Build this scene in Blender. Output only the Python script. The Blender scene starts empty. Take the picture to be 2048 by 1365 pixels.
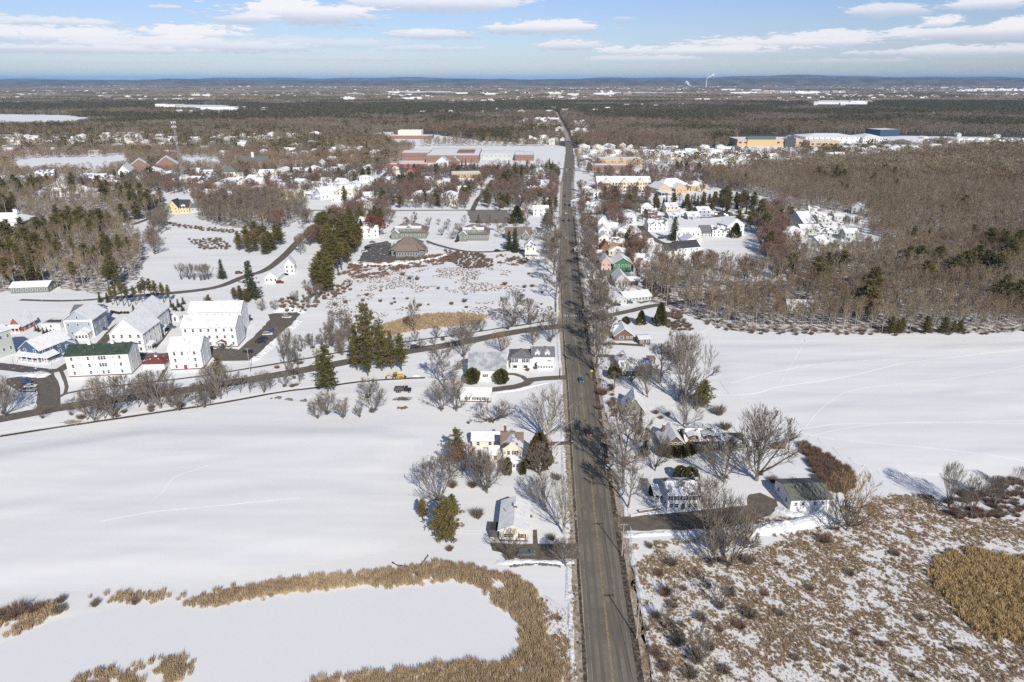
import bpy, math, random
import numpy as np
from mathutils import Vector, Matrix

# ------------------------------------------------------------------ camera, sky, sun, exposure
SC = bpy.context.scene
COL = SC.collection
H = 120.0
FPX = 1365.33
PT = math.atan(525.0 / FPX)
SP, CP = math.sin(PT), math.cos(PT)

cam = bpy.data.cameras.new('camera')
cam.sensor_width = 36.0
cam.lens = 24.0
cam.clip_start = 1.0
cam.clip_end = 400000.0
camo = bpy.data.objects.new('camera', cam)
COL.objects.link(camo)
camo.location = (0, 0, H)
camo.rotation_euler = (math.pi / 2 - PT, 0, 0)
SC.camera = camo

SUN_EL = math.radians(34.0)
SUN_DIR = Vector((0.31 * math.cos(SUN_EL), -0.951 * math.cos(SUN_EL), math.sin(SUN_EL)))
sl = bpy.data.lights.new('sun', 'SUN')
sl.energy = 4.8
sl.angle = math.radians(0.5)
sl.color = (1.0, 0.94, 0.86)
slo = bpy.data.objects.new('sun', sl)
COL.objects.link(slo)
slo.rotation_euler = SUN_DIR.to_track_quat('Z', 'Y').to_euler()

SC.view_settings.view_transform = 'Standard'
SC.view_settings.look = 'None'
SC.view_settings.exposure = -0.09
SC.view_settings.gamma = 1.0
SC.cycles.max_bounces = 4
SC.cycles.diffuse_bounces = 2
SC.cycles.volume_bounces = 0
SC.cycles.glossy_bounces = 1
SC.cycles.transparent_max_bounces = 8
SC.cycles.use_denoising = False
SC.cycles.denoiser = 'OPENIMAGEDENOISE'
SC.cycles.denoising_prefilter = 'ACCURATE'


class NT:
    """small helper for node trees"""
    def __init__(s, tree):
        s.t = tree
        s.n = tree.nodes
        s.l = tree.links

    def put(s, sock, v):
        if v is None:
            return
        if isinstance(v, bpy.types.NodeSocket):
            s.l.new(v, sock)
        else:
            sock.default_value = v

    def new(s, kind, **kw):
        n = s.n.new(kind)
        for k, v in kw.items():
            setattr(n, k, v)
        return n

    def math(s, op, a, b=None, c=None, clamp=False):
        n = s.new('ShaderNodeMath', operation=op, use_clamp=clamp)
        s.put(n.inputs[0], a)
        s.put(n.inputs[1], b)
        s.put(n.inputs[2], c)
        return n.outputs[0]

    def mix(s, f, a, b):
        n = s.new('ShaderNodeMix', data_type='RGBA')
        s.put(n.inputs[0], f)
        s.put(n.inputs[6], a)
        s.put(n.inputs[7], b)
        return n.outputs[2]

    def step(s, v, lo, hi):
        n = s.new('ShaderNodeMapRange', interpolation_type='SMOOTHSTEP')
        s.put(n.inputs[0], v)
        s.put(n.inputs[1], lo)
        s.put(n.inputs[2], hi)
        return n.outputs[0]

    def noise(s, vec, scale, detail=4.0, rough=0.55):
        n = s.new('ShaderNodeTexNoise')
        s.put(n.inputs['Vector'], vec)
        n.inputs['Scale'].default_value = scale
        n.inputs['Detail'].default_value = detail
        n.inputs['Roughness'].default_value = rough
        return n.outputs[0]

    def vmul(s, vec, v):
        n = s.new('ShaderNodeVectorMath', operation='MULTIPLY')
        s.put(n.inputs[0], vec)
        n.inputs[1].default_value = v
        return n.outputs[0]


def ray(px, py):
    a = (px - 1024.0) / FPX
    b = (py - 682.5) / FPX
    return a, CP - b * SP, -(SP + b * CP)


def G(px, py, z=0.0):
    x, y, d = ray(px, py)
    t = (H - z) / -d
    return Vector((x * t, y * t, z))


def ZH(py, Y):
    """height of the thing standing at forward distance Y whose top reaches image row py"""
    x, y, d = ray(1024, py)
    return H + d / y * Y


def RGBA(c):
    return (c[0], c[1], c[2], 1.0)


# world: Nishita sky with a layer of flat cumulus clouds given by direction
W = bpy.data.worlds.new('World')
SC.world = W
W.use_nodes = True
w = NT(W.node_tree)
for n in list(w.n):
    w.n.remove(n)
sky = w.new('ShaderNodeTexSky', sky_type='NISHITA')
sky.sun_disc = False
sky.sun_elevation = SUN_EL
sky.sun_rotation = math.atan2(SUN_DIR.x, SUN_DIR.y)
sky.altitude = 0
sky.air_density = 1.0
sky.dust_density = 0.3
sky.ozone_density = 2.0
geo = w.new('ShaderNodeTexCoord')
sep = w.new('ShaderNodeSeparateXYZ')
w.l.new(geo.outputs['Generated'], sep.inputs[0])
X_, Y_, Z_ = sep.outputs
hyp = w.math('SQRT', w.math('ADD', w.math('MULTIPLY', X_, X_), w.math('MULTIPLY', Y_, Y_)))
tt = w.math('DIVIDE', Z_, w.math('MAXIMUM', hyp, 0.02))
ss = w.math('ARCTAN2', X_, Y_)
cv = w.new('ShaderNodeCombineXYZ')
w.l.new(w.math('MULTIPLY', ss, 14.0), cv.inputs[0])
w.l.new(w.math('MULTIPLY', tt, 70.0), cv.inputs[1])
n1 = w.noise(cv.outputs[0], 1.3, 5.0, 0.6)
n2 = w.noise(cv.outputs[0], 4.5, 4.0, 0.6)
# clouds: image x, y of the middle, half width, half height, density
CLOUDS = [(600, 28, 190, 34, 1.0), (500, 38, 90, 18, .8), (850, 8, 260, 26, .9), (1085, 57, 150, 20, .95), (860, 70, 110, 15, .85),
          (370, 70, 140, 22, 1.0), (180, 78, 260, 24, .95), (60, 44, 190, 12, .8), (350, 92, 330, 20, .8), (90, 98, 300, 12, .75),
          (560, 88, 300, 18, .6), (1140, 92, 80, 17, .85), (1390, 104, 210, 16, .9), (1560, 88, 240, 18, .9), (1650, 78, 160, 18, .9),
          (1890, 68, 150, 18, .9), (1775, 22, 95, 17, .8), (1880, 48, 46, 16, 1.0), (1960, 10, 90, 15, .9), (2020, 62, 46, 24, 1.0),
          (1910, 104, 170, 16, .85), (2040, 100, 90, 14, .8), (1270, 120, 130, 12, .7), (1700, 124, 150, 8, .55), (330, 15, 40, 6, .7),
          (1000, 8, 60, 8, .6), (1250, 38, 30, 6, .5), (-40, 60, 80, 20, .9), (860, 98, 130, 10, .6), (2300, 40, 200, 30, .8), (-300, 60, 200, 30, .8),
          (700, 118, 220, 8, .45), (200, 122, 260, 9, .4)]
mask = None
shade = None
for (cx, cy, rw, rh, dn) in CLOUDS:
    vx, vy, vz = ray(cx, cy)
    az, el = math.atan2(vx, vy), vz / math.hypot(vx, vy)
    ra, re = rw / 1560.0, rh / 1560.0
    dx = w.math('DIVIDE', w.math('SUBTRACT', ss, az), ra)
    dy = w.math('DIVIDE', w.math('SUBTRACT', tt, el), re)
    dyb = w.math('MULTIPLY', w.math('MINIMUM', dy, 0.0), 1.35)
    dy2 = w.math('ADD', w.math('MAXIMUM', dy, 0.0), dyb)
    d = w.math('SQRT', w.math('ADD', w.math('MULTIPLY', dx, dx), w.math('MULTIPLY', dy2, dy2)))
    d = w.math('ADD', d, w.math('ADD', w.math('MULTIPLY', w.math('SUBTRACT', n1, 0.5), 1.9), w.math('MULTIPLY', w.math('SUBTRACT', n2, 0.5), 1.5)))
    m = w.math('MULTIPLY', w.step(d, 1.02, 0.62), dn)
    sh = w.math('MULTIPLY', m, w.step(dy, -0.45, 0.35))
    mask = m if mask is None else w.math('MAXIMUM', mask, m)
    shade = sh if shade is None else w.math('MAXIMUM', shade, sh)
# wisps higher up, outside the photographed strip, from the same air
pv = w.new('ShaderNodeCombineXYZ')
zz = w.math('MAXIMUM', Z_, 0.03)
w.l.new(w.math('DIVIDE', X_, zz), pv.inputs[0])
w.l.new(w.math('DIVIDE', Y_, zz), pv.inputs[1])
n3 = w.noise(pv.outputs[0], 0.9, 5.0, 0.6)
hi = w.math('MULTIPLY', w.step(n3, 0.52, 0.72), w.step(tt, 0.12, 0.2))
mask = w.math('MAXIMUM', mask, hi)
mask = w.math('MULTIPLY', mask, w.step(tt, 0.004, 0.03))
lit = w.math('MULTIPLY', w.math('ADD', w.math('MULTIPLY', shade, 0.85), w.math('MULTIPLY', n2, 0.45)), 1.0, clamp=True)
ccol = w.mix(lit, RGBA((8.6, 9.7, 12.2)), RGBA((17.5, 17.0, 17.4)))
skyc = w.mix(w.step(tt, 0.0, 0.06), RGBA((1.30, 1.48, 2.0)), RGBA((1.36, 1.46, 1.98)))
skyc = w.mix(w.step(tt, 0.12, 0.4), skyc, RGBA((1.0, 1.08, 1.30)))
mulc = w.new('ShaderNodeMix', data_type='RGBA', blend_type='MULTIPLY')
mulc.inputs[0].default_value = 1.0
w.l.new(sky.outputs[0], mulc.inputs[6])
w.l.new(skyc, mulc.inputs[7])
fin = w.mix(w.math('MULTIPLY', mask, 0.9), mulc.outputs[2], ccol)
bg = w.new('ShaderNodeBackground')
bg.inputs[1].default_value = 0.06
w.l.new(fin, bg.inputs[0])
wo = w.new('ShaderNodeOutputWorld')
w.l.new(bg.outputs[0], wo.inputs[0])

# ------------------------------------------------------------------ helpers
rng = random.Random(7)
NR = np.random.RandomState(11)


class MB:
    def __init__(s):
        s.v, s.f, s.m = [], [], []

    def add(s, vs, fs, mi=0):
        o = len(s.v)
        s.v.extend([tuple(p) for p in vs])
        s.f.extend([tuple(i + o for i in q) for q in fs])
        s.m.extend([mi] * len(fs))

    def box(s, x0, y0, z0, x1, y1, z1, mi=0, tx=0.0, ty=0.0):
        """box; tx, ty shrink the top"""
        s.add([(x0, y0, z0), (x1, y0, z0), (x1, y1, z0), (x0, y1, z0),
               (x0 + tx, y0 + ty, z1), (x1 - tx, y0 + ty, z1), (x1 - tx, y1 - ty, z1), (x0 + tx, y1 - ty, z1)],
              [(0, 3, 2, 1), (4, 5, 6, 7), (0, 1, 5, 4), (1, 2, 6, 5), (2, 3, 7, 6), (3, 0, 4, 7)], mi)

    def prof(s, pts, a0, a1, axis='x', mi=0):
        """closed outline extruded along an axis; pts are (other, z)"""
        n = len(pts)
        if axis == 'x':
            vs = [(a0, p, z) for p, z in pts] + [(a1, p, z) for p, z in pts]
        else:
            vs = [(p, a0, z) for p, z in pts] + [(p, a1, z) for p, z in pts]
        fs = [tuple(range(n)), tuple(range(2 * n - 1, n - 1, -1))]
        fs += [(i, n + i, n + (i + 1) % n, (i + 1) % n) for i in range(n)]
        s.add(vs, fs, mi)

    def tube(s, p0, p1, r0, r1, n=4, mi=0):
        p0, p1 = Vector(p0), Vector(p1)
        d = (p1 - p0)
        if d.length < 1e-6:
            return
        d.normalize()
        a = d.orthogonal().normalized()
        b = d.cross(a)
        vs = []
        for p, r in ((p0, r0), (p1, r1)):
            for k in range(n):
                t = 2 * math.pi * k / n
                vs.append(p + a * (r * math.cos(t)) + b * (r * math.sin(t)))
        s.add(vs, [(k, (k + 1) % n, n + (k + 1) % n, n + k) for k in range(n)], mi)

    def disc(s, c, r, th, axis='y', n=12, mi=0):
        c = Vector(c)
        ax = {'x': Vector((1, 0, 0)), 'y': Vector((0, 1, 0)), 'z': Vector((0, 0, 1))}[axis]
        a = ax.orthogonal().normalized()
        b = ax.cross(a)
        vs = []
        for q in (-th / 2, th / 2):
            for k in range(n):
                t = 2 * math.pi * k / n
                vs.append(c + ax * q + a * (r * math.cos(t)) + b * (r * math.sin(t)))
        s.add(vs, [tuple(range(n - 1, -1, -1)), tuple(range(n, 2 * n))] + [(k, (k + 1) % n, n + (k + 1) % n, n + k) for k in range(n)], mi)

    def mesh(s, name, mats):
        me = bpy.data.meshes.new(name)
        me.from_pydata(s.v, [], s.f)
        for m in (mats if isinstance(mats, (list, tuple)) else [mats]):
            me.materials.append(m)
        if any(s.m):
            me.polygons.foreach_set('material_index', s.m)
        return me

    def build(s, name, mats, parent=None, loc=None, rz=0.0):
        return link(name, s.mesh(name, mats), parent, loc, rz)


def link(name, data, parent=None, loc=None, rz=0.0):
    o = bpy.data.objects.new(name, data)
    COL.objects.link(o)
    if parent:
        o.parent = parent
    if loc is not None:
        o.location = loc
    if rz:
        o.rotation_euler = (0, 0, rz)
    return o


def tag(o, label=None, cat=None, group=None, kind=None):
    if label:
        o['label'] = label
    if cat:
        o['category'] = cat
    if group:
        o['group'] = group
    if kind:
        o['kind'] = kind
    return o


def thing(name, label, cat, loc=(0, 0, 0), rz=0.0, group=None):
    return tag(link(name, None, None, loc, rz), label, cat, group)


# ------------------------------------------------------------------ materials
_mc = {}


def mat(name, col, rough=0.85, c2=None, scale=1.0, lo=0.4, hi=0.6, stretch=None, bump=0.0, bscale=None, c3=None, s3=0.1,
        lo3=0.45, hi3=0.6, rnd=None, metallic=0.0, detail=4.0, bdetail=5.0, spec=None, coord='pos', trans=0.0):
    """colour, patches of c2 by noise, larger patches of c3, rnd: second colour picked per object"""
    if name in _mc:
        return _mc[name]
    m = bpy.data.materials.new(name)
    m.use_nodes = True
    t = NT(m.node_tree)
    bs = t.n['Principled BSDF']
    bs.inputs['Roughness'].default_value = rough
    bs.inputs['Metallic'].default_value = metallic
    bs.inputs['Specular IOR Level'].default_value = 0.3 if spec is None else spec
    c = RGBA(col)
    if coord == 'pos':
        vec = t.new('ShaderNodeNewGeometry').outputs['Position']
    else:
        vec = t.new('ShaderNodeTexCoord').outputs['Object']
    v1 = t.vmul(vec, stretch) if stretch else vec
    if c2 is not None:
        c = t.mix(t.step(t.noise(v1, scale, detail, 0.6), lo, hi), c, RGBA(c2))
    if rnd is not None:
        oi = t.new('ShaderNodeObjectInfo')
        c = t.mix(oi.outputs['Random'], c, RGBA(rnd) if c2 is None else t.mix(t.step(t.noise(v1, scale, detail, 0.6), lo, hi), RGBA(rnd), RGBA(c2)))
    if c3 is not None:
        c = t.mix(t.step(t.noise(vec, s3, 5.0, 0.6), lo3, hi3), c, RGBA(c3))
    if isinstance(c, tuple):
        bs.inputs['Base Color'].default_value = c
    else:
        t.l.new(c, bs.inputs['Base Color'])
    if bump:
        b = t.new('ShaderNodeBump')
        b.inputs['Strength'].default_value = min(1.0, bump)
        b.inputs['Distance'].default_value = max(1.0, bump)
        t.l.new(t.noise(v1, bscale or scale, bdetail, 0.55), b.inputs['Height'])
        t.l.new(b.outputs[0], bs.inputs['Normal'])
    _mc[name] = m
    return m


SNOW = (0.84, 0.84, 0.815)
M_ground = mat('snow_ground', SNOW, 0.9, c2=(0.79, 0.79, 0.79), scale=0.06, lo=0.35, hi=0.70, stretch=(0.22, 1.2, 1), bump=1.0, bscale=0.035, bdetail=2.5,
               c3=(0.80, 0.805, 0.81), s3=0.012)
M_lot_snow = mat('trodden_snow', (0.78, 0.79, 0.81), 0.9, c2=(0.62, 0.61, 0.6), scale=0.35, lo=0.5, hi=0.75, bump=0.5, bscale=0.5)
M_pond = mat('pond_snow', (0.80, 0.805, 0.80), 0.85, c2=(0.765, 0.775, 0.785), scale=0.04, lo=0.3, hi=0.8)
M_track = mat('packed_track', (0.93, 0.93, 0.94), 0.9)
M_litter = mat('leaf_litter', (0.20, 0.155, 0.12), 0.95, c2=(0.70, 0.70, 0.69), scale=0.30, lo=0.44, hi=0.60, bump=0.3)
M_litter_dark = mat('forest_floor', (0.085, 0.07, 0.055), 0.95, c2=(0.55, 0.55, 0.56), scale=0.03, lo=0.60, hi=0.68, c3=(0.055, 0.06, 0.04), s3=0.003)
M_brown = mat('dead_grass_ground', (0.33, 0.26, 0.18), 0.95, c2=(0.80, 0.80, 0.79), scale=1.6, lo=0.36, hi=0.52, c3=(0.78, 0.78, 0.77), s3=0.10,
              lo3=0.50, hi3=0.62, stretch=(1.3, .7, 1))
M_verge = mat('gravel_verge', (0.36, 0.30, 0.23), 0.95, c2=(0.58, 0.54, 0.48), scale=1.3, lo=0.50, hi=0.66, c3=(0.21, 0.165, 0.12), s3=0.35, lo3=0.55, hi3=0.7)
M_lot = mat('worn_lot', (0.20, 0.175, 0.145), 0.9, c2=(0.26, 0.235, 0.20), scale=0.3, lo=0.4, hi=0.65)
M_gutter = mat('wet_ditch', (0.055, 0.043, 0.032), 0.7, c2=(0.17, 0.135, 0.10), scale=1.2, lo=0.45, hi=0.6)
M_asph = mat('road_asphalt', (0.195, 0.168, 0.132), 0.85, c2=(0.235, 0.205, 0.165), scale=0.6, lo=0.35, hi=0.7, c3=(0.15, 0.13, 0.105), s3=0.07, lo3=0.4, hi3=0.65)
M_tyre_lane = mat('worn_asphalt', (0.152, 0.132, 0.105), 0.85, c2=(0.178, 0.157, 0.128), scale=1.0, lo=0.4, hi=0.65, stretch=(1, 0.08, 1))
M_drive = mat('driveway_asphalt', (0.13, 0.108, 0.085), 0.88, c2=(0.17, 0.148, 0.125), scale=0.5, lo=0.4, hi=0.65)
M_drive_snowy = mat('part_cleared_asphalt', (0.115, 0.105, 0.098), 0.88, c2=(0.70, 0.70, 0.72), scale=0.4, lo=0.60, hi=0.66)
M_yellow = mat('yellow_line', (0.46, 0.33, 0.13), 0.8, c2=(0.23, 0.19, 0.12), scale=1.2, lo=0.42, hi=0.6)
M_whiteline = mat('white_line', (0.30, 0.28, 0.25), 0.8, c2=(0.20, 0.18, 0.155), scale=1.5, lo=0.42, hi=0.6)
M_crosswalk = mat('crosswalk_paint', (0.7, 0.7, 0.66), 0.8)
M_white = mat('white_siding', (0.80, 0.80, 0.78), 0.7, c2=(0.76, 0.76, 0.75), scale=0.9)
M_trim = mat('white_trim', (0.82, 0.82, 0.81), 0.6)
M_cream = mat('cream_siding', (0.80, 0.74, 0.60), 0.75, c2=(0.77, 0.70, 0.55), scale=0.7)
M_cream2 = mat('yellow_siding', (0.70, 0.58, 0.33), 0.75)
M_tan = mat('tan_wall', (0.56, 0.42, 0.25), 0.8)
M_paleyel = mat('pale_yellow_wall', (0.72, 0.65, 0.48), 0.8)
M_brickw = mat('brick_wall', (0.30, 0.18, 0.14), 0.9, c2=(0.26, 0.155, 0.12), scale=2.0)
M_brickd = mat('chimney_brick', (0.25, 0.11, 0.08), 0.9, c2=(0.17, 0.09, 0.07), scale=4.0)
M_greyblue = mat('greyblue_siding', (0.40, 0.44, 0.50), 0.75)
M_blue = mat('navy_siding', (0.075, 0.125, 0.22), 0.75)
M_greysid = mat('grey_green_siding', (0.50, 0.53, 0.50), 0.75)
M_sage = mat('sage_siding', (0.20, 0.22, 0.19), 0.8)
M_brownsid = mat('brown_siding', (0.175, 0.12, 0.10), 0.85)
M_shingle = mat('brown_shingles', (0.19, 0.125, 0.08), 0.9, c2=(0.12, 0.08, 0.055), scale=2.0)
M_tudor = mat('tudor_brick', (0.27, 0.15, 0.09), 0.9)
M_pink = mat('pink_siding', (0.62, 0.42, 0.33), 0.8)
M_green = mat('green_siding', (0.07, 0.20, 0.095), 0.75)
M_craft = mat('red_gable_siding', (0.30, 0.10, 0.07), 0.8)
M_darkwall = mat('dark_siding', (0.085, 0.085, 0.10), 0.85)
M_bluewall = mat('blue_glass_wall', (0.045, 0.08, 0.13), 0.4)
M_redwall = mat('red_wall', (0.40, 0.13, 0.09), 0.8)
R_snow = mat('snow_roof', (0.81, 0.81, 0.81), 0.85, c2=(0.72, 0.73, 0.74), scale=0.25, lo=0.4, hi=0.7, c3=(0.40, 0.38, 0.37), s3=0.45, lo3=0.66, hi3=0.71, bump=0.25, bscale=0.6)
R_worn = mat('thin_snow_roof', (0.80, 0.80, 0.81), 0.85, c2=(0.60, 0.58, 0.57), scale=0.5, lo=0.48, hi=0.68, c3=(0.24, 0.12, 0.11), s3=0.22, lo3=0.69, hi3=0.74)
R_grey = mat('grey_shingle_roof', (0.13, 0.13, 0.14), 0.9, c2=(0.19, 0.19, 0.20), scale=1.2)
R_greyp = mat('grey_roof_snow_patches', (0.12, 0.115, 0.12), 0.9, c2=(0.80, 0.80, 0.82), scale=0.3, lo=0.45, hi=0.52)
R_brown = mat('brown_shingle_roof', (0.19, 0.145, 0.115), 0.9, c2=(0.23, 0.18, 0.15), scale=1.2)
R_brownp = mat('brown_roof_snow_patches', (0.16, 0.12, 0.09), 0.9, c2=(0.80, 0.80, 0.82), scale=0.35, lo=0.42, hi=0.5)
R_green = mat('mossy_green_roof', (0.045, 0.075, 0.05), 0.9, c2=(0.075, 0.10, 0.055), scale=0.4, lo=0.45, hi=0.6, c3=(0.035, 0.06, 0.045), s3=0.6)
R_metal = mat('weathered_metal_roof', (0.42, 0.45, 0.46), 0.5, c2=(0.55, 0.58, 0.60), scale=0.7, stretch=(2.0, 0.25, 1), metallic=0.1, c3=(0.35, 0.36, 0.36), s3=0.3)
R_dark = mat('dark_roof', (0.06, 0.06, 0.065), 0.9)
R_olive = mat('olive_shingle_roof', (0.14, 0.15, 0.125), 0.9, c2=(0.17, 0.18, 0.155), scale=1.2)
R_orange = mat('rust_tile_roof', (0.36, 0.19, 0.08), 0.9)
R_red = mat('red_roof_snow', (0.80, 0.80, 0.82), 0.85, c2=(0.22, 0.06, 0.055), scale=0.35, lo=0.6, hi=0.63)
R_redd = mat('dark_red_roof', (0.20, 0.055, 0.05), 0.9, c2=(0.8, 0.8, 0.82), scale=0.5, lo=0.6, hi=0.64)
R_teal = mat('teal_roof', (0.10, 0.15, 0.12), 0.7)
M_glass = mat('window_glass', (0.045, 0.055, 0.07), 0.12, spec=0.6)
M_glassd = mat('window_dark', (0.07, 0.075, 0.085), 0.3, spec=0.5)
M_reddoor = mat('red_door', (0.35, 0.04, 0.04), 0.6)
M_darkdoor = mat('dark_door', (0.10, 0.09, 0.09), 0.6)
M_shutter = mat('dark_shutter', (0.06, 0.065, 0.075), 0.7)
M_shutter_r = mat('red_shutter', (0.20, 0.06, 0.06), 0.7)
M_stone = mat('field_stone', (0.22, 0.20, 0.19), 0.9, c2=(0.12, 0.11, 0.10), scale=2)
M_deck = mat('wood_deck', (0.24, 0.19, 0.15), 0.85)
M_steel = mat('galvanised_steel', (0.45, 0.46, 0.47), 0.5, metallic=0.3)
M_pole = mat('weathered_pole', (0.42, 0.36, 0.30), 0.9)
M_arm = mat('pole_crossarm', (0.36, 0.31, 0.26), 0.9)
M_wire = mat('black_wire', (0.03, 0.03, 0.03), 0.6)
M_insul = mat('insulator', (0.3, 0.3, 0.32), 0.4)
M_bark = mat('grey_bark', (0.25, 0.215, 0.185), 0.95, c2=(0.17, 0.145, 0.125), scale=1.5)
M_barkpale = mat('pale_bark', (0.50, 0.455, 0.38), 0.95, c2=(0.33, 0.295, 0.25), scale=0.8, rnd=(0.32, 0.28, 0.235))
M_barkdk = mat('dark_bark', (0.13, 0.105, 0.085), 0.95)
M_twig = mat('grey_twigs', (0.17, 0.138, 0.105), 0.95, rnd=(0.24, 0.20, 0.155))
M_twig_w = mat('wood_twigs', (0.21, 0.162, 0.105), 0.95, rnd=(0.36, 0.29, 0.19), c2=(0.23, 0.165, 0.10), scale=0.02, lo=0.45, hi=0.6)
M_twig_r = mat('reddish_twigs', (0.24, 0.14, 0.10), 0.95, rnd=(0.22, 0.16, 0.12))
M_twig_o = mat('orange_twigs', (0.34, 0.22, 0.10), 0.95, rnd=(0.30, 0.20, 0.10))
M_leaf_r = mat('russet_leaves', (0.20, 0.06, 0.04), 0.9, rnd=(0.22, 0.09, 0.05))
M_needle = mat('pine_needles', (0.125, 0.112, 0.034), 0.8, c2=(0.07, 0.072, 0.027), scale=0.35, lo=0.48, hi=0.68, rnd=(0.20, 0.155, 0.052))
M_needle_g = mat('spruce_needles', (0.045, 0.06, 0.03), 0.8, c2=(0.085, 0.09, 0.035), scale=0.5, lo=0.4, hi=0.65, rnd=(0.075, 0.08, 0.035))
M_cedar = mat('cedar_foliage', (0.085, 0.08, 0.02), 0.85, c2=(0.13, 0.105, 0.035), scale=1.5, lo=0.45, hi=0.65)
M_reed = mat('dry_reeds', (0.60, 0.46, 0.29), 0.9, rnd=(0.38, 0.28, 0.175))
M_reed_o = mat('golden_reeds', (0.62, 0.46, 0.23), 0.9, rnd=(0.44, 0.32, 0.165))
M_grass = mat('dry_marsh_grass', (0.50, 0.38, 0.235), 0.95, rnd=(0.30, 0.215, 0.13))
M_stub = mat('russet_stubble', (0.25, 0.165, 0.115), 0.95, rnd=(0.19, 0.12, 0.09))
M_tyre = mat('tyre_rubber', (0.025, 0.025, 0.025), 0.9)
M_rim = mat('wheel_rim', (0.4, 0.4, 0.42), 0.35, metallic=0.6)
M_lamp = mat('headlight_glass', (0.75, 0.75, 0.72), 0.2)
M_lampr = mat('tail_light', (0.45, 0.03, 0.02), 0.3)
M_snowpile = mat('snow_bank', (0.82, 0.83, 0.85), 0.9, bump=0.6, bscale=0.8)
M_snowcap = mat('snow_cap', (0.84, 0.85, 0.87), 0.9)

# ------------------------------------------------------------------ ground, roads, water
def smooth(pts, step=6.0):
    """Catmull-Rom through ground points"""
    P = [Vector(p) for p in pts]
    P = [P[0] * 2 - P[1]] + P + [P[-1] * 2 - P[-2]]
    out = []
    for i in range(1, len(P) - 2):
        n = max(1, int((P[i + 1] - P[i]).length / step))
        n = min(n, 90)
        for k in range(n):
            t = k / n
            a, b, c, d = P[i - 1], P[i], P[i + 1], P[i + 2]
            out.append(0.5 * ((2 * b) + (c - a) * t + (2 * a - 5 * b + 4 * c - d) * t * t + (3 * b - a - 3 * c + d) * t ** 3))
    out.append(P[-2])
    return out


def offset_line(pts, off):
    out = []
    for i, p in enumerate(pts):
        a = pts[max(0, i - 1)]
        b = pts[min(len(pts) - 1, i + 1)]
        d = (b - a).normalized()
        out.append(p + Vector((d.y, -d.x, 0)) * off)     # off > 0: to the right
    return out


def ribbon(name, pts, l, r, z, m, jit=0.0, label=None, kind='structure', steps=None):
    """strip from l to r metres right of the line; jit roughens both edges"""
    mb = MB()
    vs, fs = [], []
    L, R = offset_line(pts, l), offset_line(pts, r)
    for i in range(len(pts)):
        for k, (a, b) in enumerate(((L, R), (R, L))):
            q = a[i] + (a[i] - b[i]).normalized() * (rng.uniform(-jit, jit) if jit else 0)
            vs.append((q.x, q.y, z))
    for i in range(len(pts) - 1):
        fs.append((2 * i, 2 * i + 1, 2 * i + 3, 2 * i + 2))
    mb.add(vs, fs)
    o = mb.build(name, m)
    tag(o, label, None, None, kind)
    return o


def sheet(name, px, z, m, jit=0.25, label=None, kind='structure', step=2.5, ground=False):
    P = [Vector(p) if ground else G(*p) for p in px]
    out = []
    for i, p in enumerate(P):
        q = P[(i + 1) % len(P)]
        n = max(1, min(80, int((q - p).length / step)))
        nn = Vector((-(q - p).y, (q - p).x, 0))
        nn = nn.normalized() if nn.length > 0 else nn
        for k in range(n):
            c = p.lerp(q, k / n)
            if k:
                c = c + nn * rng.uniform(-jit, jit) * (1 + (c.y / 500))
            out.append((c.x, c.y, z))
    mb = MB()
    mb.add(out, [tuple(range(len(out)))[::-1]])
    o = mb.build(name, m)
    if o.data.polygons[0].normal.z < 0:
        o.data.flip_normals()
    tag(o, label, None, None, kind)
    return o


# the ground: one sheet to the horizon, finer near the camera
ys = [-400, -100, 0, 60, 100, 140, 180, 240, 300, 400, 500, 650, 800, 1000, 1300, 1700, 2300, 3200, 4500, 7000, 11000, 18000, 30000, 52000]
xs = [-52000, -25000, -12000, -6000, -3000, -1600, -900, -500, -250, -100, 0, 100, 250, 500, 900, 1600, 3000, 6000, 12000, 25000, 52000]
mb = MB()
mb.add([(x, y, 0) for y in ys for x in xs],
       [(j * len(xs) + i, j * len(xs) + i + 1, (j + 1) * len(xs) + i + 1, (j + 1) * len(xs) + i) for j in range(len(ys) - 1) for i in range(len(xs) - 1)])
tag(mb.build('ground', M_ground), 'snow covered ground reaching to the horizon', None, None, 'structure')

# pond
sheet('pond', [(-300, 1420), (-300, 1310), (0, 1290), (60, 1262), (120, 1240), (230, 1218), (380, 1212), (560, 1200), (700, 1180), (860, 1172),
               (930, 1160), (975, 1182), (1010, 1215), (1035, 1255), (1040, 1305), (1010, 1330), (900, 1345), (700, 1372), (560, 1420)], 0.02, M_pond, 0.4,
      'smooth frozen pond under snow ringed by brown reeds')
# brown marsh ground
sheet('marsh', [(1262, 1135), (1320, 1095), (1500, 1105), (1560, 1080), (1700, 1020), (1780, 985), (1900, 1000), (2060, 975), (2400, 960), (2400, 1500),
                (1330, 1500), (1300, 1365), (1275, 1230)], 0.02, M_brown, 0.8, 'marshy ground of snow and flattened brown grass', step=3)
sheet('marsh_rim', [(1062, 1210), (1090, 1190), (1130, 1215), (1135, 1300), (1150, 1420), (1090, 1420), (1060, 1330)], 0.02, M_brown, 0.6,
      'snowy bank with brown stubble between reeds and road')

# main road
MC = [(1226, 1365), (1208, 1200), (1192, 1050), (1176, 900), (1161, 760), (1147, 640), (1137, 500), (1134, 380), (1138, 335), (1139, 305), (1136, 280), (1130, 262),
      (1123, 247), (1117, 235), (1113, 224)]
MG = [G(*p) for p in MC]
d0 = (MG[0] - MG[1]).normalized()
MG = [MG[0] + d0 * 60] + MG
ML = smooth(MG, 5.0)


def main_x(Y):
    for a, b in zip(ML, ML[1:]):
        if a.y <= Y <= b.y:
            return a.x + (b.x - a.x) * (Y - a.y) / max(1e-6, b.y - a.y)
    return ML[-1].x


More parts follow.
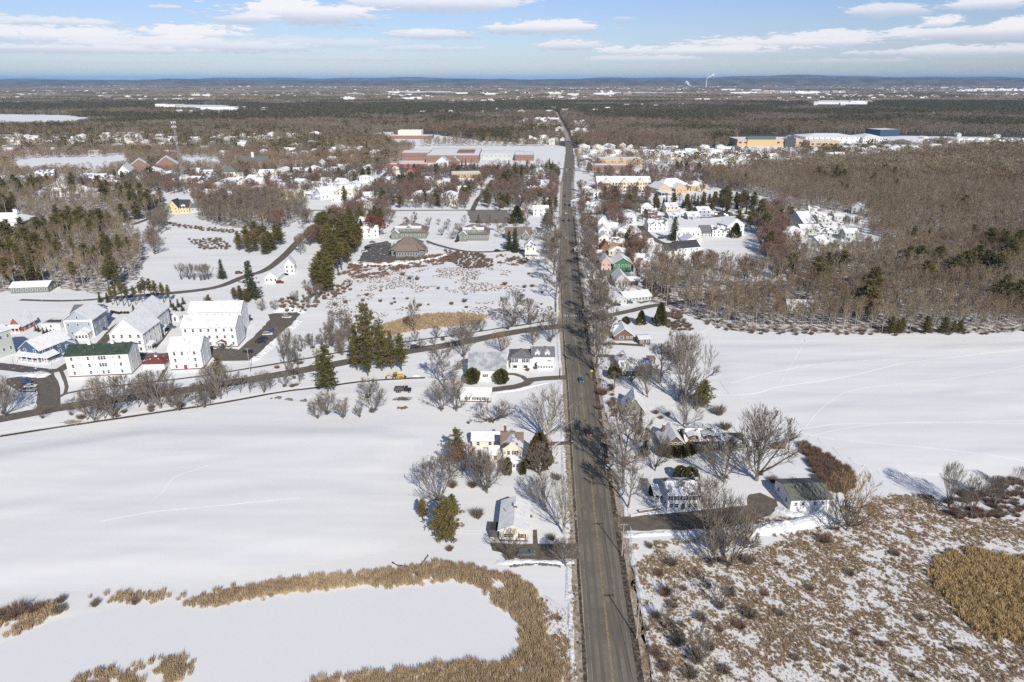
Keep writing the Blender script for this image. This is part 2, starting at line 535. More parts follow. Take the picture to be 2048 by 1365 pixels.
ribbon('road_far_stretch', [p for p in ML if p.y > 1440], -4.0, 4.0, 0.05, M_verge, 0.3, 'narrow snowy far stretch of the main road')
ribbon('road_shoulder', [p for p in ML if p.y < 1200], -8.0, 8.6, 0.02, M_verge, 0.45, 'gravelly brown shoulders along the main road')
near = [p for p in ML if p.y < 640]
ribbon('roadside_ditch', near, 5.2, 6.75, 0.035, M_gutter, 0.16, 'dark wet gutter along one edge of the main road')
ribbon('roadside_gutter', near, -6.2, -5.45, 0.035, M_gutter, 0.12, 'narrow dark gutter along the field side of the road')
ribbon('road', [p for p in ML if p.y < 1460], -5.2, 5.2, 0.05, M_asph, 0.05, 'long straight two lane asphalt road with a yellow centre line')
farr = [p for p in ML if p.y > 860 and p.y < 1800]
ribbon('road_turning_lanes', farr, -6.8, 6.8, 0.045, M_asph, 0.2, 'widened road at the village crossing')
for off in (-3.75, -1.95, 1.75, 3.6):
    ribbon('wheel_track', near, off - 0.42, off + 0.42, 0.056, M_tyre_lane, 0.06, 'darker worn wheel track on the road')
for off in (-0.12, 0.12):
    ribbon('centre_line', [p for p in ML if p.y < 900], off - 0.075, off + 0.075, 0.062, M_yellow, 0.0, 'double yellow centre line')
for off in (-4.3, 4.3):
    ribbon('edge_line', [p for p in ML if p.y < 700], off - 0.07, off + 0.07, 0.062, M_whiteline, 0.0, 'worn white edge line')
r_ = random.Random(77)
GAPS = [(G(1158, 1102), 5.5), (G(1150, 887), 5), (G(1132, 755), 7), (G(1125, 655), 13), (G(1216, 1049), 7.5), (G(1186, 933), 6), (G(1172, 712), 6), (G(1190, 688), 8), (G(1168, 638), 11)]
for off, lb in ((-8.6, 'low dirty snow bank along the field side of the main road'), (9.2, 'low dirty snow bank along the pole side of the main road')):
    L_ = offset_line([p for p in near if p.y < 520], off)
    vs = []
    for i, p in enumerate(L_):
        hh = r_.uniform(.08, .42)
        if any((p - g_).length < w_ for g_, w_ in GAPS):
            hh = -1
        q = (L_[min(i + 1, len(L_) - 1)] - L_[max(i - 1, 0)]).normalized()
        nn = Vector((q.y, -q.x, 0))
        for u, z in ((-.9, -.02), (-.4, .7), (0, 1), (.5, .6), (1.1, -.02)):
            c = p + nn * u * r_.uniform(.5, 1.2)
            vs.append((c.x, c.y, max(-.08, .03 + hh * z)))
    mb = MB()
    mb.add(vs, [(i * 5 + k, i * 5 + k + 1, (i + 1) * 5 + k + 1, (i + 1) * 5 + k) for i in range(len(L_) - 1) for k in range(4)])
    tag(mb.build('roadside_snow', M_lot_snow), lb, None, None, 'structure')
# crosswalks
for (cy, n) in ((632, 8), (338, 8), (302, 6)):
    g = G(1134, cy)
    mb = MB()
    for k in range(n):
        x = main_x(g.y) - 4.8 + 9.6 * (k + 0.25) / n
        mb.add([(x, g.y - 1.4, 0.07), (x + .55, g.y - 1.4, 0.07), (x + .55, g.y + 1.4, 0.07), (x, g.y + 1.4, 0.07)], [(0, 1, 2, 3)])
    tag(mb.build('crosswalk', M_crosswalk), 'white striped crosswalk over the main road', None, None, 'structure')

ROADS = [(ML, 9.0)]


def road(px, w, m, name='side_road', z=0.04, jit=0.15, label='narrow asphalt side road', keep=True, bank=0.0):
    pts = smooth([G(*p) for p in px], 5.0)
    if keep:
        ROADS.append((pts, w / 2 + 2.0))
    return ribbon(name, pts, -w / 2, w / 2, z, m, jit, label)


S1 = [(1133, 652), (1090, 656), (1040, 663), (980, 674), (900, 690), (830, 701), (760, 712), (700, 723), (600, 742), (500, 760), (400, 776), (300, 791),
      (200, 804), (120, 816), (40, 831), (-80, 852), (-300, 890)]
road(S1, 7.0, M_drive, 'side_road', label='asphalt side road leaving the main road past the farm')
road([(1110, 640), (1060, 648), (1000, 657), (900, 672), (820, 683), (760, 692), (680, 705), (600, 720), (500, 737), (400, 753), (300, 765), (200, 776), (130, 788), (108, 800)],
     1.6, M_drive, 'path', label='cleared footpath beside the side road')
road([(100, 822), (97, 800), (98, 780), (88, 757), (85, 742)], 8.0, M_drive, 'side_road', z=.046, label='wide junction road into the white housing group')
road([(86, 744), (40, 738), (0, 733), (-100, 725)], 6.5, M_drive_snowy, 'side_road', z=.05, label='snowy road passing the blue house')
road([(90, 745), (120, 740), (140, 728), (172, 712), (200, 690), (232, 655), (246, 645)], 5.0, M_drive, 'side_road', z=.054, label='lane climbing between the white houses')
road([(120, 740), (128, 755), (133, 775), (130, 790)], 1.5, M_drive, 'path', z=.058, label='curved footpath beside the green roofed building')
road([(318, 763), (332, 735), (338, 715)], 1.8, M_drive, 'path', label='footpath between the white buildings')
road([(305, 700), (322, 680), (338, 658)], 2.6, M_drive, 'path', label='straight path between the white houses')
sheet('parking_lot', [(272, 708), (340, 706), (425, 700), (455, 699), (470, 712), (430, 716), (340, 716), (275, 722)], 0.062, M_drive, 0.3, 'dark yard between the white buildings')
sheet('parking_lot', [(418, 692), (478, 700), (500, 680), (540, 640), (535, 630), (548, 627), (600, 627), (592, 640), (520, 706), (500, 722), (440, 722), (420, 712)], 0.066, M_drive, 0.3,
      'asphalt parking lot beside the white buildings')
sheet('parking_lot', [(15, 757), (60, 752), (75, 765), (72, 785), (40, 785), (12, 770)], 0.04, M_drive_snowy, 0.3, 'small snowy lot with parked cars')
road([(0, 873), (130, 853), (300, 828), (450, 805), (560, 785), (640, 775), (720, 764), (800, 758), (850, 756)], 1.5, M_gutter, 'path', label='thin dark farm lane across the snow')
ribbon('path', smooth([G(*p) for p in [(0, 866), (130, 847), (300, 822), (450, 800), (560, 781), (640, 771), (720, 761)]], 5), -.5, .5, .03, M_track, .1, 'pale tyre track along the farm lane')
road([(1132, 755), (1090, 757), (1062, 760), (1052, 768), (1030, 774), (990, 779), (968, 781)], 4.4, M_drive, 'driveway', label='curved drive to the white farmhouse')
road([(1055, 762), (1045, 754), (1030, 749), (1010, 748)], 2.4, M_drive, 'driveway', z=.046, label='loop of drive before the farmhouse')
road([(1150, 886), (1120, 887), (1096, 888), (1060, 884)], 2.6, M_drive_snowy, 'driveway', label='part cleared drive to the cream farmhouse')
sheet('driveway', [(980, 1086), (1060, 1088), (1158, 1086), (1163, 1119), (1100, 1121), (1040, 1119), (985, 1102)], 0.04, M_drive, 0.35, 'dark driveway of the cream bungalow')
sheet('path', [(1066, 1060), (1074, 1060), (1076, 1088), (1066, 1088)], 0.045, M_drive, 0.1, 'front path of the cream bungalow')
sheet('driveway', [(1214, 1036), (1260, 1033), (1380, 1020), (1495, 1011), (1497, 990), (1520, 986), (1552, 1000), (1556, 1012), (1540, 1032), (1500, 1047), (1440, 1058), (1228, 1064)], 0.04, M_drive, 0.3,
      'wide brown asphalt driveway beside the white colonial house')
sheet('yard', [(1500, 1040), (1560, 1010), (1620, 1030), (1640, 1042), (1560, 1056), (1450, 1062)], 0.03, M_brown, 0.4, 'muddy strip beyond the driveway')
road([(1165, 640), (1215, 632), (1262, 622), (1300, 613), (1350, 606), (1400, 600), (1480, 588), (1560, 573), (1650, 562), (1720, 556)], 5.0, M_drive, 'side_road', label='side road running into the bare wood')
road([(1172, 712), (1215, 712), (1240, 716)], 3.5, M_drive, 'driveway', label='drive to the dark house')
road([(1190, 688), (1230, 688), (1268, 690), (1290, 692)], 3.0, M_drive_snowy, 'driveway', label='drive before the brown house')
road([(1190, 933), (1240, 934), (1300, 931)], 2.5, M_brown, 'driveway', label='grassy drive to the shingled house')
road([(1303, 600), (1282, 606), (1262, 598), (1235, 601)], 3.5, M_drive, 'driveway', z=.05, label='curved drive to the low long house')
# middle distance
road([(265, 450), (300, 437), (330, 425), (350, 415)], 5.5, M_drive, 'side_road', label='road to the yellow house')
road([(210, 597), (300, 590), (380, 583), (440, 573), (490, 553), (530, 541), (565, 515), (600, 480), (640, 445), (700, 408), (750, 370), (775, 345)], 6.0, M_drive, 'side_road',
     label='diagonal street through the village')
road([(40, 600), (120, 602), (200, 598), (260, 580), (300, 565)], 3.0, M_drive_snowy, 'side_road', label='snowy lane before the low long house')
road([(600, 421), (740, 422), (880, 421), (1000, 421), (1120, 424)], 4.5, M_drive_snowy, 'side_road', label='cross street behind the brown roofed offices')
road([(945, 421), (955, 400), (972, 380), (985, 360)], 5.0, M_drive, 'side_road', label='short street between village houses')
sheet('parking_lot', [(934, 421), (1012, 421), (1030, 436), (1030, 447), (960, 447), (940, 446)], .05, M_lot, .4, 'grey brown empty parking lot')
sheet('parking_lot', [(715, 523), (735, 490), (775, 482), (800, 505), (800, 514), (855, 515), (850, 521), (800, 521), (760, 526)], .05, M_drive_snowy, .4, 'lot beside the brown roofed office')
road([(850, 482), (880, 492), (930, 503), (980, 504), (1040, 500), (1060, 504)], 4.0, M_drive, 'driveway', label='curved drive before the offices')
road([(1113, 625), (1112, 600), (1116, 575), (1120, 550), (1119, 520), (1115, 490), (1110, 450)], 1.8, M_drive, 'path', label='footpath beside the main road')
road([(1280, 452), (1296, 470), (1320, 485), (1345, 492)], 6.0, M_drive, 'side_road', label='lane between the white townhouses')
road([(1250, 400), (1300, 410), (1350, 418), (1390, 425)], 6.0, M_drive, 'side_road', label='lane south of the inn')
sheet('parking_lot', [(1365, 428), (1460, 424), (1470, 432), (1370, 440)], .05, M_drive, .5, 'lot behind the white townhouses')
road([(900, 330), (1000, 334), (1080, 337), (1135, 338)], 7.0, M_drive_snowy, 'side_road', label='road along the school front')
road([(1140, 340), (1200, 346), (1300, 352), (1420, 352)], 6.0, M_drive_snowy, 'side_road', label='snowy street beyond the inn')
sheet('parking_lot', [(800, 336), (960, 335), (960, 345), (800, 346)], .05, M_drive_snowy, .5, 'parking lot of the school')
sheet('parking_lot', [(1470, 297), (1640, 303), (1640, 316), (1480, 314)], .05, M_drive_snowy, .5, 'parking lot of the supermarket')
sheet('parking_lot', [(830, 268), (1000, 270), (1010, 282), (850, 280)], .05, M_drive_snowy, .5, 'parking lot above the school')

# forest floors
RW1 = [(1286, 570), (1340, 545), (1400, 562), (1560, 562), (1600, 522), (1740, 505), (1900, 470), (2500, 450), (2500, 660), (1700, 668), (1470, 662), (1425, 650), (1375, 632), (1300, 606)]
RW2 = [(1400, 352), (1700, 332), (1860, 312), (2500, 290), (2500, 450), (1900, 470), (1742, 500), (1735, 436), (1660, 420), (1560, 416), (1540, 396), (1430, 375)]
sheet('wood_floor', RW1, 0.025, M_litter, 1.0, 'snow and leaf litter under the bare wood')
sheet('wood_floor', RW2, 0.025, M_litter, 1.0, 'leaf litter under the far side of the bare wood')
LW1 = [(-300, 520), (0, 500), (60, 470), (130, 452), (240, 446), (292, 500), (275, 560), (200, 588), (110, 575), (30, 582), (-300, 610)]
LW2 = [(-300, 380), (0, 372), (200, 384), (330, 402), (330, 418), (262, 448), (240, 444), (60, 460), (40, 430), (-300, 440)]
LW3 = [(385, 392), (600, 392), (622, 425), (560, 462), (500, 458), (440, 452), (395, 436)]
LW0 = [(-300, 312), (0, 308), (540, 309), (780, 315), (780, 283), (600, 260), (-300, 250)]
for q in (LW1, LW2, LW3):
    sheet('wood_floor', q, 0.025, M_litter, 1.0, 'leaf litter under the bare trees')
FAR = [(-700, 300), (420, 300), (560, 318), (770, 330), (800, 285), (1100, 288), (1160, 300), (1450, 300), (1480, 280), (2700, 290), (2700, 160.5), (-700, 160.5)]
sheet('forest_floor', FAR, 0.02, M_litter_dark, 0, 'brown forest land fading towards the horizon', step=1e9)
# open snow fields and clearings further out
CLEAR = [[(-200, 258), (0, 256), (150, 252), (185, 245), (175, 236), (130, 231), (0, 229), (-200, 228)], [(305, 222), (480, 226), (480, 217), (450, 211), (330, 209)],
         [(780, 189), (940, 188), (900, 183), (800, 183)], [(1620, 208), (1750, 208), (1765, 202), (1640, 201)], [(1190, 190), (1330, 189), (1330, 185), (1200, 184)],
         [(940, 186), (1000, 187), (1000, 184), (950, 183)], [(1480, 190), (1700, 188), (1690, 182), (1500, 182)], [(1900, 186), (2100, 184), (2080, 178), (1920, 178)],
         [(770, 282), (840, 292), (1060, 292), (1070, 287), (960, 282), (870, 270), (770, 270)], [(1060, 248), (1120, 248), (1110, 240), (1070, 241)],
         [(1165, 330), (1480, 326), (1700, 318), (2040, 300), (2040, 276), (1660, 270), (1470, 298), (1165, 300)], [(20, 326), (60, 318), (250, 314), (262, 336), (200, 344), (40, 346)], [(362, 338), (450, 336), (436, 322), (400, 316), (366, 317)],
         [(1680, 174), (1860, 174), (1860, 170), (1700, 170)], [(1180, 172), (1330, 172), (1330, 169), (1190, 169)]]
for i, q in enumerate(CLEAR):
    sheet('field', q, (0.35 if min(p[1] for p in q) < 230 else 0.07) + 0.02 * i, M_ground, 1.5 if i else 3, 'open snow clearing among the far woods', step=12)

# wind drifted snow of the two big open fields, real relief
def vnoise(X, Y, s, seed=0):
    x, y = X / s + seed * 17.3, Y / s + seed * 5.1
    ix, iy = np.floor(x), np.floor(y)
    fx, fy = x - ix, y - iy
    fx, fy = fx * fx * (3 - 2 * fx), fy * fy * (3 - 2 * fy)

    def hh(a, b):
        v = np.sin(a * 127.1 + b * 311.7 + seed) * 43758.5453
        return v - np.floor(v)
    return (hh(ix, iy) * (1 - fx) + hh(ix + 1, iy) * fx) * (1 - fy) + (hh(ix, iy + 1) * (1 - fx) + hh(ix + 1, iy + 1) * fx) * fy


def poly_dist(X, Y, V):
    d = np.full(X.shape, 1e9)
    ins = np.zeros(X.shape, bool)
    n = len(V)
    for i in range(n):
        a, b = np.array(V[i]), np.array(V[(i + 1) % n])
        ab = b - a
        t = np.clip(((X - a[0]) * ab[0] + (Y - a[1]) * ab[1]) / (ab @ ab), 0, 1)
        d = np.minimum(d, np.hypot(X - a[0] - t * ab[0], Y - a[1] - t * ab[1]))
        ins ^= ((a[1] > Y) != (b[1] > Y)) & (X < (b[0] - a[0]) * (Y - a[1]) / (b[1] - a[1] + 1e-12) + a[0])
    return np.where(ins, d, -d)


FIELDS = [[(-400, 930), (0, 892), (300, 846), (620, 850), (760, 850), (860, 872), (815, 920), (790, 1000), (820, 1080), (780, 1105), (600, 1136), (400, 1160), (200, 1178), (0, 1196), (-400, 1240)],
          [(1400, 688), (1700, 684), (2400, 680), (2400, 925), (1900, 962), (1780, 958), (1700, 925), (1620, 876), (1590, 850), (1450, 790), (1412, 740)]]
FIELDS = [[tuple(G(*q))[:2] for q in f] for f in FIELDS]


def drift(X, Y):
    X, Y = np.asarray(X, float), np.asarray(Y, float)
    h = np.zeros(X.shape)
    u, v = X * .985 + Y * .174, -X * .174 + Y * .985
    for k, f in enumerate(FIELDS):
        t = np.clip(poly_dist(X, Y, f) / 12, 0, 1)
        n_ = vnoise(u, v * 3.2, 62, 3 + k) * .95 + vnoise(u, v * 3.6, 21, 5 + k) * .26 + vnoise(u, v * 3.0, 8, 7) * .05
        h += t * t * (3 - 2 * t) * n_
    return h


for k, f in enumerate(FIELDS):
    V = np.array(f)
    lo, hi_ = V.min(0), V.max(0)
    lo[0], hi_[0] = max(lo[0], -260), min(hi_[0], 420)
    sx, sy = 2.6, 1.1 + .5 * k
    gx, gy = np.arange(lo[0], hi_[0], sx), np.arange(lo[1], hi_[1], sy)
    X, Y = np.meshgrid(gx, gy)
    Z = drift(X, Y) + .035
    D = poly_dist(X, Y, f)
    nx = len(gx)
    vs = np.stack([X.ravel(), Y.ravel(), Z.ravel()], 1).tolist()
    ok = (D > -.5)
    qs = [(j * nx + i, j * nx + i + 1, (j + 1) * nx + i + 1, (j + 1) * nx + i) for j in range(len(gy) - 1) for i in range(nx - 1) if ok[j, i] and ok[j + 1, i + 1] and ok[j, i + 1] and ok[j + 1, i]]
    mb = MB()
    mb.add(vs, qs)
    o = mb.build('snow_field', M_ground)
    o.data.polygons.foreach_set('use_smooth', [True] * len(o.data.polygons))
    tag(o, ['wide wind drifted snow field west of the road', 'wide wind drifted snow field east of the road'][k], None, None, 'structure')


def lift(o):
    me = o.data
    c = np.zeros(len(me.vertices) * 3)
    me.vertices.foreach_get('co', c)
    c = c.reshape(-1, 3)
    c[:, 2] += drift(c[:, 0], c[:, 1]) + .05
    me.vertices.foreach_set('co', c.ravel())
    return o


# tracks in the east field
for q, wd in (([(300, 1010), (330, 985), (350, 960), (420, 935)], .4), ([(200, 1048), (300, 1030), (420, 1018), (600, 1000)], .35), ([(1500, 900), (1560, 880), (1620, 868)], .5), ([(1650, 990), (1700, 960), (1730, 930)], .3),
              ([(1860, 700), (1960, 690), (2048, 680)], .5), ([(1400, 720), (1500, 735), (1640, 732), (1800, 722)], .35),
              ([(1376, 790), (1500, 790), (1560, 776), (1700, 755), (1800, 730), (1920, 715), (2060, 700)], .8), ([(1400, 683), (1600, 682), (1800, 674), (2048, 672)], .7),
              ([(1460, 770), (1560, 745), (1700, 725), (1900, 718)], .5), ([(1590, 860), (1700, 852), (1860, 850), (2048, 845)], .6), ([(1620, 872), (1800, 850), (2048, 852)], .5),
              ([(1600, 866), (1700, 886), (1900, 905), (2048, 925)], .5), ([(1610, 855), (1660, 805), (1720, 780), (1900, 760), (2048, 735)], .4), ([(1690, 920), (1800, 945), (2048, 960)], .4),
              ([(1560, 770), (1600, 700), (1620, 660)], .4), ([(1380, 672), (1410, 662), (1440, 652)], .8)):
    lift(ribbon('snow_track', smooth([G(*p) for p in q], 2.5), -wd / 2, wd / 2, .03, M_track, .12, 'pale trail pressed into the snow'))
for q in ([(905, 1060), (960, 1062), (985, 1045), (990, 1025)], [(905, 1066), (965, 1068), (992, 1050), (998, 1030)]):
    ribbon('snow_track', smooth([G(*p) for p in q], 3), -.2, .2, .03, M_track, .05, 'curved tyre track in the snow beside the bungalow')
# distant hills
def hills(name, y0, x0, x1, hfun, depth, m, n=220, label=None):
    mb = MB()
    rows = 6
    vs = []
    for j in range(rows + 1):
        t = j / rows
        for i in range(n + 1):
            x = x0 + (x1 - x0) * i / n
            vs.append((x, y0 + depth * t, hfun(x) * math.sin(math.pi * t) ** 0.8 - 2))
    mb.add(vs, [(j * (n + 1) + i, j * (n + 1) + i + 1, (j + 1) * (n + 1) + i + 1, (j + 1) * (n + 1) + i) for j in range(rows) for i in range(n)])
    tag(mb.build(name, m), label, None, None, 'structure')


def wob(seed, amps):
    r = random.Random(seed)
    ph = [(a, wl, r.uniform(0, 6.28)) for a, wl in amps]
    return lambda x: sum(a * math.sin(x / wl + p) for a, wl, p in ph)


M_hill = mat('wooded_hill', (0.075, 0.07, 0.055), 0.95, c2=(0.14, 0.12, 0.10), scale=0.004, lo=0.4, hi=0.6)
M_mount = mat('snowy_mountain', (0.55, 0.56, 0.6), 0.95, c2=(0.25, 0.25, 0.27), scale=0.0008, lo=0.4, hi=0.6)
w1 = wob(3, [(12, 900), (9, 380), (6, 150), (3, 60)])
hills('hills', 11500, -11000, 11000, lambda x: 100 + w1(x) * .7 + 26 * (1 / (1 + math.exp(-(x - 1400) / 900))), 1500, M_hill, 400, 'low wooded ridge before the horizon')
w2 = wob(5, [(40, 1900), (26, 760), (12, 260)])
hills('hills', 17000, -17000, 17000, lambda x: 118 + w2(x) * .7 + 44 * (1 / (1 + math.exp(-(x - 1500) / 1200))) + 55 * math.exp(-((x - 400) / 900) ** 2) * 0, 3000, M_hill, 300,
      'wooded hills along the horizon')
w3 = wob(9, [(60, 2500), (40, 1100), (20, 420)])
hills('mountains', 43000, -36000, -12500, lambda x: max(60, min(245, 225 + w3(x) * .75 - 0.0125 * max(0, x + 30000))), 5000, M_mount, 300, 'pale snowy mountains far off on the horizon')

# the air
mb = MB()
mb.box(-60000, -2000, -3, 60000, 60000, 262)
hz = mb.build('haze', [])
hm = bpy.data.materials.new('air')
hm.use_nodes = True
ht = NT(hm.node_tree)
for n in list(ht.n):
    if n.type == 'BSDF_PRINCIPLED':
        ht.n.remove(n)
pvn = ht.new('ShaderNodeVolumePrincipled')
pvn.inputs['Color'].default_value = (0.36, 0.62, 1.0, 1)
pvn.inputs['Density'].default_value = 0.000032
pvn.inputs['Anisotropy'].default_value = -0.2
ht.l.new(pvn.outputs[0], [n for n in ht.n if n.type == 'OUTPUT_MATERIAL'][0].inputs['Volume'])
hz.data.materials.append(hm)
tag(hz, 'thin blue air haze over the land', None, None, 'stuff')

# ------------------------------------------------------------------ buildings
BOXES = []          # footprints (x, y, radius) kept free of scattered trees
_win = {}


def window_mesh(wd, ht, shut=None):
    k = (round(wd, 1), round(ht, 1))
    if k not in _win:
        a, b = k
        f = MB()
        t = 0.13
        for (x0, z0, x1, z1) in ((-a / 2 - t, -b / 2 - t, a / 2 + t, -b / 2), (-a / 2 - t, b / 2, a / 2 + t, b / 2 + t), (-a / 2 - t, -b / 2, -a / 2, b / 2), (a / 2, -b / 2, a / 2 + t, b / 2),
                                 (-a / 2, -0.04, a / 2, 0.04)):
            f.box(x0, -0.10, z0, x1, 0.0, z1)
        p = MB()
        p.add([(-a / 2, -0.05, -b / 2), (a / 2, -0.05, -b / 2), (a / 2, -0.05, b / 2), (-a / 2, -0.05, b / 2)], [(0, 1, 2, 3)])
        _win[k] = (f.mesh('window', M_trim), p.mesh('pane', M_glass))
    return _win[k]


_sw = {}


def simple_window(wd, ht):
    k = (round(wd, 1), round(ht, 1))
    if k not in _sw:
        p = MB()
        p.box(-k[0] / 2, -0.06, -k[1] / 2, k[0] / 2, 0.0, k[1] / 2)
        _sw[k] = p.mesh('window', M_glassd)
    return _sw[k]


class Bld:
    def __init__(s, name, label, cat, A, B, group=None, lod=2):
        s.a, s.b = G(*A), G(*B)
        m = (s.a + s.b) / 2
        u = s.b - s.a
        s.rz = math.atan2(u.y, u.x)
        s.root = thing(name, label, cat, (m.x, m.y, 0), s.rz, group)
        s.inv = Matrix.Translation((m.x, m.y, 0)) @ Matrix.Rotation(s.rz, 4, 'Z')
        s.fw = s.inv
        s.inv = s.inv.inverted()
        s.lod = lod

    def win(s, x, y, z, wd, ht, face='f', shut=None):
        rz = {'f': 0, 'r': math.pi / 2, 'l': -math.pi / 2, 'b': math.pi}[face]
        if s.lod >= 2:
            fm, pm = window_mesh(wd, ht)
            o = link('window', fm, s.root, (x, y, z), rz)
            link('pane', pm, o)
            if shut:
                for sg in (-1, 1):
                    q = MB()
                    c = sg * (wd / 2 + 0.38)
                    q.box(c - 0.22, -0.07, -ht / 2 - .05, c + 0.22, 0, ht / 2 + .05)
                    q.build('shutter', shut, o)
        else:
            link('window', simple_window(wd, ht), s.root, (x, y, z), rz)

    def block(s, depth, ye, yr, kind, wall, roof, f=(3, 2), sd=(2, 2), A=None, B=None, **kw):
        """block given by its front base corners in the image, eave row ye, ridge row yr"""
        a = s.inv @ (G(*A) if A else s.a)
        b = s.inv @ (G(*B) if B else s.b)
        wa = s.fw @ Vector((a.x, a.y, 0))
        wb = s.fw @ Vector((b.x, a.y, 0))
        Ym = (wa.y + wb.y) / 2
        e = ZH(ye, (G(*A) if A else s.a).y)
        Yr = Ym + (depth / 2 * math.cos(s.rz) if kind in ('gx', 'hip') else 0)
        r = ZH(yr, Yr)
        e = max(2.3, e)
        r = max(e + 0.6, r) if kind != 'flat' else e
        return s.local(a.x, b.x, a.y, a.y + depth, e, r, kind, wall, roof, f, sd, **kw)

    def local(s, x0, x1, y0, y1, e, r, kind, wall, roof, f=(3, 2), sd=(2, 2), zb=0.0, ws=(1.0, 1.4), shut=None, oh=0.45, sides='auto', apex=False, floor0=None, base=None, skip=()):
        if zb == 0.0:
            c = s.fw @ Vector(((x0 + x1) / 2, (y0 + y1) / 2, 0))
            BOXES.append((c.x, c.y, math.hypot(x1 - x0, y1 - y0) / 2 * 0.8 + 1.5))
        w, d = x1 - x0, y1 - y0
        xm, ym = (x0 + x1) / 2, (y0 + y1) / 2
        W_ = MB()
        if kind == 'gx':
            W_.add([(x0, y0, zb), (x1, y0, zb), (x1, y0, e), (x0, y0, e), (x0, y1, zb), (x1, y1, zb), (x1, y1, e), (x0, y1, e), (x0, ym, r), (x1, ym, r)],
                   [(0, 1, 2, 3), (5, 4, 7, 6), (1, 5, 6, 9, 2), (4, 0, 3, 8, 7)])
        elif kind == 'gy':
            W_.add([(x0, y0, zb), (x1, y0, zb), (x1, y0, e), (xm, y0, r), (x0, y0, e), (x0, y1, zb), (x1, y1, zb), (x1, y1, e), (xm, y1, r), (x0, y1, e)],
                   [(0, 1, 2, 3, 4), (6, 5, 9, 8, 7), (1, 6, 7, 2), (5, 0, 4, 9)])
        else:
            W_.add([(x0, y0, zb), (x1, y0, zb), (x1, y1, zb), (x0, y1, zb), (x0, y0, e), (x1, y0, e), (x1, y1, e), (x0, y1, e)],
                   [(0, 1, 5, 4), (1, 2, 6, 5), (2, 3, 7, 6), (3, 0, 4, 7)])
            if kind == 'flat':
                W_.add([(x0 + .3, y0 + .3, e), (x1 - .3, y0 + .3, e), (x1 - .3, y1 - .3, e), (x0 + .3, y1 - .3, e), (x0, y0, e), (x1, y0, e), (x1, y1, e), (x0, y1, e)],
                       [(4, 5, 1, 0), (5, 6, 2, 1), (6, 7, 3, 2), (7, 4, 0, 3)])
        wo_ = W_.build('wall', wall, s.root)
        if base is not None:
            q = MB()
            q.box(x0 - .04, y0 - .04, -0.3, x1 + .04, y1 + .04, 0.5)
            q.build('foundation', base, s.root)
        R = MB()
        t = 0.24
        if kind == 'gx':
            k = (r - e) / (d / 2)
            pr = [(y0 - oh, e - oh * k), (ym, r), (y1 + oh, e - oh * k)]
            pr = [(p, z + .03) for p, z in pr]
            R.prof([(p, z) for p, z in pr] + [(p, z + t) for p, z in pr[::-1]], x0 - oh, x1 + oh, 'x')
        elif kind == 'gy':
            k = (r - e) / (w / 2)
            pr = [(x0 - oh, e - oh * k), (xm, r), (x1 + oh, e - oh * k)]
            pr = [(p, z + .03) for p, z in pr]
            R.prof([(p, z) for p, z in pr] + [(p, z + t) for p, z in pr[::-1]], y0 - oh, y1 + oh, 'y')
        elif kind == 'hip':
            if w >= d:
                a1, a2 = (x0 + d / 2, ym), (x1 - d / 2, ym)
            else:
                a1, a2 = (xm, y0 + w / 2), (xm, y1 - w / 2)
            X0, X1, Y0, Y1 = x0 - oh, x1 + oh, y0 - oh, y1 + oh
            z = e - 0.1
            vs = [(X0, Y0, z), (X1, Y0, z), (X1, Y1, z), (X0, Y1, z), (X0, Y0, z + t), (X1, Y0, z + t), (X1, Y1, z + t), (X0, Y1, z + t), (a1[0], a1[1], r + t), (a2[0], a2[1], r + t)]
            fs = [(0, 3, 2, 1), (0, 1, 5, 4), (1, 2, 6, 5), (2, 3, 7, 6), (3, 0, 4, 7)]
            fs += [(4, 5, 9, 8), (5, 6, 9), (6, 7, 8, 9), (7, 4, 8)] if w >= d else [(4, 5, 8), (5, 6, 9, 8), (6, 7, 9), (7, 4, 8, 9)]
            R.add(vs, fs)
        elif kind == 'shed':
            R.prof([(y0 - oh, e), (y1, r), (y1, r + t), (y0 - oh, e + t)], x0 - oh, x1 + oh, 'x')
            W_2 = MB()
        else:
            R.box(x0 + .3, y0 + .3, e - .5, x1 - .3, y1 - .3, e - 0.25)
        ro_ = R.build('roof', roof, s.root)
        # windows
        wd, ht = ws
        fh = (e - zb) / max(1, f[1] if f[1] else sd[1])
        ht = min(ht, fh * 0.62)
        for rr in range(f[1]):
            z = zb + fh * (rr + 0.56) if floor0 is None else floor0 + fh * rr
            for c in range(f[0]):
                if (rr, c) in skip:
                    continue
                s.win(x0 + w * (c + 0.5) / f[0], y0 - .01, z, wd, ht, 'f', shut)
        if apex and kind == 'gy':
            s.win(xm, y0 - .01, e + (r - e) * 0.3, wd * .8, ht * .8, 'f')
        if sides == 'auto':
            cx = (s.fw @ Vector((xm, ym, 0))).x
            sides = 'l' if cx > 0 else 'r'
        for sc in sides:
            X = x0 - .01 if sc == 'l' else x1 + .01
            for rr in range(sd[1]):
                for c in range(sd[0]):
                    s.win(X, y0 + d * (c + 0.5) / sd[0], zb + fh * (rr + 0.56), wd, ht, sc)
        s.last = (x0, x1, y0, y1, e, r, kind)
        return ro_

    def chimney(s, fx, fy, m=None, sz=0.9, up=1.3, cap=True):
        x0, x1, y0, y1, e, r, kind = s.last
        x, y = x0 + (x1 - x0) * fx, y0 + (y1 - y0) * fy
        q = MB()
        q.box(x - sz / 2, y - sz / 2, e, x + sz / 2, y + sz / 2, r + up)
        o = q.build('chimney', m or M_brickd, s.root)
        if cap:
            q = MB()
            q.box(x - sz / 2 - .08, y - sz / 2 - .08, r + up, x + sz / 2 + .08, y + sz / 2 + .08, r + up + .14)
            q.build('chimney_cap', M_snowcap, o)

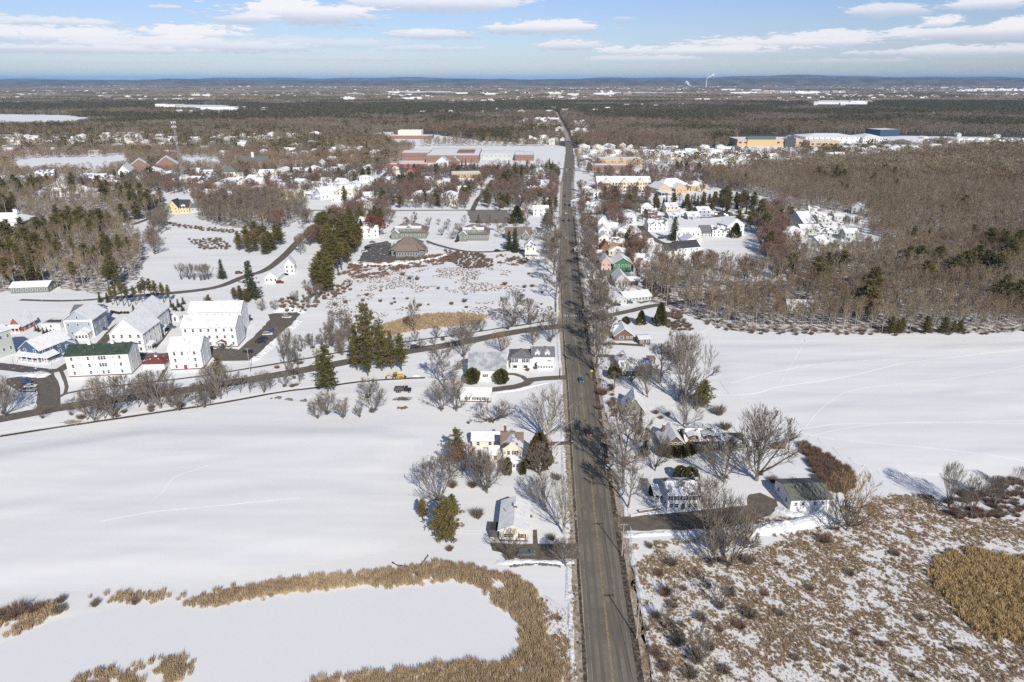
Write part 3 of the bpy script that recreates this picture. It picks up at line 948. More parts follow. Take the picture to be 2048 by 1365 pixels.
    def door(s, x, y=None, m=None, h=2.1, wd=1.0):
        x0, x1, y0, y1, e, r, kind = s.last
        y = y0 if y is None else y
        q = MB()
        q.box(x - wd / 2, y - .08, 0.15, x + wd / 2, y - .005, 0.15 + h)
        o = q.build('door', m or M_darkdoor, s.root)
        q = MB()
        q.box(x + wd / 2 - .2, y - .13, 1.1, x + wd / 2 - .1, y - .08, 1.2)
        q.build('handle', M_steel, o)

    def porch(s, x0, x1, y0, y1, h=2.7, posts=4, roof=None, gable=0.0, rail=True):
        q = MB()
        q.box(x0, y0, 0, x1, y1, 0.35)
        q.build('porch_deck', M_trim, s.root)
        for k in range(posts):
            x = x0 + .15 + (x1 - x0 - .3) * k / max(1, posts - 1)
            q = MB()
            q.box(x - .12, y0 + .05, .35, x + .12, y0 + .29, h)
            q.build('porch_post', M_trim, s.root)
        if rail:
            q = MB()
            q.box(x0 + .1, y0 + .12, 1.05, x1 - .1, y0 + .2, 1.15)
            q.build('porch_rail', M_trim, s.root)
        q = MB()
        if gable:
            xm = (x0 + x1) / 2
            q.prof([(x0 - .3, h), (x1 + .3, h), (xm, h + gable)], y0 - .2, y1, 'y')
            q.build('porch_gable', M_trim, s.root)
            q = MB()
            q.prof([(x0 - .5, h + .02), (xm, h + gable + .12), (x1 + .5, h + .02), (x1 + .5, h + .22), (xm, h + gable + .34), (x0 - .5, h + .22)], y0 - .35, y1, 'y')
        else:
            q.prof([(y0 - .3, h), (y1, h + 0.9), (y1, h + 1.12), (y0 - .3, h + .22)], x0 - .25, x1 + .25, 'x')
        q.build('porch_roof', roof or R_snow, s.root)

    def cupola(s, fx, fy, sz=1.6, h=2.0, wall=None, roof=None):
        x0, x1, y0, y1, e, r, kind = s.last
        x, y = x0 + (x1 - x0) * fx, y0 + (y1 - y0) * fy
        q = MB()
        q.box(x - sz / 2, y - sz / 2, r - .6, x + sz / 2, y + sz / 2, r + h)
        o = q.build('cupola', wall or M_trim, s.root)
        q = MB()
        q.box(x - sz / 2 - .2, y - sz / 2 - .2, r + h, x + sz / 2 + .2, y + sz / 2 + .2, r + h + 1.2, 0, sz / 2, sz / 2)
        q.build('cupola_roof', roof or R_grey, o)

    def dormer(s, x0, x1, wall, roof, zb=None, h=1.5, rise=0.8, y=None, d=2.6):
        X0, X1, Y0, Y1, e, r, kind = s.last
        keep = s.last
        zb = e - .2 if zb is None else zb
        y = Y0 + .15 if y is None else y
        s.local(x0, x1, y, y + d, zb + h, zb + h + rise, 'gy', wall, roof, (1, 1), (0, 0), zb=zb, ws=(0.9, 1.1), oh=.25)
        s.last = keep

    def vent(s, fx, fy):
        x0, x1, y0, y1, e, r, kind = s.last
        x, y = x0 + (x1 - x0) * fx, y0 + (y1 - y0) * fy
        z = r - abs(fy - .5) * 2 * (r - e)
        q = MB()
        q.tube((x, y, z - .1), (x, y, z + .9), .12, .12, 6)
        q.build('roof_vent', M_steel, s.root)


def simple(label, A, B, depth, ye, yr, kind, wall, roof, f=(3, 2), sd=(2, 2), name='house', cat='house', group=None, lod=1, **kw):
    b = Bld(name, label, cat, A, B, group, lod)
    b.block(depth, ye, yr, kind, wall, roof, f, sd, **kw)
    return b


# --- near cream bungalow
b = Bld('house', 'cream bungalow with a snowy roof and front gable beside the main road', 'house', (999, 1082), (1055, 1084))
b.block(13.5, 1060, 1051, 'gy', M_cream, R_snow, (0, 0), (3, 1), base=M_stone, sides='lr', oh=.5)
for x in (-1.9, -1.0, -.1):
    b.win(x - .3, -.01, 1.9, .8, 1.2, 'f', None)
b.win(2.4, -.01, 1.9, 1.0, 1.3, 'f', M_shutter_r)
b.chimney(.52, .62, sz=.9, up=1.0)
b.vent(.2, .5)
b.local(-6.9, -4.35, 1.4, 5.4, 2.4, 2.4, 'flat', M_darkdoor, R_dark, (0, 0), (0, 0))
# --- cream farmhouse
b = Bld('house', 'cream farmhouse with a brown roof, glazed porch and snowy rear wing', 'house', (1006, 930), (1044, 930))
b.block(8.5, 897, 884, 'gy', M_cream, R_brownp, (0, 0), (2, 2), apex=False, oh=.4)
b.win(-1.3, -.01, 4.6, .9, 1.4, 'f', None)
b.win(.9, -.01, 4.6, .9, 1.4, 'f', M_shutter_r)
keep = b.last
e_, r_ = keep[4], keep[5]
b.local(-3.6, 3.3, 3.2, 9.0, e_, r_ + .1, 'gx', M_cream, R_brown, (0, 0), (1, 2), oh=.5, sides='lr')
b.local(-7.6, -3.7, 1.5, 6.5, 3.2, 4.9, 'gx', M_cream, R_snow, (1, 1), (1, 1))
b.local(-14, -1.6, 11.2, 17.5, 3.0, 4.6, 'gx', M_cream, R_snow, (3, 1), (1, 1))
b.last = keep
b.chimney(.1, 1.25, up=.7)
b.local(-2.2, 3.2, -3.0, -.05, 2.7, 3.9, 'hip', M_cream, R_snow, (5, 1), (2, 1), ws=(.8, 1.1))
b.porch(-10.2, -7.9, -.5, 4.5, 2.5, 3, R_snow)
# --- white farmhouse by the barn
b = Bld('house', 'white farmhouse with a grey hipped block, bay windows and dormered wing', 'house', (1021, 739), (1063, 739))
b.block(9.5, 716, 699, 'hip', M_white, R_grey, (0, 0), (2, 2), ws=(1.0, 1.5), oh=.6)
x0, x1, y0, y1, e_, r_, _k = b.last
for x in (-3.6, -2.3, 1.4, 2.7):
    b.win(x, -.01, e_ * .74, .9, 1.6, 'f', M_shutter)
b.chimney(.5, .5, up=.9)
for x in (-2.6, 2.0):
    q = MB()
    q.prof([(x - 1.5, 0.4), (x - 1.0, -.95 + .4), (x + 1.0, -.95 + .4), (x + 1.5, 0.4)], 0, 0, 'y')
    q = MB()
    q.add([(x - 1.5, 0, .3), (x - 1, -.9, .3), (x + 1, -.9, .3), (x + 1.5, 0, .3), (x - 1.5, 0, 2.7), (x - 1, -.9, 2.7), (x + 1, -.9, 2.7), (x + 1.5, 0, 2.7), (x, 0, 3.2)],
          [(0, 1, 5, 4), (1, 2, 6, 5), (2, 3, 7, 6), (4, 5, 8), (5, 6, 8), (6, 7, 8)])
    q.build('bay_window', M_trim, b.root)
    q = MB()
    q.box(x - .85, -.96, 1.0, x + .85, -.905, 2.3)
    q.build('bay_pane', M_glass, b.root)
b.local(4.8, 14.6, 1.8, 9.6, 5.6, 8.4, 'gx', M_white, R_grey, (3, 1), (2, 2), ws=(.9, 1.3), floor0=1.6)
b.dormer(6.2, 8.2, M_white, R_snow, zb=5.4)
b.dormer(10.6, 12.6, M_white, R_snow, zb=5.4)
b.chimney(.62, .5, up=.8)
b.local(7.2, 14.2, -.6, 1.8, 2.6, 3.3, 'gx', M_white, R_snow, (6, 1), (1, 1), ws=(.7, 1.0), oh=.25)
b.local(-8.6, -4.9, 3, 9, 3.4, 4.6, 'gx', M_white, R_snow, (1, 1), (1, 1))
# --- barn
b = Bld('barn', 'white barn with a broad weathered metal roof between two round evergreens', 'barn', (938, 762), (1011, 762))
b.block(17, 740, 705, 'gx', M_white, R_metal, (0, 0), (2, 2), oh=.5)
x0, x1, y0, y1, e_, r_, _k = b.last
for x in (-.8, 4.6):
    b.win(x, -.01, 2.4, 1.0, 1.2, 'f', M_shutter)
b.door(-5.2, m=M_trim, h=2.8, wd=3.0)
# --- long low white shed
b = Bld('shed', 'long low white outbuilding with a snowy roof and shuttered windows', 'outbuilding', (921, 804), (981, 805))
b.block(8, 793, 776, 'gx', M_white, R_snow, (0, 0), (1, 1), oh=.4, base=M_brownsid)
for x in (-3.2, -.2, 2.9):
    b.win(x, -.01, 1.6, .95, 1.1, 'f', M_shutter)
b.win(1.9, -.01, 1.6, .95, 1.1, 'f', M_shutter)
# --- white campus buildings
b = Bld('apartment_building', 'long white three storey building with a mossy green roof', 'apartment building', (139, 755), (264, 749))
b.block(11.5, 713, 688, 'gx', M_white, R_green, (0, 0), (2, 3), oh=.35, base=M_brownsid)
x0, x1, y0, y1, e_, r_, _k = b.last
fh = e_ / 3
for rr in range(3):
    for c in (.1, .36, .86):
        b.win(x0 + (x1 - x0) * c, -.01, fh * (rr + .55), .9, 1.5)
    if rr:
        for dx in (-1.1, 0, 1.1):
            b.win(x0 + (x1 - x0) * .58 + dx, -.01, fh * (rr + .55), .9, 1.6)
    else:
        b.win(x0 + (x1 - x0) * .56, -.01, fh * .55, .9, 1.5)
        b.win(x0 + (x1 - x0) * .64, -.01, fh * .55, .9, 1.5)
    for c in (.22, .46, .76):
        b.win(x0 + (x1 - x0) * c, -.01, fh * (rr + .6), .5, .6)
b.chimney(.33, .5, M_trim, 1.2, 1.2)
b.chimney(.70, .5, M_trim, 1.2, 1.2)
b.vent(.42, .3)
b = Bld('apartment_building', 'white three storey building with a red front door and snowy roof', 'apartment building', (343, 741), (407, 738))
b.block(13, 703, 674, 'gx', M_white, R_worn, (0, 0), (2, 3), oh=.4, base=M_brownsid)
x0, x1, y0, y1, e_, r_, _k = b.last
fh = e_ / 3
for rr in range(3):
    for c in (.18, .80) if rr != 2 else (.18, .42, .80):
        b.win(x0 + (x1 - x0) * c, -.01, fh * (rr + .55), .9, 1.5)
    if rr:
        b.win(x0 + (x1 - x0) * .60, -.01, fh * (rr + .6), .5, .6)
b.door(x0 + (x1 - x0) * .46, m=M_reddoor, wd=1.4)
b.vent(.45, .35)
b = Bld('apartment_building', 'white three storey building with snowy roof beside parked cars', 'apartment building', (369, 696), (476, 694))
b.block(12, 656, 631, 'gx', M_white, R_worn, (7, 3), (2, 3), oh=.4, ws=(.9, 1.4), base=M_brownsid, skip=((0, 0), (0, 1), (1, 0), (1, 2)))
b.porch(3.6, 7.2, -1.6, 0, 2.6, 2, R_redd, 1.1, rail=False)
b.door(5.4, m=M_reddoor)
b = Bld('apartment_building', 'rearmost long white building with a snowy roof in the white group', 'apartment building', (384, 666), (487, 664))
b.block(11, 625, 603, 'gx', M_white, R_worn, (7, 3), (2, 3), oh=.4, ws=(.7, .8))
b = Bld('apartment_building', 'large white building with a snowy hipped roof above the green roofed one', 'apartment building', (226, 706), (292, 705))
b.block(18, 668, 638, 'gy', M_white, R_snow, (4, 3), (4, 3), oh=.5, ws=(1.0, 1.5))
b.porch(8.0, 10.2, 1, 5, 3.0, 3, R_snow)
b = Bld('apartment_building', 'tall white building with a snowy gable behind the central white building', 'apartment building', (262, 674), (318, 672))
b.block(17, 637, 612, 'gy', M_white, R_snow, (3, 3), (4, 3), oh=.5, ws=(.9, 1.4))
b.porch(6.9, 9.2, 1, 5, 3.0, 3, R_snow)
# small yard shed with red pyramid roof
b = Bld('pavilion', 'small white pavilion with a dark red pyramid roof and cupola', 'pavilion', (287, 740), (330, 739))
b.block(8, 728, 713, 'hip', M_white, R_redd, (0, 0), (0, 0), oh=.5)
b.cupola(.5, .5, 1.2, .8)
b = Bld('shed', 'tiny white shed with a snowy roof behind the white group', 'shed', (343, 643), (358, 643))
b.block(4, 635, 628, 'gy', M_white, R_snow, (0, 0), (1, 1), oh=.3)
b.door(0, m=M_darkdoor)
# grey blue house
b = Bld('house', 'grey blue three storey house with white corner trim and snowy porch', 'house', (135, 676), (191, 674))
b.block(15, 641, 622, 'gy', M_greyblue, R_snow, (0, 0), (3, 3), oh=.7)
x0, x1, y0, y1, e_, r_, _k = b.last
for x in (x0 + .3, x1 - .3):
    q = MB()
    q.box(x - .35, -.12, 0, x + .35, -.01, e_)
    q.build('corner_trim', M_trim, b.root)
q = MB()
q.box(x0 + .7, -.14, e_ - 1.1, x1 - .7, -.012, e_ - .1)
q.build('frieze', M_trim, b.root)
for x, z in ((-4.8, e_ * .72), (-.3, e_ * .72), (4.8, e_ * .72), (-3.8, e_ * .25)):
    b.win(x, -.02, z, .9, 1.2)
b.win(0, -.02, e_ + 1.2, .9, 1.3)
b.local(-.6, 5.4, -4.5, -.02, 3.4, 5.2, 'gy', M_trim, R_snow, (4, 1), (2, 1), oh=.3)
b = Bld('house', 'house with a bare dark slate roof behind the grey blue house', 'house', (147, 652), (199, 651))
b.block(11, 628, 610, 'gx', M_greyblue, R_grey, (3, 2), (2, 3), oh=.4)
# navy houses
b = Bld('house', 'navy blue house with a white wraparound porch and snowy gables', 'house', (46, 719), (84, 724))
b.block(16, 696, 682, 'gy', M_blue, R_snow, (2, 2), (4, 2), oh=.6, ws=(1.1, 1.5), floor0=2.0, skip=((0, 0), (0, 1)))
x0, x1, y0, y1, e_, r_, _k = b.last
b.porch(x0 - .8, x1 + 1.0, -2.6, -.05, 2.8, 5)
b.porch(x1 + .05, x1 + 5.0, -1.5, 5.0, 2.8, 4, R_snow, 1.6)
b.local(x0 - 4.5, x0 - .05, 5, 12, 3.2, 5.0, 'gy', M_white, R_snow, (1, 1), (1, 1))
b = Bld('garage', 'navy blue carriage house with a snowy roof beside the green roof', 'garage', (121, 706), (152, 700))
b.block(11, 692, 681, 'gy', M_blue, R_snow, (1, 2), (2, 2), oh=.6)
b = Bld('house', 'pale grey long house cut by the frame edge beside the navy house', 'house', (-38, 730), (32, 706))
b.block(10, 681, 660, 'gx', M_greysid, R_snow, (5, 2), (2, 2), oh=.5)
b = Bld('house', 'small craftsman house with a red brown gable and porch', 'house', (22, 664), (46, 664))
b.block(11, 652, 636, 'gy', M_craft, R_snow, (0, 0), (3, 2), oh=.5)
b.win(0, -.02, b.last[4] + .3, 1.4, 1.0)
b.porch(b.last[0], b.last[1], -2.4, -.02, 2.7, 4)
b = Bld('garage', 'low white garage with a dark flat roof and solar panel', 'garage', (85, 659), (122, 659))
b.block(9, 648, 640, 'flat', M_white, R_snow, (1, 1), (1, 1))
q = MB()
x0, x1, y0, y1, e_, r_, _k = b.last
q.box(x0 + 1, y0 + 2, e_ + .3, x1 - 1, y0 + 5, e_ + .5)
q.build('solar_panel', M_darkwall, b.root)
b = simple('long low house with a snowy roof at the edge of the dark pines', (22, 588), (98, 585), 11, 576, 563, 'gx', M_sage, R_snow, (8, 1), (2, 1), lod=2)
b = simple('white house with a snowy front gable beside the diagonal street', (530, 566), (556, 566), 14, 556, 545, 'gy', M_white, R_snow, (3, 1), (2, 1), lod=2, ws=(1.0, 1.5))
b = simple('white two storey house with a snowy roof behind the shorter gable', (570, 548), (590, 547), 10, 531, 518, 'gy', M_white, R_snow, (2, 2), (2, 2), lod=2)

# --- east side of the road, near to far
b = Bld('house', 'white colonial house with shutters, side portico and patchy dark roof', 'house', (1334, 1021), (1401, 1020))
b.block(8.8, 990, 963, 'gx', M_white, R_greyp, (0, 0), (2, 2), oh=.3, ws=(.9, 1.4))
x0, x1, y0, y1, e_, r_, _k = b.last
for c in (.08, .27, .45, .63, .82):
    b.win(x0 + (x1 - x0) * (c + .03), -.01, e_ * .78, .85, 1.35, 'f', M_shutter)
for c in (.08, .24, .62, .80):
    b.win(x0 + (x1 - x0) * (c + .03), -.01, e_ * .30, .95, 1.3, 'f')
b.door(x0 + (x1 - x0) * .47)
b.chimney(.93, .5, up=.9)
b.porch(x0 - 3.3, x0 - .05, 3.2, 7.5, 3.2, 3, R_snow)
b.local(x0 - 3.5, x0 + 3.5, 9.5, 13, 3.2, 3.2, 'flat', M_white, R_snow, (0, 0), (0, 0))
b = Bld('barn', 'white barn with an olive shingle roof at the end of the driveway', 'barn', (1579, 1022), (1660, 1019))
b.block(11, 1001, 968, 'gx', M_white, R_olive, (0, 0), (2, 1), oh=.35)
x0, x1, y0, y1, e_, r_, _k = b.last
for c, dk in ((.13, 0), (.30, 1), (.60, 0), (.80, 1)):
    b.win(x0 + (x1 - x0) * c, -.01, 2.3, .8, 1.1)
b.door(x0 + (x1 - x0) * .95, m=M_trim, wd=1.4)
b = Bld('house', 'brown shingled cottage with a steep snowy gable and long dormered wing', 'house', (1326, 907), (1371, 906))
b.block(9, 891, 872, 'gy', M_shingle, R_snow, (0, 0), (2, 1), oh=.6)
x0, x1, y0, y1, e_, r_, _k = b.last
for x in (-1.6, 0.1, 1.8):
    b.win(x, -.01, e_ + .5 - .2, 1.0, 1.2)
b.win(-1, -.01, 1.6, 1.2, 1.2)
b.local(x1 + .02, x1 + 12, 1, 8.5, 4.2, 6.6, 'gx', M_shingle, R_brownp, (4, 1), (2, 1), ws=(1.0, 1.2), floor0=1.9)
b.dormer(x1 + .8, x1 + 4.4, M_shingle, R_snow, zb=3.2, h=2.6, rise=.5)
b.dormer(x1 + 6.0, x1 + 9.6, M_shingle, R_snow, zb=3.2, h=2.6, rise=.5)
b.local(x1 + 12.1, x1 + 20.5, .5, 7.5, 3.0, 4.6, 'gx', M_sage, R_greyp, (3, 1), (1, 1))
b.last = (x0, x1, y0, y1, e_, r_, _k)
b.chimney(.2, .8, up=.6)
b = Bld('house', 'low cottage with a snow covered roof hidden behind trees by the road', 'house', (1246, 832), (1288, 834))
b.block(9, 820, 797, 'gy', M_sage, R_snow, (3, 1), (3, 1), oh=.6)
b = Bld('house', 'dark single storey house under a snowy roof behind bare trees', 'house', (1241, 753), (1303, 752))
b.block(10, 741, 722, 'gx', M_darkwall, R_snow, (5, 1), (2, 1), oh=.5)
b.local(-6.5, .5, 5.5, 15, 3.2, 6.0, 'gy', M_darkwall, R_snow, (0, 0), (1, 1))
b.chimney(.3, .5, up=.5)
q = Bld('shed', 'small square brown shed behind the dark single storey house', 'shed', (1296, 728), (1310, 728))
q.block(3.6, 720, 714, 'hip', M_shingle, R_brown, (1, 1), (1, 1), oh=.3)
b = Bld('house', 'brown sided house with a white picture window and snowy gable roof', 'house', (1229, 682), (1266, 682))
b.block(11, 671, 658, 'gy', M_brownsid, R_snow, (0, 0), (2, 1), oh=.7)
b.win(-1.2, -.02, 1.7, 1.9, 1.4)
b.win(1.8, -.02, 1.8, .9, .9)
b.win(3.6, -.02, 1.8, .8, .9)
b.local(-5.5, -1, 5, 11, 3.2, 5.2, 'gx', M_brownsid, R_snow, (0, 0), (0, 0))
b = Bld('garage', 'small brown garage with a flat snowy roof beside the brown house', 'garage', (1278, 690), (1300, 689))
b.block(6, 679, 674, 'gx', M_brownsid, R_snow, (2, 1), (1, 1), oh=.4)
b = Bld('house', 'long low grey house with a dark valley between snowy roofs', 'house', (1251, 606), (1302, 601))
b.block(12, 597, 582, 'gx', M_greysid, R_snow, (8, 1), (1, 1), oh=.7)
b.local(b.last[0] - 9, b.last[0] - .1, -2, 9, 3.0, 4.6, 'gy', M_greysid, R_snow, (3, 1), (2, 1), oh=.6)
b = simple('pale sage house with a wide white gable above the low long house', (1230, 575), (1256, 575), 16, 562, 549, 'gy', M_greysid, R_snow, (4, 1), (3, 1), lod=2, oh=.6)
b.local(b.last[1] + .1, b.last[1] + 7, 4, 13, 3.0, 4.4, 'gx', M_brownsid, R_snow, (0, 0), (0, 0))
b = simple('garage with a bare dark roof between the pink and sage houses', (1207, 560), (1240, 560), 12, 552, 541, 'gx', M_greysid, R_olive, (2, 1), (1, 1), name='garage', cat='garage')
b = simple('bright green house with a wide snowy gable roof', (1226, 545), (1262, 545), 14, 527, 516, 'gy', M_green, R_snow, (5, 1), (3, 1), lod=2, oh=.9, floor0=4.5)
b = simple('pink house with a snowy roof beside the green house', (1202, 543), (1222, 543), 12, 526, 515, 'gy', M_pink, R_snow, (2, 2), (2, 2), lod=2)
b = simple('brown tudor style house with a rust coloured roof', (1201, 510), (1221, 510), 11, 499, 484, 'gy', M_tudor, R_orange, (2, 2), (2, 2), lod=2)
x1_ = b.last[1]
b.local(x1_ + .02, x1_ + 8.5, 2, 9.5, b.last[4] - .3, b.last[4] + 3, 'gx', M_tudor, R_orange, (2, 2), (2, 2))
for lb, A, B_, dp, ye, yr, mat_, win_ in (
        ('white gabled house directly behind the tudor house', (1197, 493), (1222, 493), 12, 477, 468, M_white, (3, 2)),
        ('middle white gabled house in the row by the road', (1197, 474), (1216, 474), 10, 461, 452, M_white, (2, 2)),
        ('white house with a tall red brick chimney', (1195, 458), (1216, 458), 10, 443, 433, M_white, (2, 2))):
    b = simple(lb, A, B_, dp, ye, yr, 'gy', mat_, R_snow, win_, (2, 2), lod=2)
    b.local(b.last[1] + .05, b.last[1] + 7, 3, 10, 4, 5.6, 'gx', mat_, R_snow, (2, 1), (1, 1))
b.chimney(-.9, .1, up=4)
# townhouses
for lb, A, B_, dp, ye, yr, kd, rf, win_ in (
        ('white townhouse block with a dark roof nearest the lane top', (1296, 463), (1334, 462), 11, 448, 438, 'gx', R_greyp, (4, 2)),
        ('white townhouse block standing behind a spruce with a patchy roof', (1352, 483), (1400, 483), 12, 465, 456, 'gx', R_snow, (5, 2)),
        ('white townhouse block with dark front slope and picture window', (1329, 518), (1352, 518), 11, 501, 487, 'gx', R_dark, (2, 2)),
        ('white townhouse block half hidden by bare trees', (1353, 517), (1398, 513), 12, 497, 482, 'gx', R_dark, (4, 2)),
        ('white townhouse with a tall snowy gable in the middle of the group', (1366, 500), (1400, 500), 14, 484, 474, 'gy', R_snow, (2, 2)),
        ('white townhouse block with dormers and a grey end', (1424, 474), (1458, 474), 11, 462, 452, 'gx', R_greyp, (4, 2)),
        ('rightmost white townhouse with a large snowy gable', (1455, 471), (1487, 468), 15, 452, 438, 'gy', R_snow, (3, 2)),
        ('grey townhouse end wall with dark roof among the white ones', (1401, 474), (1422, 474), 12, 466, 451, 'gx', R_grey, (3, 2))):
    b = simple(lb, A, B_, dp, ye, yr, kd, M_white if 'grey townhouse' not in lb else M_greysid, rf, win_, (2, 2), lod=2, name='townhouse', cat='townhouse', oh=.4)
# offices with brown roofs
b = Bld('office_building', 'brown hip roofed office with a round glazed front in the snow', 'office building', (783, 513), (848, 513))
b.block(20, 500, 474, 'hip', M_sage, R_brown, (9, 1), (3, 1), oh=1.2, ws=(1.3, 1.6))
b.local(-8, 8, -3.6, -.02, 4.6, 8.6, 'hip', M_sage, R_brown, (8, 1), (1, 1), oh=1.0, ws=(1.2, 1.8))
q = MB()
x0, x1, y0, y1, e_, r_ = -12.4, 12.4, 0, 20, 5, 14
b.local(-13, -8.5, 9, 16, 5, 8.2, 'gy', M_sage, R_snow, (1, 1), (1, 1))
b.local(8.5, 13, 9, 16, 5, 8.2, 'gy', M_sage, R_snow, (1, 1), (1, 1))
for nm, A, B_, ye in (('wide brown roofed office with a long snowy dormer behind the round one', (784, 478), (852, 478), 463),
                      ('brown roofed office with a snowy dormer beside the curved drive', (919, 482), (977, 482), 466)):
    b = Bld('office_building', nm, 'office building', A, B_)
    b.block(19, ye + 2, ye - 17, 'hip', M_sage, R_brown, (8, 1), (3, 1), oh=1.0, ws=(1.2, 1.4))
    x0, x1, y0, y1, e_, r_, _k = b.last
    b.local(x0 + 3, x1 - 4, .6, 7, e_ + 3.2, e_ + 4.2, 'gx', M_sage, R_snow, (9, 1), (1, 1), zb=e_ - .5, ws=(1.1, 1.2), oh=.5)
    b.local(-3.2, 3.2, .2, 7, e_ + 2.6, e_ + 5.4, 'gy', M_sage, R_snow, (1, 1), (0, 0), zb=e_ - .5, oh=.5)
    b.local(x0, x0 + 6, -3, 2, e_, e_ + 2.6, 'gy', M_sage, R_snow, (2, 1), (1, 1), oh=.6)
b = Bld('office_building', 'long brown roofed office largely hidden behind spruces', 'office building', (1012, 479), (1062, 479))
b.block(15, 469, 455, 'gx', M_sage, R_brown, (6, 1), (2, 1), oh=.8)
b.local(b.last[1] - 7, b.last[1] - 2, -2.5, 4, 3.6, 6.6, 'gy', M_sage, R_snow, (1, 1), (1, 1))
b = Bld('house', 'narrow pale yellow three storey house with a dark peaked roof', 'house', (1050, 515), (1072, 515))
b.block(9, 494, 481, 'hip', M_cream, R_greyp, (2, 2), (2, 2), oh=.5, ws=(.9, 1.5))
b.chimney(.5, .5, up=1.0)
b.porch(b.last[0], b.last[1] + 2, -2.5, -.02, 2.6, 4)
b = Bld('house', 'yellow gabled house with a dark dormered roof among bare trees', 'house', (338, 427), (358, 427))
b.block(12, 415, 401, 'gy', M_cream2, R_dark, (2, 2), (2, 2), oh=.5, apex=True)
b.local(b.last[1], b.last[1] + 9, 2, 11, b.last[4], b.last[5] - .5, 'gx', M_cream2, R_dark, (3, 2), (1, 1))
b.dormer(b.last[0] + 2, b.last[0] + 6, M_trim, R_snow)
b.local(b.last[1], b.last[1] + 12, 6, 14, 4.5, 7.5, 'gx', M_greysid, R_grey, (3, 1), (1, 1))
b = simple('large pale building with a hipped snowy roof at the frame edge', (-40, 478), (52, 476), 22, 446, 426, 'hip', M_white, R_snow, (9, 2), (3, 2), name='apartment_building', cat='apartment building')
b.cupola(.75, .5, 3, 3)
# village centre
b = simple('brick building with steep snowy gables in the village', (262, 348), (302, 346), 20, 333, 319, 'gy', M_brickw, R_snow, (4, 1), (3, 1), name='brick_building', cat='building')
b = simple('brick building with the taller snowy gable beyond the white hall', (314, 346), (358, 344), 24, 330, 314, 'gy', M_brickw, R_snow, (5, 2), (3, 1), name='brick_building', cat='building')
b.local(b.last[0] - 26, b.last[0], 6, 18, 9, 13, 'gx', M_brickw, R_dark, (8, 1), (0, 0), zb=.01)
b = simple('white hall with a snowy roof and three gable windows', (239, 362), (262, 361), 42, 344, 332, 'gy', M_white, R_snow, (3, 1), (9, 1), name='hall', cat='hall')
b = simple('low white hall with a dark skylight before the brick gables', (315, 358), (338, 356), 34, 348, 338, 'gy', M_white, R_snow, (3, 1), (7, 1), name='hall', cat='hall')
b = simple('pale yellow hip roofed house east of the brick gables', (437, 356), (476, 355), 18, 345, 333, 'hip', M_cream, R_olive, (6, 2), (2, 2))
b = simple('long brick school with a grey roof and small belfry', (479, 334), (537, 333), 22, 323, 314, 'gx', M_brickw, R_grey, (10, 1), (2, 1), name='school', cat='school')
b.cupola(.45, .5, 3.5, 7, M_cream)
b = simple('brick townhouse with grey roof at the left of the pines', (74, 370), (112, 368), 22, 353, 340, 'gx', M_brickw, R_greyp, (5, 2), (2, 2))
b = simple('long low grey building west of the white hall', (140, 352), (216, 350), 20, 346, 343, 'flat', M_greysid, R_snow, (10, 1), (2, 1), name='hall', cat='hall')
b = simple('pale green gabled house at the near edge of the village', (637, 341), (660, 340), 16, 332, 320, 'gy', M_greysid, R_snow, (3, 1), (2, 1))
# school and shops
b = simple('long brick school wing with a flat snowy roof', (802, 322), (858, 322), 45, 306, 300, 'flat', M_brickw, R_snow, (12, 1), (3, 1), name='school', cat='school')
b = Bld('school', 'wide brick school with a red skylight on its snowy flat roof', 'school', (852, 326), (958, 326), lod=1)
b.block(110, 311, 300, 'flat', M_brickw, R_snow, (18, 1), (4, 1))
x0, x1, y0, y1, e_, r_, _k = b.last
q = MB()
q.box(x0 + 45, y0 + 30, e_ - .25, x0 + 72, y0 + 80, e_ + 1.2)
q.build('skylight', M_brickw, b.root)
b.local(x1 + .1, x1 + 70, 50, 100, 9, 9, 'flat', M_teal if False else M_greysid, R_snow, (10, 1), (2, 1))
b = simple('brick school hall at the street end of the school', (1030, 322), (1068, 322), 50, 310, 303, 'flat', M_brickw, R_snow, (8, 1), (2, 1), name='school', cat='school')
b = simple('white house with brick chimneys in front of the school', (872, 336), (897, 336), 16, 324, 314, 'gy', M_white, R_greyp, (3, 2), (2, 2))
b = simple('brick house with white trim beside the white one near the school', (899, 335), (918, 335), 16, 324, 315, 'gy', M_brickw, R_greyp, (2, 2), (2, 2))
b = simple('long red shop row with a flat snowy roof before the school', (775, 337), (855, 336), 20, 329, 326, 'flat', M_redwall, R_snow, (12, 1), (2, 1), name='shop_row', cat='shops')
b = simple('three storey tan brick block with a flat snowy roof', (904, 366), (962, 365), 22, 347, 340, 'flat', M_tan, R_snow, (10, 2), (3, 2), name='office_building', cat='office building')
b = simple('orange red gabled shop with grey wings in the village', (813, 352), (830, 352), 14, 344, 337, 'gy', M_redwall, R_grey, (2, 1), (2, 1), name='shop', cat='shop')
b = simple('low upper school building with a curved snowy roof', (746, 276), (782, 276), 40, 267, 262, 'flat', M_cream, R_snow, (8, 1), (2, 1), name='school', cat='school')
b = simple('long tan upper school building with a snowy flat roof', (778, 279), (864, 279), 40, 272, 268, 'flat', M_brickw, R_snow, (14, 1), (2, 1), name='school', cat='school')
b.local(b.last[0] + 15, b.last[0] + 65, 30, 65, 16, 16, 'flat', M_cream, R_snow, (8, 1), (2, 1))
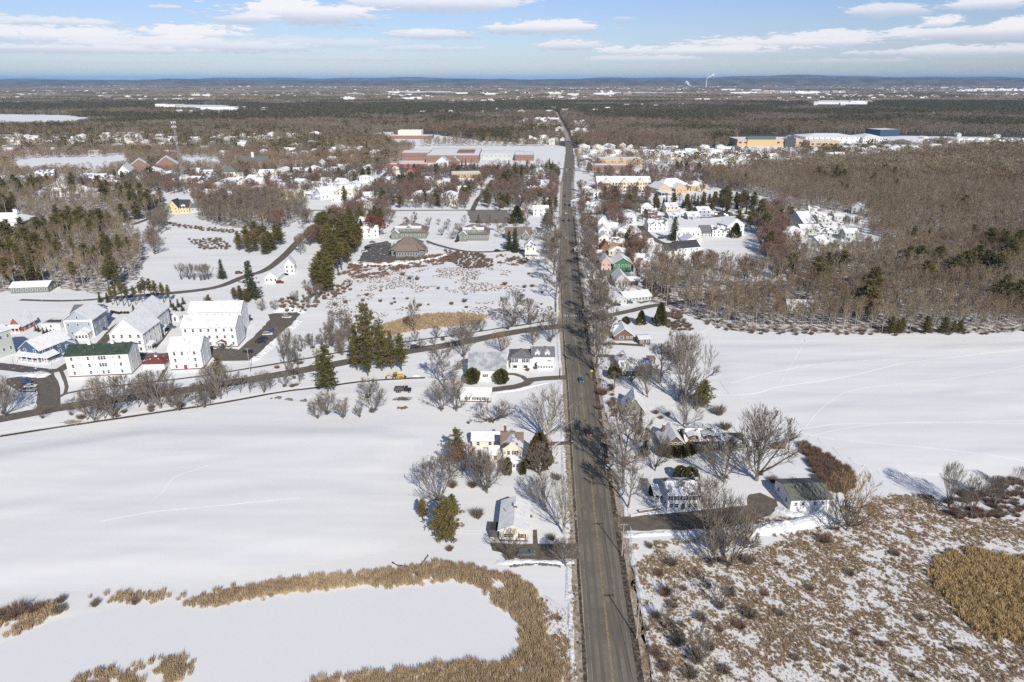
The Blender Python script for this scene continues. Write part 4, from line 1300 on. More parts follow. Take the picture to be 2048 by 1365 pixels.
# inn
b = Bld('inn', 'long pale yellow inn with snowy roofs and three small gables', 'inn', (1194, 379), (1300, 379), lod=1)
b.block(20, 365, 353, 'gx', M_paleyel, R_snow, (18, 2), (2, 2), oh=.8, ws=(1.6, 1.8))
x0, x1, y0, y1, e_, r_, _k = b.last
for fx in (.18, .52, .82):
    c = x0 + (x1 - x0) * fx
    b.local(c - 5, c + 5, -1.2, 9, e_, e_ + 4.2, 'gy', M_paleyel, R_snow, (3, 2), (0, 0), ws=(1.4, 1.8), zb=.01)
b = Bld('inn', 'tan many gabled lodge with a snowy portico beside the pale yellow inn', 'inn', (1322, 387), (1380, 384), lod=1)
b.block(24, 375, 357, 'hip', M_tan, R_snow, (6, 1), (3, 1), oh=1.0)
b.local(-26, -10, -8, 16, 6, 11, 'gy', M_tan, R_snow, (3, 1), (2, 1))
b.local(-6, 8, -10, 2, 6, 11, 'gy', M_tan, R_snow, (3, 1), (2, 1))
b.porch(-30, -14, -22, -9, 4, 5, R_snow, 0, False)
b.local(22, 42, 4, 24, 6, 10, 'hip', M_tan, R_snow, (4, 1), (2, 1))
# brick shops, supermarket, offices
b = simple('long brick shop row beyond the inn', (1184, 343), (1262, 343), 24, 331, 328, 'flat', M_brickw, R_snow, (14, 1), (2, 1), name='shop_row', cat='shops')
b = simple('tan shop row with a teal roof edge behind the brick shops', (1198, 332), (1285, 332), 30, 318, 315, 'flat', M_tan, R_snow, (12, 1), (2, 1), name='shop_row', cat='shops')
b = Bld('supermarket', 'tan supermarket with a green roof strip and dark entrance gable', 'supermarket', (1474, 294), (1605, 294), lod=1)
b.block(60, 279, 275, 'flat', M_tan, R_snow, (12, 1), (2, 1), ws=(5, 3))
x0, x1, y0, y1, e_, r_, _k = b.last
b.local(x0 + 18, x0 + 70, -2, 8, e_ + 1, e_ + 5, 'gx', M_tan, R_teal, (0, 0), (0, 0), oh=1)
b.local(x0 + 88, x0 + 108, -3, 10, e_ + 1, e_ + 7, 'gy', M_darkwall, R_greyp, (1, 1), (0, 0), oh=1)
b.local(x1 + .5, x1 + 55, -30, 10, 13, 13, 'flat', M_tan, R_snow, (5, 1), (3, 1), ws=(5, 3))
b = Bld('office_building', 'large white office block with three floors of windows and snowy hip roof', 'office building', (1725, 287), (1768, 287), lod=1)
b.block(60, 276, 268, 'hip', M_white, R_snow, (8, 2), (4, 2), ws=(2.4, 1.8), oh=1)
b.local(b.last[0] - 110, b.last[0] - 1, 10, 75, 11, 16, 'hip', M_white, R_snow, (10, 2), (3, 2), oh=1, ws=(2.4, 1.8))
b = simple('dark blue glass office building beyond the white office', (1759, 274), (1798, 273), 45, 260, 257, 'flat', M_bluewall, R_snow, (0, 0), (0, 0), name='office_building', cat='office building')
b = simple('grey metal hall with a snowy roof east of the white office', (1822, 291), (1868, 290), 45, 284, 278, 'gx', M_greysid, R_snow, (6, 1), (2, 1), name='hall', cat='hall')
b = simple('row of long white sheds with a teal stripe near the frame edge', (1905, 288), (1990, 287), 40, 278, 274, 'flat', M_white, R_snow, (14, 1), (2, 1), name='hall', cat='hall')
b = simple('low white hall standing before the white office block', (1680, 305), (1720, 304), 30, 298, 292, 'gx', M_white, R_snow, (6, 1), (2, 1), name='hall', cat='hall')
# hidden houses in the bare wood
for i, (A, B_, ye, yr, kd) in enumerate((((1570, 452), (1605, 462), 437, 424, 'gy'), ((1630, 445), (1662, 445), 434, 428, 'hip'), ((1668, 442), (1690, 442), 433, 427, 'gx'),
                                         ((1700, 446), (1722, 446), 435, 431, 'hip'), ((1600, 470), (1640, 470), 458, 449, 'gx'), ((1650, 472), (1690, 472), 460, 452, 'gx'),
                                         ((1610, 492), (1640, 498), 484, 474, 'gy'), ((1720, 490), (1746, 498), 482, 472, 'gx'))):
    simple('snow roofed grey white house half hidden in the bare wood', A, B_, 12, ye, yr, kd, M_greysid, R_snow, (3, 1), (2, 1), group='houses hidden in the bare wood', lod=1)
simple('long house with a snowy roof showing through the bare wood edge', (1574, 621), (1636, 624), 11, 612, 600, 'gx', M_greysid, R_snow, (5, 1), (1, 1))

# generic houses of the village and beyond
WALLS = [M_white, M_white, M_white, M_cream, M_greysid, M_greyblue, M_white, M_brownsid, M_paleyel]
ROOFS = [R_snow, R_snow, R_snow, R_snow, R_greyp, R_brownp]


def houses(n, x0, x1, y0, y1, label, group, seed, wmin=10, wmax=17, walls=WALLS, lod=1, name='house', cat='house', f=(3, 2)):
    r = random.Random(seed)
    k = tries = 0
    while k < n and tries < n * 40:
        tries += 1
        px, py = r.uniform(x0, x1), r.uniform(y0, y1)
        g = G(px, py)
        wd, dp = r.uniform(wmin, wmax), r.uniform(8, 13)
        if any((g.x - a) ** 2 + (g.y + dp / 2 - b_) ** 2 < (c + wd / 2 + 2) ** 2 for a, b_, c in BOXES):
            continue
        bad = False
        for pts, hw in ROADS:
            for p in pts[::2]:
                if (p.x - g.x) ** 2 + (p.y - g.y - dp / 2) ** 2 < (hw + wd * .6) ** 2:
                    bad = True
                    break
            if bad:
                break
        if bad:
            continue
        k += 1
        rz = r.choice([0, 0, .15, -.2, .4, -.5, 1.2])
        fl = r.choice([1, 2, 2])
        e = 2.9 * fl + .3
        kind = r.choice(['gx', 'gy', 'gy', 'gx', 'hip'])
        b = Bld(name, label, cat, (px, py), (px + 5, py), group, lod)
        b.root.location = (g.x, g.y, 0)
        b.root.rotation_euler = (0, 0, rz)
        b.fw = Matrix.Translation((g.x, g.y, 0)) @ Matrix.Rotation(rz, 4, 'Z')
        far = g.y > 1300
        wl = r.choice(walls)
        b.local(-wd / 2, wd / 2, 0, dp, e, e + r.uniform(1.8, 3.4), kind, wl, r.choice(ROOFS), (3, fl) if not far else (0, 0), (2, fl) if not far else (0, 0), oh=.5)
        if not far:
            if g.y < 1000 and b.last[6] == 'gx' and r.random() < .5:
                b.dormer(-1.4, 1.4, wl, R_snow, zb=b.last[4] - .1, h=1.2, rise=.8)
            if r.random() < .6:
                b.chimney(r.uniform(.3, .7), .5, up=.5, cap=False)
            if r.random() < .6:
                b.local(wd / 2, wd / 2 + r.uniform(3.5, 6), 1.5, dp - 1, 2.8, 4.3, 'gx', wl, R_snow, (1, 1), (0, 0), oh=.3)
            if r.random() < .4:
                b.local(-2, 2, -2, 0, 2.5, 3.3, 'gy', wl, R_snow, (0, 0), (0, 0), oh=.3)


houses(18, 385, 640, 373, 402, 'snow roofed village house among bare trees west of the diagonal street', 'village houses west of the diagonal street', 1)
houses(26, 180, 640, 350, 374, 'snow roofed house in the dense tree-filled village centre', 'houses in the village centre', 2)
houses(18, 640, 800, 340, 402, 'snow roofed house near the upper end of the diagonal street', 'houses at the upper diagonal street', 3)
houses(5, 655, 740, 400, 440, 'white house beside the lower diagonal street', 'white houses by the lower street', 4, walls=[M_white])
houses(13, 830, 935, 365, 414, 'snow roofed house between the tan block and the cross street', 'houses below the tan block', 5, walls=[M_white, M_cream])
houses(14, 1050, 1118, 345, 442, 'small snowy house close to the west side of the main road', 'houses on the west side of the road', 6, walls=[M_white, M_white, M_cream])
houses(10, 1160, 1200, 385, 445, 'small snowy house close to the east side of the main road', 'houses on the east side of the road', 7)
houses(14, 0, 230, 395 - 25, 362, 'snow roofed house among pines at the west of the village', 'houses west of the village', 8)
houses(36, 0, 560, 270, 314, 'distant snow roofed house in the scattered western suburb', 'distant houses of the western suburb', 9, 10, 18)
houses(26, 1160, 1470, 300, 332, 'snow roofed building in the village quarter beyond the inn', 'buildings beyond the inn', 10, 10, 22)
houses(24, 1480, 1900, 298, 326, 'snow roofed house below the supermarket', 'houses below the supermarket', 12, 9, 18)
houses(12, 1850, 2048, 272, 300, 'snow roofed house near the long white sheds', 'houses near the long white sheds', 13, 9, 18)
houses(10, 1020, 1122, 244, 280, 'distant white house beside the far end of the main road', 'distant houses along the far road', 14, 8, 13, walls=[M_white])
houses(12, 560, 780, 310, 330, 'snow roofed house at the north edge of the village', 'houses at the north edge of the village', 15)
houses(8, 1400, 1560, 470, 400, 'small snow roofed house among trees near the townhouses', 'houses near the townhouses', 16, 8, 11) if False else None
houses(9, 1225, 1300, 440, 545, 'small snowy house among the trees behind the eastern roadside row', 'houses behind the eastern row', 18, 8, 12)
houses(5, 1165, 1200, 480, 560, 'tiny snowy outbuilding between the road and the eastern houses', 'outbuildings by the eastern road', 19, 4, 7, name='outbuilding', cat='outbuilding')
houses(8, 1290, 1420, 424, 440, 'snowy house behind the townhouse lot', 'houses behind the townhouse lot', 20, 9, 13)
houses(10, 1560, 1735, 425, 500, 'small pale house glimpsed between bare trees of the wood', 'small houses between the bare trees', 21, 9, 13, walls=[M_white, M_greysid, M_cream])
houses(7, 60, 230, 376, 396, 'snowy house near the pines at the western frame edge', 'houses near the western pines', 22)
houses(4, 655, 745, 446, 478, 'white house tucked behind the dense pine row', 'houses behind the pine row', 23, walls=[M_white])
houses(10, 560, 780, 284, 312, 'far snowy building north west of the school', 'buildings north west of the school', 24, 12, 26)
houses(20, 0, 2048, 178, 250, 'tiny far off house among the woods', 'far off houses among the woods', 17, 8, 14, walls=[M_white, M_cream])


def big(label, group, items, seed, hmin=8, hmax=14):
    r = random.Random(seed)
    for (x0, x1, y) in items:
        b = Bld('warehouse', label, 'warehouse', (x0, y), (x1, y), group, 0)
        hh = r.uniform(hmin, hmax)
        L = (b.b - b.a).length
        b.local(-L / 2, L / 2, 0, r.uniform(60, 120), hh, hh, 'flat', r.choice([M_white, M_white, M_cream, M_brickw]), R_snow, (0, 0), (0, 0))
        k = r.choice([0, 1, 2])
        for j in range(k):
            c = r.uniform(-L / 3, L / 3)
            b.local(c - L / 10, c + L / 10, 5, 30, hh * 1.4, hh * 1.4, 'flat', M_white, R_snow, (0, 0), (0, 0))


big('long low white building in the far off commercial strip', 'far off commercial buildings', [(1180, 1240, 189), (1246, 1270, 188), (1320, 1385, 188), (1390, 1420, 187), (1460, 1500, 187), (1510, 1560, 186),
     (1590, 1640, 187), (1645, 1700, 185), (1040, 1080, 190), (1090, 1130, 189), (1135, 1160, 191), (1440, 1480, 181), (1570, 1600, 180), (1500, 1530, 181)], 3)
big('far off white industrial building on the eastern plain', 'far off industrial buildings', [(1910, 1950, 177), (1955, 1990, 179), (1995, 2020, 180), (2028, 2060, 182), (1880, 1905, 176), (1800, 1820, 178)], 4)
big('large snow covered warehouse roof in the middle of the far woods', 'far warehouses', [(1620, 1760, 209)], 5, 10, 11)
big('distant snowy building among the western woods', 'distant buildings in the western woods', [(194, 222, 197), (242, 260, 195), (272, 282, 194), (375, 400, 192), (405, 420, 193), (555, 580, 167),
     (475, 482, 174), (490, 500, 174), (680, 710, 200), (800, 850, 199), (300, 350, 214), (390, 470, 219)], 6, 8, 14)
big('far off snowy building near the pale clearing', 'far off buildings near the clearing', [(905, 942, 188), (960, 1000, 190), (1000, 1020, 186), (560, 570, 176), (770, 800, 186)], 7)

# landmark silhouettes far away
def stack(px, py, top, wide, label, name='chimney_stack', cat='chimney'):
    g = G(px, py)
    h = ZH(top, g.y)
    t = thing(name, label, cat, g)
    q = MB()
    q.tube((0, 0, 0), (0, 0, h), wide, wide * .6, 10)
    q.build('shaft', M_trim, t)
    q = MB()
    q.tube((0, 0, h), (0, 0, h + 3), wide * .7, wide * .7, 10)
    q.build('rim', M_brickd, t)
    return g, h


g1, h1 = stack(1412, 176, 158, 6, 'tall far off chimney giving off white smoke')
stack(1163, 168, 157, 7, 'pale far off stack of the power station')
big('boxy white block of the far off power station', 'power station blocks', [(1158, 1165, 169), (1167, 1176, 169)], 8, 40, 60)
stack(676, 172, 165, 9, 'slim white far off tower above a low hall', 'tower', 'tower')
stack(8, 156, 150, 30, 'white water tower standing on the western horizon', 'water_tower', 'water tower')
M_smoke = mat('smoke', (0.85, 0.87, 0.9), 1.0)
def smoke(c, s, label):
    r = random.Random(int(c[0]))
    mb = MB()
    for k in range(16):
        t = k / 15
        x, y, z = c[0] + t * s * 2.4 * (1 if c[2] > 60 else -.4) + r.uniform(-s, s) * .25, c[1] + r.uniform(-s, s) * .3, c[2] + t * s * 1.3 + r.uniform(-s, s) * .2
        R_ = s * (.18 + .4 * t * (1.1 - t * .5))
        for j in range(3):
            ox, oz = r.uniform(-1, 1) * R_ * .7, r.uniform(-1, 1) * R_ * .5
            n = 7
            vs = [(x + ox, y, z + oz + R_ * .6)]
            for i in range(n):
                a = 6.283 * i / n
                rr = R_ * .6 * r.uniform(.7, 1.15)
                vs.append((x + ox + rr * math.cos(a), y + rr * math.sin(a), z + oz))
            vs.append((x + ox, y, z + oz - R_ * .5))
            mb.add(vs, [(0, i + 1, (i + 1) % n + 1) for i in range(n)] + [(n + 1, (i + 1) % n + 1, i + 1) for i in range(n)])
    tag(mb.build('smoke', M_smoke), label, None, None, 'stuff')
smoke((g1.x, g1.y, h1 + 5), 38, 'white smoke drifting from the far chimney')
smoke((g1.x - 230, g1.y, 20), 45, 'white steam rising low beside the far chimney')

# lattice phone mast
g = G(368, 372)
h = ZH(243, g.y)
t = thing('phone_mast', 'tall grey lattice phone mast rising above the village', 'mast', g)
q = MB()
n = 14
for k in range(n):
    z0, z1 = h * k / n, h * (k + 1) / n
    w0, w1 = 2.2 - 1.5 * k / n, 2.2 - 1.5 * (k + 1) / n
    c0 = [(w0 * math.cos(a), w0 * math.sin(a), z0) for a in (0, 2.094, 4.189)]
    c1 = [(w1 * math.cos(a), w1 * math.sin(a), z1) for a in (0, 2.094, 4.189)]
    for i in range(3):
        q.tube(c0[i], c1[i], .16, .16, 4)
        q.tube(c0[i], c1[(i + 1) % 3], .08, .08, 3)
        q.tube(c1[i], c1[(i + 1) % 3], .08, .08, 3)
q.build('lattice_shaft', M_steel, t)
for zz_ in (h - 1.5, h - 6.5):
    q = MB()
    q.disc((0, 0, zz_), 2.0, .3, 'z', 12)
    q.build('platform', M_steel, t)
    for a in range(6):
        q = MB()
        ca, sa = math.cos(a * 1.047), math.sin(a * 1.047)
        q.box(2.3 * ca - .25, 2.3 * sa - .25, zz_ - .8, 2.3 * ca + .25, 2.3 * sa + .25, zz_ + 1.5)
        q.build('antenna', M_trim, t)

# ------------------------------------------------------------------ vegetation
def rdir(r, axis, ang):
    """unit vector at angle ang from axis, random turn"""
    a = axis.orthogonal().normalized()
    b = axis.cross(a)
    t = r.uniform(0, 2 * math.pi)
    return (axis * math.cos(ang) + (a * math.cos(t) + b * math.sin(t)) * math.sin(ang)).normalized()


def bare_meshes(seed, h=14.0, rad=6.5, trunk=0.16, limbs=7, spread=(18, 52), n2=6, n3=5, n4=4, tr=0.38, barkm=None, twigm=None, twig_w=0.045, leader=False, stems=1):
    """trunk and limbs in one mesh, finer branches and twigs in the other; unit: metres"""
    r = random.Random(seed)
    T, C = MB(), MB()
    cz, rz_ = h * 0.60, h * 0.41
    UP = Vector((0, 0, 1))

    def reach(p, d):
        # distance from p along d to the egg shaped outline of the crown
        A = (d.x / rad) ** 2 + (d.y / rad) ** 2 + (d.z / rz_) ** 2
        B = 2 * (p.x * d.x / rad ** 2 + p.y * d.y / rad ** 2 + (p.z - cz) * d.z / rz_ ** 2)
        Cc = (p.x / rad) ** 2 + (p.y / rad) ** 2 + ((p.z - cz) / rz_) ** 2 - 1
        q = B * B - 4 * A * Cc
        return (-B + math.sqrt(q)) / (2 * A) if q > 0 else 0.5

    def limb(p, d, L, r0, r1, mb, sides, nseg, up, jit):
        pts = [(p.copy(), d.copy(), r0)]
        for k in range(nseg):
            d = (d + UP * up + Vector((r.uniform(-jit, jit), r.uniform(-jit, jit), r.uniform(-jit, jit) * .6))).normalized()
            q = p + d * (L / nseg)
            ra = r0 + (r1 - r0) * (k + 1) / nseg
            mb.tube(p, q, r0 + (r1 - r0) * k / nseg, ra, sides)
            p = q
            pts.append((p.copy(), d.copy(), ra))
        return pts

    def twigs(pts, n, L):
        for _ in range(n):
            k = r.randint(1, len(pts) - 1)
            p, d, _r = pts[k]
            p = pts[k - 1][0].lerp(p, r.random())
            e = rdir(r, d, r.uniform(.3, .95)) + UP * .25
            e.normalize()
            l_ = L * r.uniform(.6, 1.2)
            s = rdir(r, e, math.pi / 2) * twig_w
            m = p + e * l_ * .55 + rdir(r, e, 1.5) * l_ * .05
            C.add([p - s, p + s, m + s * .6, m - s * .6, p + e * l_ + UP * l_ * .08], [(0, 1, 2, 3), (3, 2, 4)])

    for st in range(stems):
        base = Vector((0, 0, -0.2)) if stems == 1 else Vector((r.uniform(-.5, .5), r.uniform(-.5, .5), -.2))
        d0 = rdir(r, UP, r.uniform(0, .05) if stems == 1 else r.uniform(.08, .4))
        th = h * trunk
        if leader:
            tp = limb(base, d0, h * .88, tr, .05, T, 5, 8, .02, .06)
            starts = []
            for k in range(limbs):
                f = trunk + (0.96 - trunk) * (k + r.random()) / limbs
                i = min(7, int(f * 8))
                q = tp[i][0].lerp(tp[i + 1][0], f * 8 - i)
                starts.append((q, tp[i][1], tr * (1 - f) * .55 + .03, f))
        else:
            tp = limb(base, d0, th, tr * 1.15, tr * .85, T, 6, 2, .02, .05)
            starts = [(tp[-1][0] - Vector((0, 0, r.uniform(0, th * .25))), tp[-1][1], tr * r.uniform(.42, .62), 0) for _ in range(limbs)]
        for (p, ax, rr, f) in starts:
            if leader:
                d = rdir(r, ax, math.radians(r.uniform(*spread)))
                L = reach(p, d) * r.uniform(.75, 1.0)
            else:
                d = rdir(r, ax, math.radians(r.uniform(*spread)))
                L = reach(p, d) * r.uniform(.82, 1.0)
            l1 = limb(p, d, L, rr, rr * .22, T, 4, 5, .05, .16)
            for j in range(n2):
                k = r.randint(1, 4)
                p2 = l1[k][0].lerp(l1[k + 1][0], r.random()) if k < 5 else l1[k][0]
                d2 = rdir(r, l1[k][1], r.uniform(.4, .85))
                d2 = (d2 + UP * .22).normalized()
                L2 = min(reach(p2, d2) * r.uniform(.75, 1.02), L * .6)
                if L2 < .5:
                    L2 = .5
                l2 = limb(p2, d2, L2, l1[k][2] * .55, .025, T if l1[k][2] > .07 else C, 3, 4, .06, .18)
                for m in range(n3):
                    k3 = r.randint(1, 3)
                    p3 = l2[k3][0].lerp(l2[k3 + 1][0], r.random())
                    d3 = (rdir(r, l2[k3][1], r.uniform(.35, .9)) + UP * .2).normalized()
                    L3 = max(.4, min(reach(p3, d3), L2 * .6) * r.uniform(.7, 1.05))
                    l3 = limb(p3, d3, L3, .022, .012, C, 3, 2, .08, .2)
                    twigs(l3, n4, min(1.1, L3 * .7))
            twigs(l1, n4 * 3, 1.0)
    return T, C


def needle_clump(mb, r, c, size, n, wide=.12, droop=0.0, out=None):
    for _ in range(n):
        d = Vector((r.gauss(0, 1), r.gauss(0, 1), r.gauss(0, .55) + .15)).normalized()
        if out is not None:
            d = (d + out * .7).normalized()
        p = c + d * size * r.uniform(.05, .5)
        e = p + d * size * r.uniform(.5, .9) - Vector((0, 0, droop * size))
        s = rdir(r, d, math.pi / 2) * wide * size * r.uniform(.7, 1.3)
        mb.add([p - s, p + s, e + s * .5, e - s * .5], [(0, 1, 2, 3)])


def pine_meshes(seed, h=18.0, rad=4.0, base=.3, shape='pine', dens=1.0, whorl=0.85):
    r = random.Random(seed)
    T, C = MB(), MB()
    T.tube((0, 0, -.2), (0, 0, h * .5), h * .018 + .05, h * .012 + .02, 6)
    T.tube((0, 0, h * .5), (r.uniform(-.2, .2), r.uniform(-.2, .2), h * .97), h * .012 + .02, .03, 5)
    z = h * base
    a0 = r.uniform(0, 6.28)
    while z < h * .985:
        f = (z - h * base) / (h * (1 - base))
        if shape == 'spruce':
            R0 = rad * (1 - f) ** .85 + .25
        elif shape == 'pine':
            R0 = rad * (math.sin(math.pi * min(1, .18 + f * .80)) ** .7) * (1 - .35 * f) + .3
        else:
            R0 = rad * math.sqrt(max(0, 1 - (2 * f - .75) ** 2 / 1.6)) * (1 - f * .4)
        nb = max(3, int((4 + 2.2 * R0) * dens))
        lobes = [r.uniform(.42, 1.22) for _ in range(5)]
        for b in range(nb):
            a = a0 + 6.283 * (b + r.uniform(-.3, .3)) / nb
            R_ = R0 * lobes[int(a * 5 / 6.283) % 5] * r.uniform(.8, 1.1)
            if r.random() < (.12 if shape == 'pine' else .04):
                continue
            tilt = -.18 if shape == 'spruce' else .12 + .3 * f
            d = Vector((math.cos(a), math.sin(a), tilt)).normalized()
            p0 = Vector((0, 0, z))
            p1 = p0 + d * R_
            if R_ > 1.2:
                T.tube(p0, p0 + d * R_ * .8, .05, .02, 3)
            nc = max(2, int(R_ / .62))
            for k in range(nc):
                t = .22 + .78 * (k + r.random() * .5) / nc
                c = p0.lerp(p1, t) + Vector((r.uniform(-.25, .25), r.uniform(-.25, .25), r.uniform(-.12, .2)))
                needle_clump(C, r, c, (.75 if shape == 'pine' else .55) * (.7 + .5 * r.random()), int(9 * dens) + 1, .17, .25 if shape == 'spruce' else -.1, d)
        a0 += 1.1
        z += whorl * (h / 18) * r.uniform(.8, 1.2) + .1
    return T, C


def cedar_meshes(seed, h=6.0, rad=1.6, shape='cone', n=1500):
    r = random.Random(seed)
    T, C = MB(), MB()
    T.tube((0, 0, -.1), (0, 0, h * .8), .12, .04, 5)
    for _ in range(n):
        f = r.random() ** .8
        z = h * (.03 + .95 * f)
        if shape == 'cone':
            R0 = rad * (1 - f) ** .7 * min(1, .55 + f * 5)
        elif shape == 'column':
            R0 = rad * (math.sin(math.pi * min(1, .25 + f * .75)) ** .6)
        else:
            R0 = rad * math.sqrt(max(.02, 1 - (2 * f - .9) ** 2))
        a = r.uniform(0, 6.283)
        lump = 1 + .13 * math.sin(a * 3 + seed) * math.sin(z * 2.2 + seed) + .08 * math.sin(a * 7 + z * 3)
        q = R0 * lump * (1 - .45 * r.random() ** 2.5)
        c = Vector((q * math.cos(a), q * math.sin(a), z))
        out = Vector((math.cos(a), math.sin(a), .9)).normalized()
        s1 = rdir(r, out, math.pi / 2) * .20 * (h / 6) ** .4
        e = c + out * .42 * (h / 6) ** .4
        C.add([c - s1, c + s1, e + s1 * .5, e - s1 * .5], [(0, 1, 2, 3)])
    return T, C


def shrub_meshes(seed, h=2.2, rad=1.6, n=90, tw=.03):
    r = random.Random(seed)
    C = MB()
    for _ in range(n):
        a = r.uniform(0, 6.283)
        p = Vector((math.cos(a), math.sin(a), 0)) * rad * .35 * r.random()
        d = Vector((math.cos(a) * r.uniform(.1, 1) * rad, math.sin(a) * r.uniform(.1, 1) * rad, h * r.uniform(.7, 1.1)))
        L = d.length
        d.normalize()
        q = p + d * L * .55
        C.tube(p, q, tw, tw * .6, 3)
        for _k in range(5):
            e = rdir(r, d, r.uniform(.1, .7))
            s = rdir(r, e, 1.57) * tw * .9
            b_ = p.lerp(q, r.uniform(.4, 1))
            C.add([b_ - s, b_ + s, b_ + e * L * r.uniform(.3, .5)], [(0, 1, 2)])
    return C


def blades(seed, n, h, rad, w_, lean=.25):
    r = random.Random(seed)
    C = MB()
    for _ in range(n):
        a, q = r.uniform(0, 6.283), rad * math.sqrt(r.random())
        p = Vector((q * math.cos(a), q * math.sin(a), 0))
        t = r.uniform(0, 6.283)
        s = Vector((math.cos(t), math.sin(t), 0)) * w_
        hh = h * r.uniform(.6, 1.15)
        tip = p + Vector((r.uniform(-lean, lean) * hh + lean * .4 * hh, r.uniform(-lean, lean) * hh, hh))
        m = p.lerp(tip, .6) + Vector((0, 0, .05 * hh))
        C.add([p - s, p + s, m + s * .9, m - s * .9, tip], [(0, 1, 2, 3), (3, 2, 4)])
    return C


def far_tree(seed, h=14, rad=3.6, conifer=False):
    r = random.Random(seed)
    C = MB()
    C.tube((0, 0, 0), (0, 0, h * .8), .28, .1, 3, 0)
    n = 60 if conifer else 70
    for _ in range(n):
        f = r.random()
        z = h * (.25 + .72 * f)
        R0 = rad * (math.sin(math.pi * min(1, .15 + f * .8)) ** .7)
        a = r.uniform(0, 6.283)
        q = R0 * r.random() ** .5
        c = Vector((q * math.cos(a), q * math.sin(a), z))
        if conifer:
            d = Vector((math.cos(a), math.sin(a), .5)).normalized()
            s = rdir(r, d, 1.57) * .65
            e = c + d * 1.5
            C.add([c - s, c + s, e + s * .5, e - s * .5], [(0, 1, 2, 3)], 1)
        else:
            d = (Vector((math.cos(a) * .6, math.sin(a) * .6, 1)) + Vector((r.uniform(-.3, .3), r.uniform(-.3, .3), 0))).normalized()
            s = rdir(r, d, 1.57) * .16
            e = c + d * 2.6
            C.add([c - s, c + s, e], [(0, 1, 2)], 1)
            e2 = c + rdir(r, d, .5) * 2.2
            C.add([c - s, c + s, e2], [(0, 1, 2)], 1)
    return C


def canopy_clump(seed, R_=9.0, h=12.0):
    """several crowns seen from kilometres away: lumpy tops down to the ground"""
    r = random.Random(seed)
    C = MB()
    for _ in range(7):
        x, y = r.uniform(-R_, R_), r.uniform(-R_, R_)
        rr, hh = r.uniform(2.6, 4.6), h * r.uniform(.65, 1.1)
        n = 6
        vs = []
        for z, q in ((0, .75), (hh * .45, 1.0), (hh * .8, .7)):
            for i in range(n):
                a = 6.283 * (i + r.uniform(-.3, .3)) / n
                vs.append((x + rr * q * math.cos(a) * r.uniform(.8, 1.2), y + rr * q * math.sin(a) * r.uniform(.8, 1.2), z))
        vs.append((x, y, hh))
        fs = []
        for k in range(2):
            fs += [(k * n + i, k * n + (i + 1) % n, (k + 1) * n + (i + 1) % n, (k + 1) * n + i) for i in range(n)]
        fs += [(2 * n + i, 2 * n + (i + 1) % n, 3 * n) for i in range(n)]
        C.add(vs, fs, 0)
    return C


# ---- kinds of tree: (trunk mesh, crown mesh, own height)
def kind(name, tc, mt, mc, h):
    return (tc[0].mesh(name + '_trunk', mt), tc[1].mesh(name + '_crown', mc), h)


WIDE = [kind('wide', bare_meshes(20 + i, 14, 7.4, .13, 11, (8, 82), 8, 6, 5, .36), M_bark, M_twig, 14.0) for i in range(4)]
TALL = [kind('tall', bare_meshes(30 + i, 16, 4.6, .18, 14, (22, 58), 5, 5, 5, .26, leader=True), M_bark, M_twig, 16.0) for i in range(3)]
SMALL = [kind('small', bare_meshes(40 + i, 7, 3.4, .1, 9, (12, 80), 6, 5, 5, .15, twig_w=.03), M_barkdk, M_twig, 7.0) for i in range(2)]
MULTI = [kind('multi', bare_meshes(50 + i, 13, 6.0, .06, 3, (8, 34), 5, 4, 4, .17, stems=5, twig_w=.032), M_bark, M_twig, 13.0) for i in range(2)]
GIANT = [kind('giant', bare_meshes(60 + i, 17, 8.8, .17, 10, (10, 75), 7, 5, 5, .55, twig_w=.035), M_barkpale, M_twig, 17.0) for i in range(1)]
ORANGE = [kind('orange', bare_meshes(70, 12, 6.5, .1, 8, (15, 60), 6, 5, 6, .32), M_bark, M_twig_o, 12.0)]
REDD = [kind('redd', bare_meshes(80 + i, 11, 5, .12, 8, (15, 50), 6, 5, 6, .25), M_barkdk, M_twig_r, 11.0) for i in range(2)]
RUSSET = [kind('russet', bare_meshes(90, 11, 5, .12, 9, (15, 55), 7, 5, 7, .25, twig_w=.09), M_barkdk, M_leaf_r, 11.0)]
WOOD = [kind('wood', bare_meshes(100 + i, 15, 3.0 + .35 * (i % 3), .34, 9, (18, 42), 4, 3, 3, .17, leader=True, twig_w=.06), M_barkpale, M_twig_w, 15.0) for i in range(5)]
PINE = [kind('pine', pine_meshes(200 + i, 18, 4.2, .12 if i % 2 else .24, 'pine'), M_barkdk, M_needle, 18.0) for i in range(4)]
TPINE = [kind('tall_pine', pine_meshes(210 + i, 20, 3.4, .5, 'pine'), M_barkdk, M_needle, 20.0) for i in range(2)]
SPRUCE = [kind('spruce', pine_meshes(220 + i, 14, 3.3, .05, 'spruce', 1.0, .62), M_barkdk, M_needle_g, 14.0) for i in range(3)]
CONE = [kind('cone', cedar_meshes(230 + i, 6, 1.9, 'cone'), M_barkdk, M_cedar, 6.0) for i in range(2)]
COLUMN = [kind('column', cedar_meshes(240, 5, .95, 'column', 1100), M_barkdk, M_cedar, 5.0)]
ROUND = [kind('round', cedar_meshes(250 + i, 4, 2.0, 'round', 1500), M_barkdk, M_cedar, 4.0) for i in range(2)]
BUSH = [shrub_meshes(260 + i, 2.2, 1.7, 110).mesh('bush_twigs', M_twig) for i in range(3)]
BUSHR = [shrub_meshes(270 + i, 2.0, 1.8, 130).mesh('bush_twigs', M_twig_r) for i in range(3)]

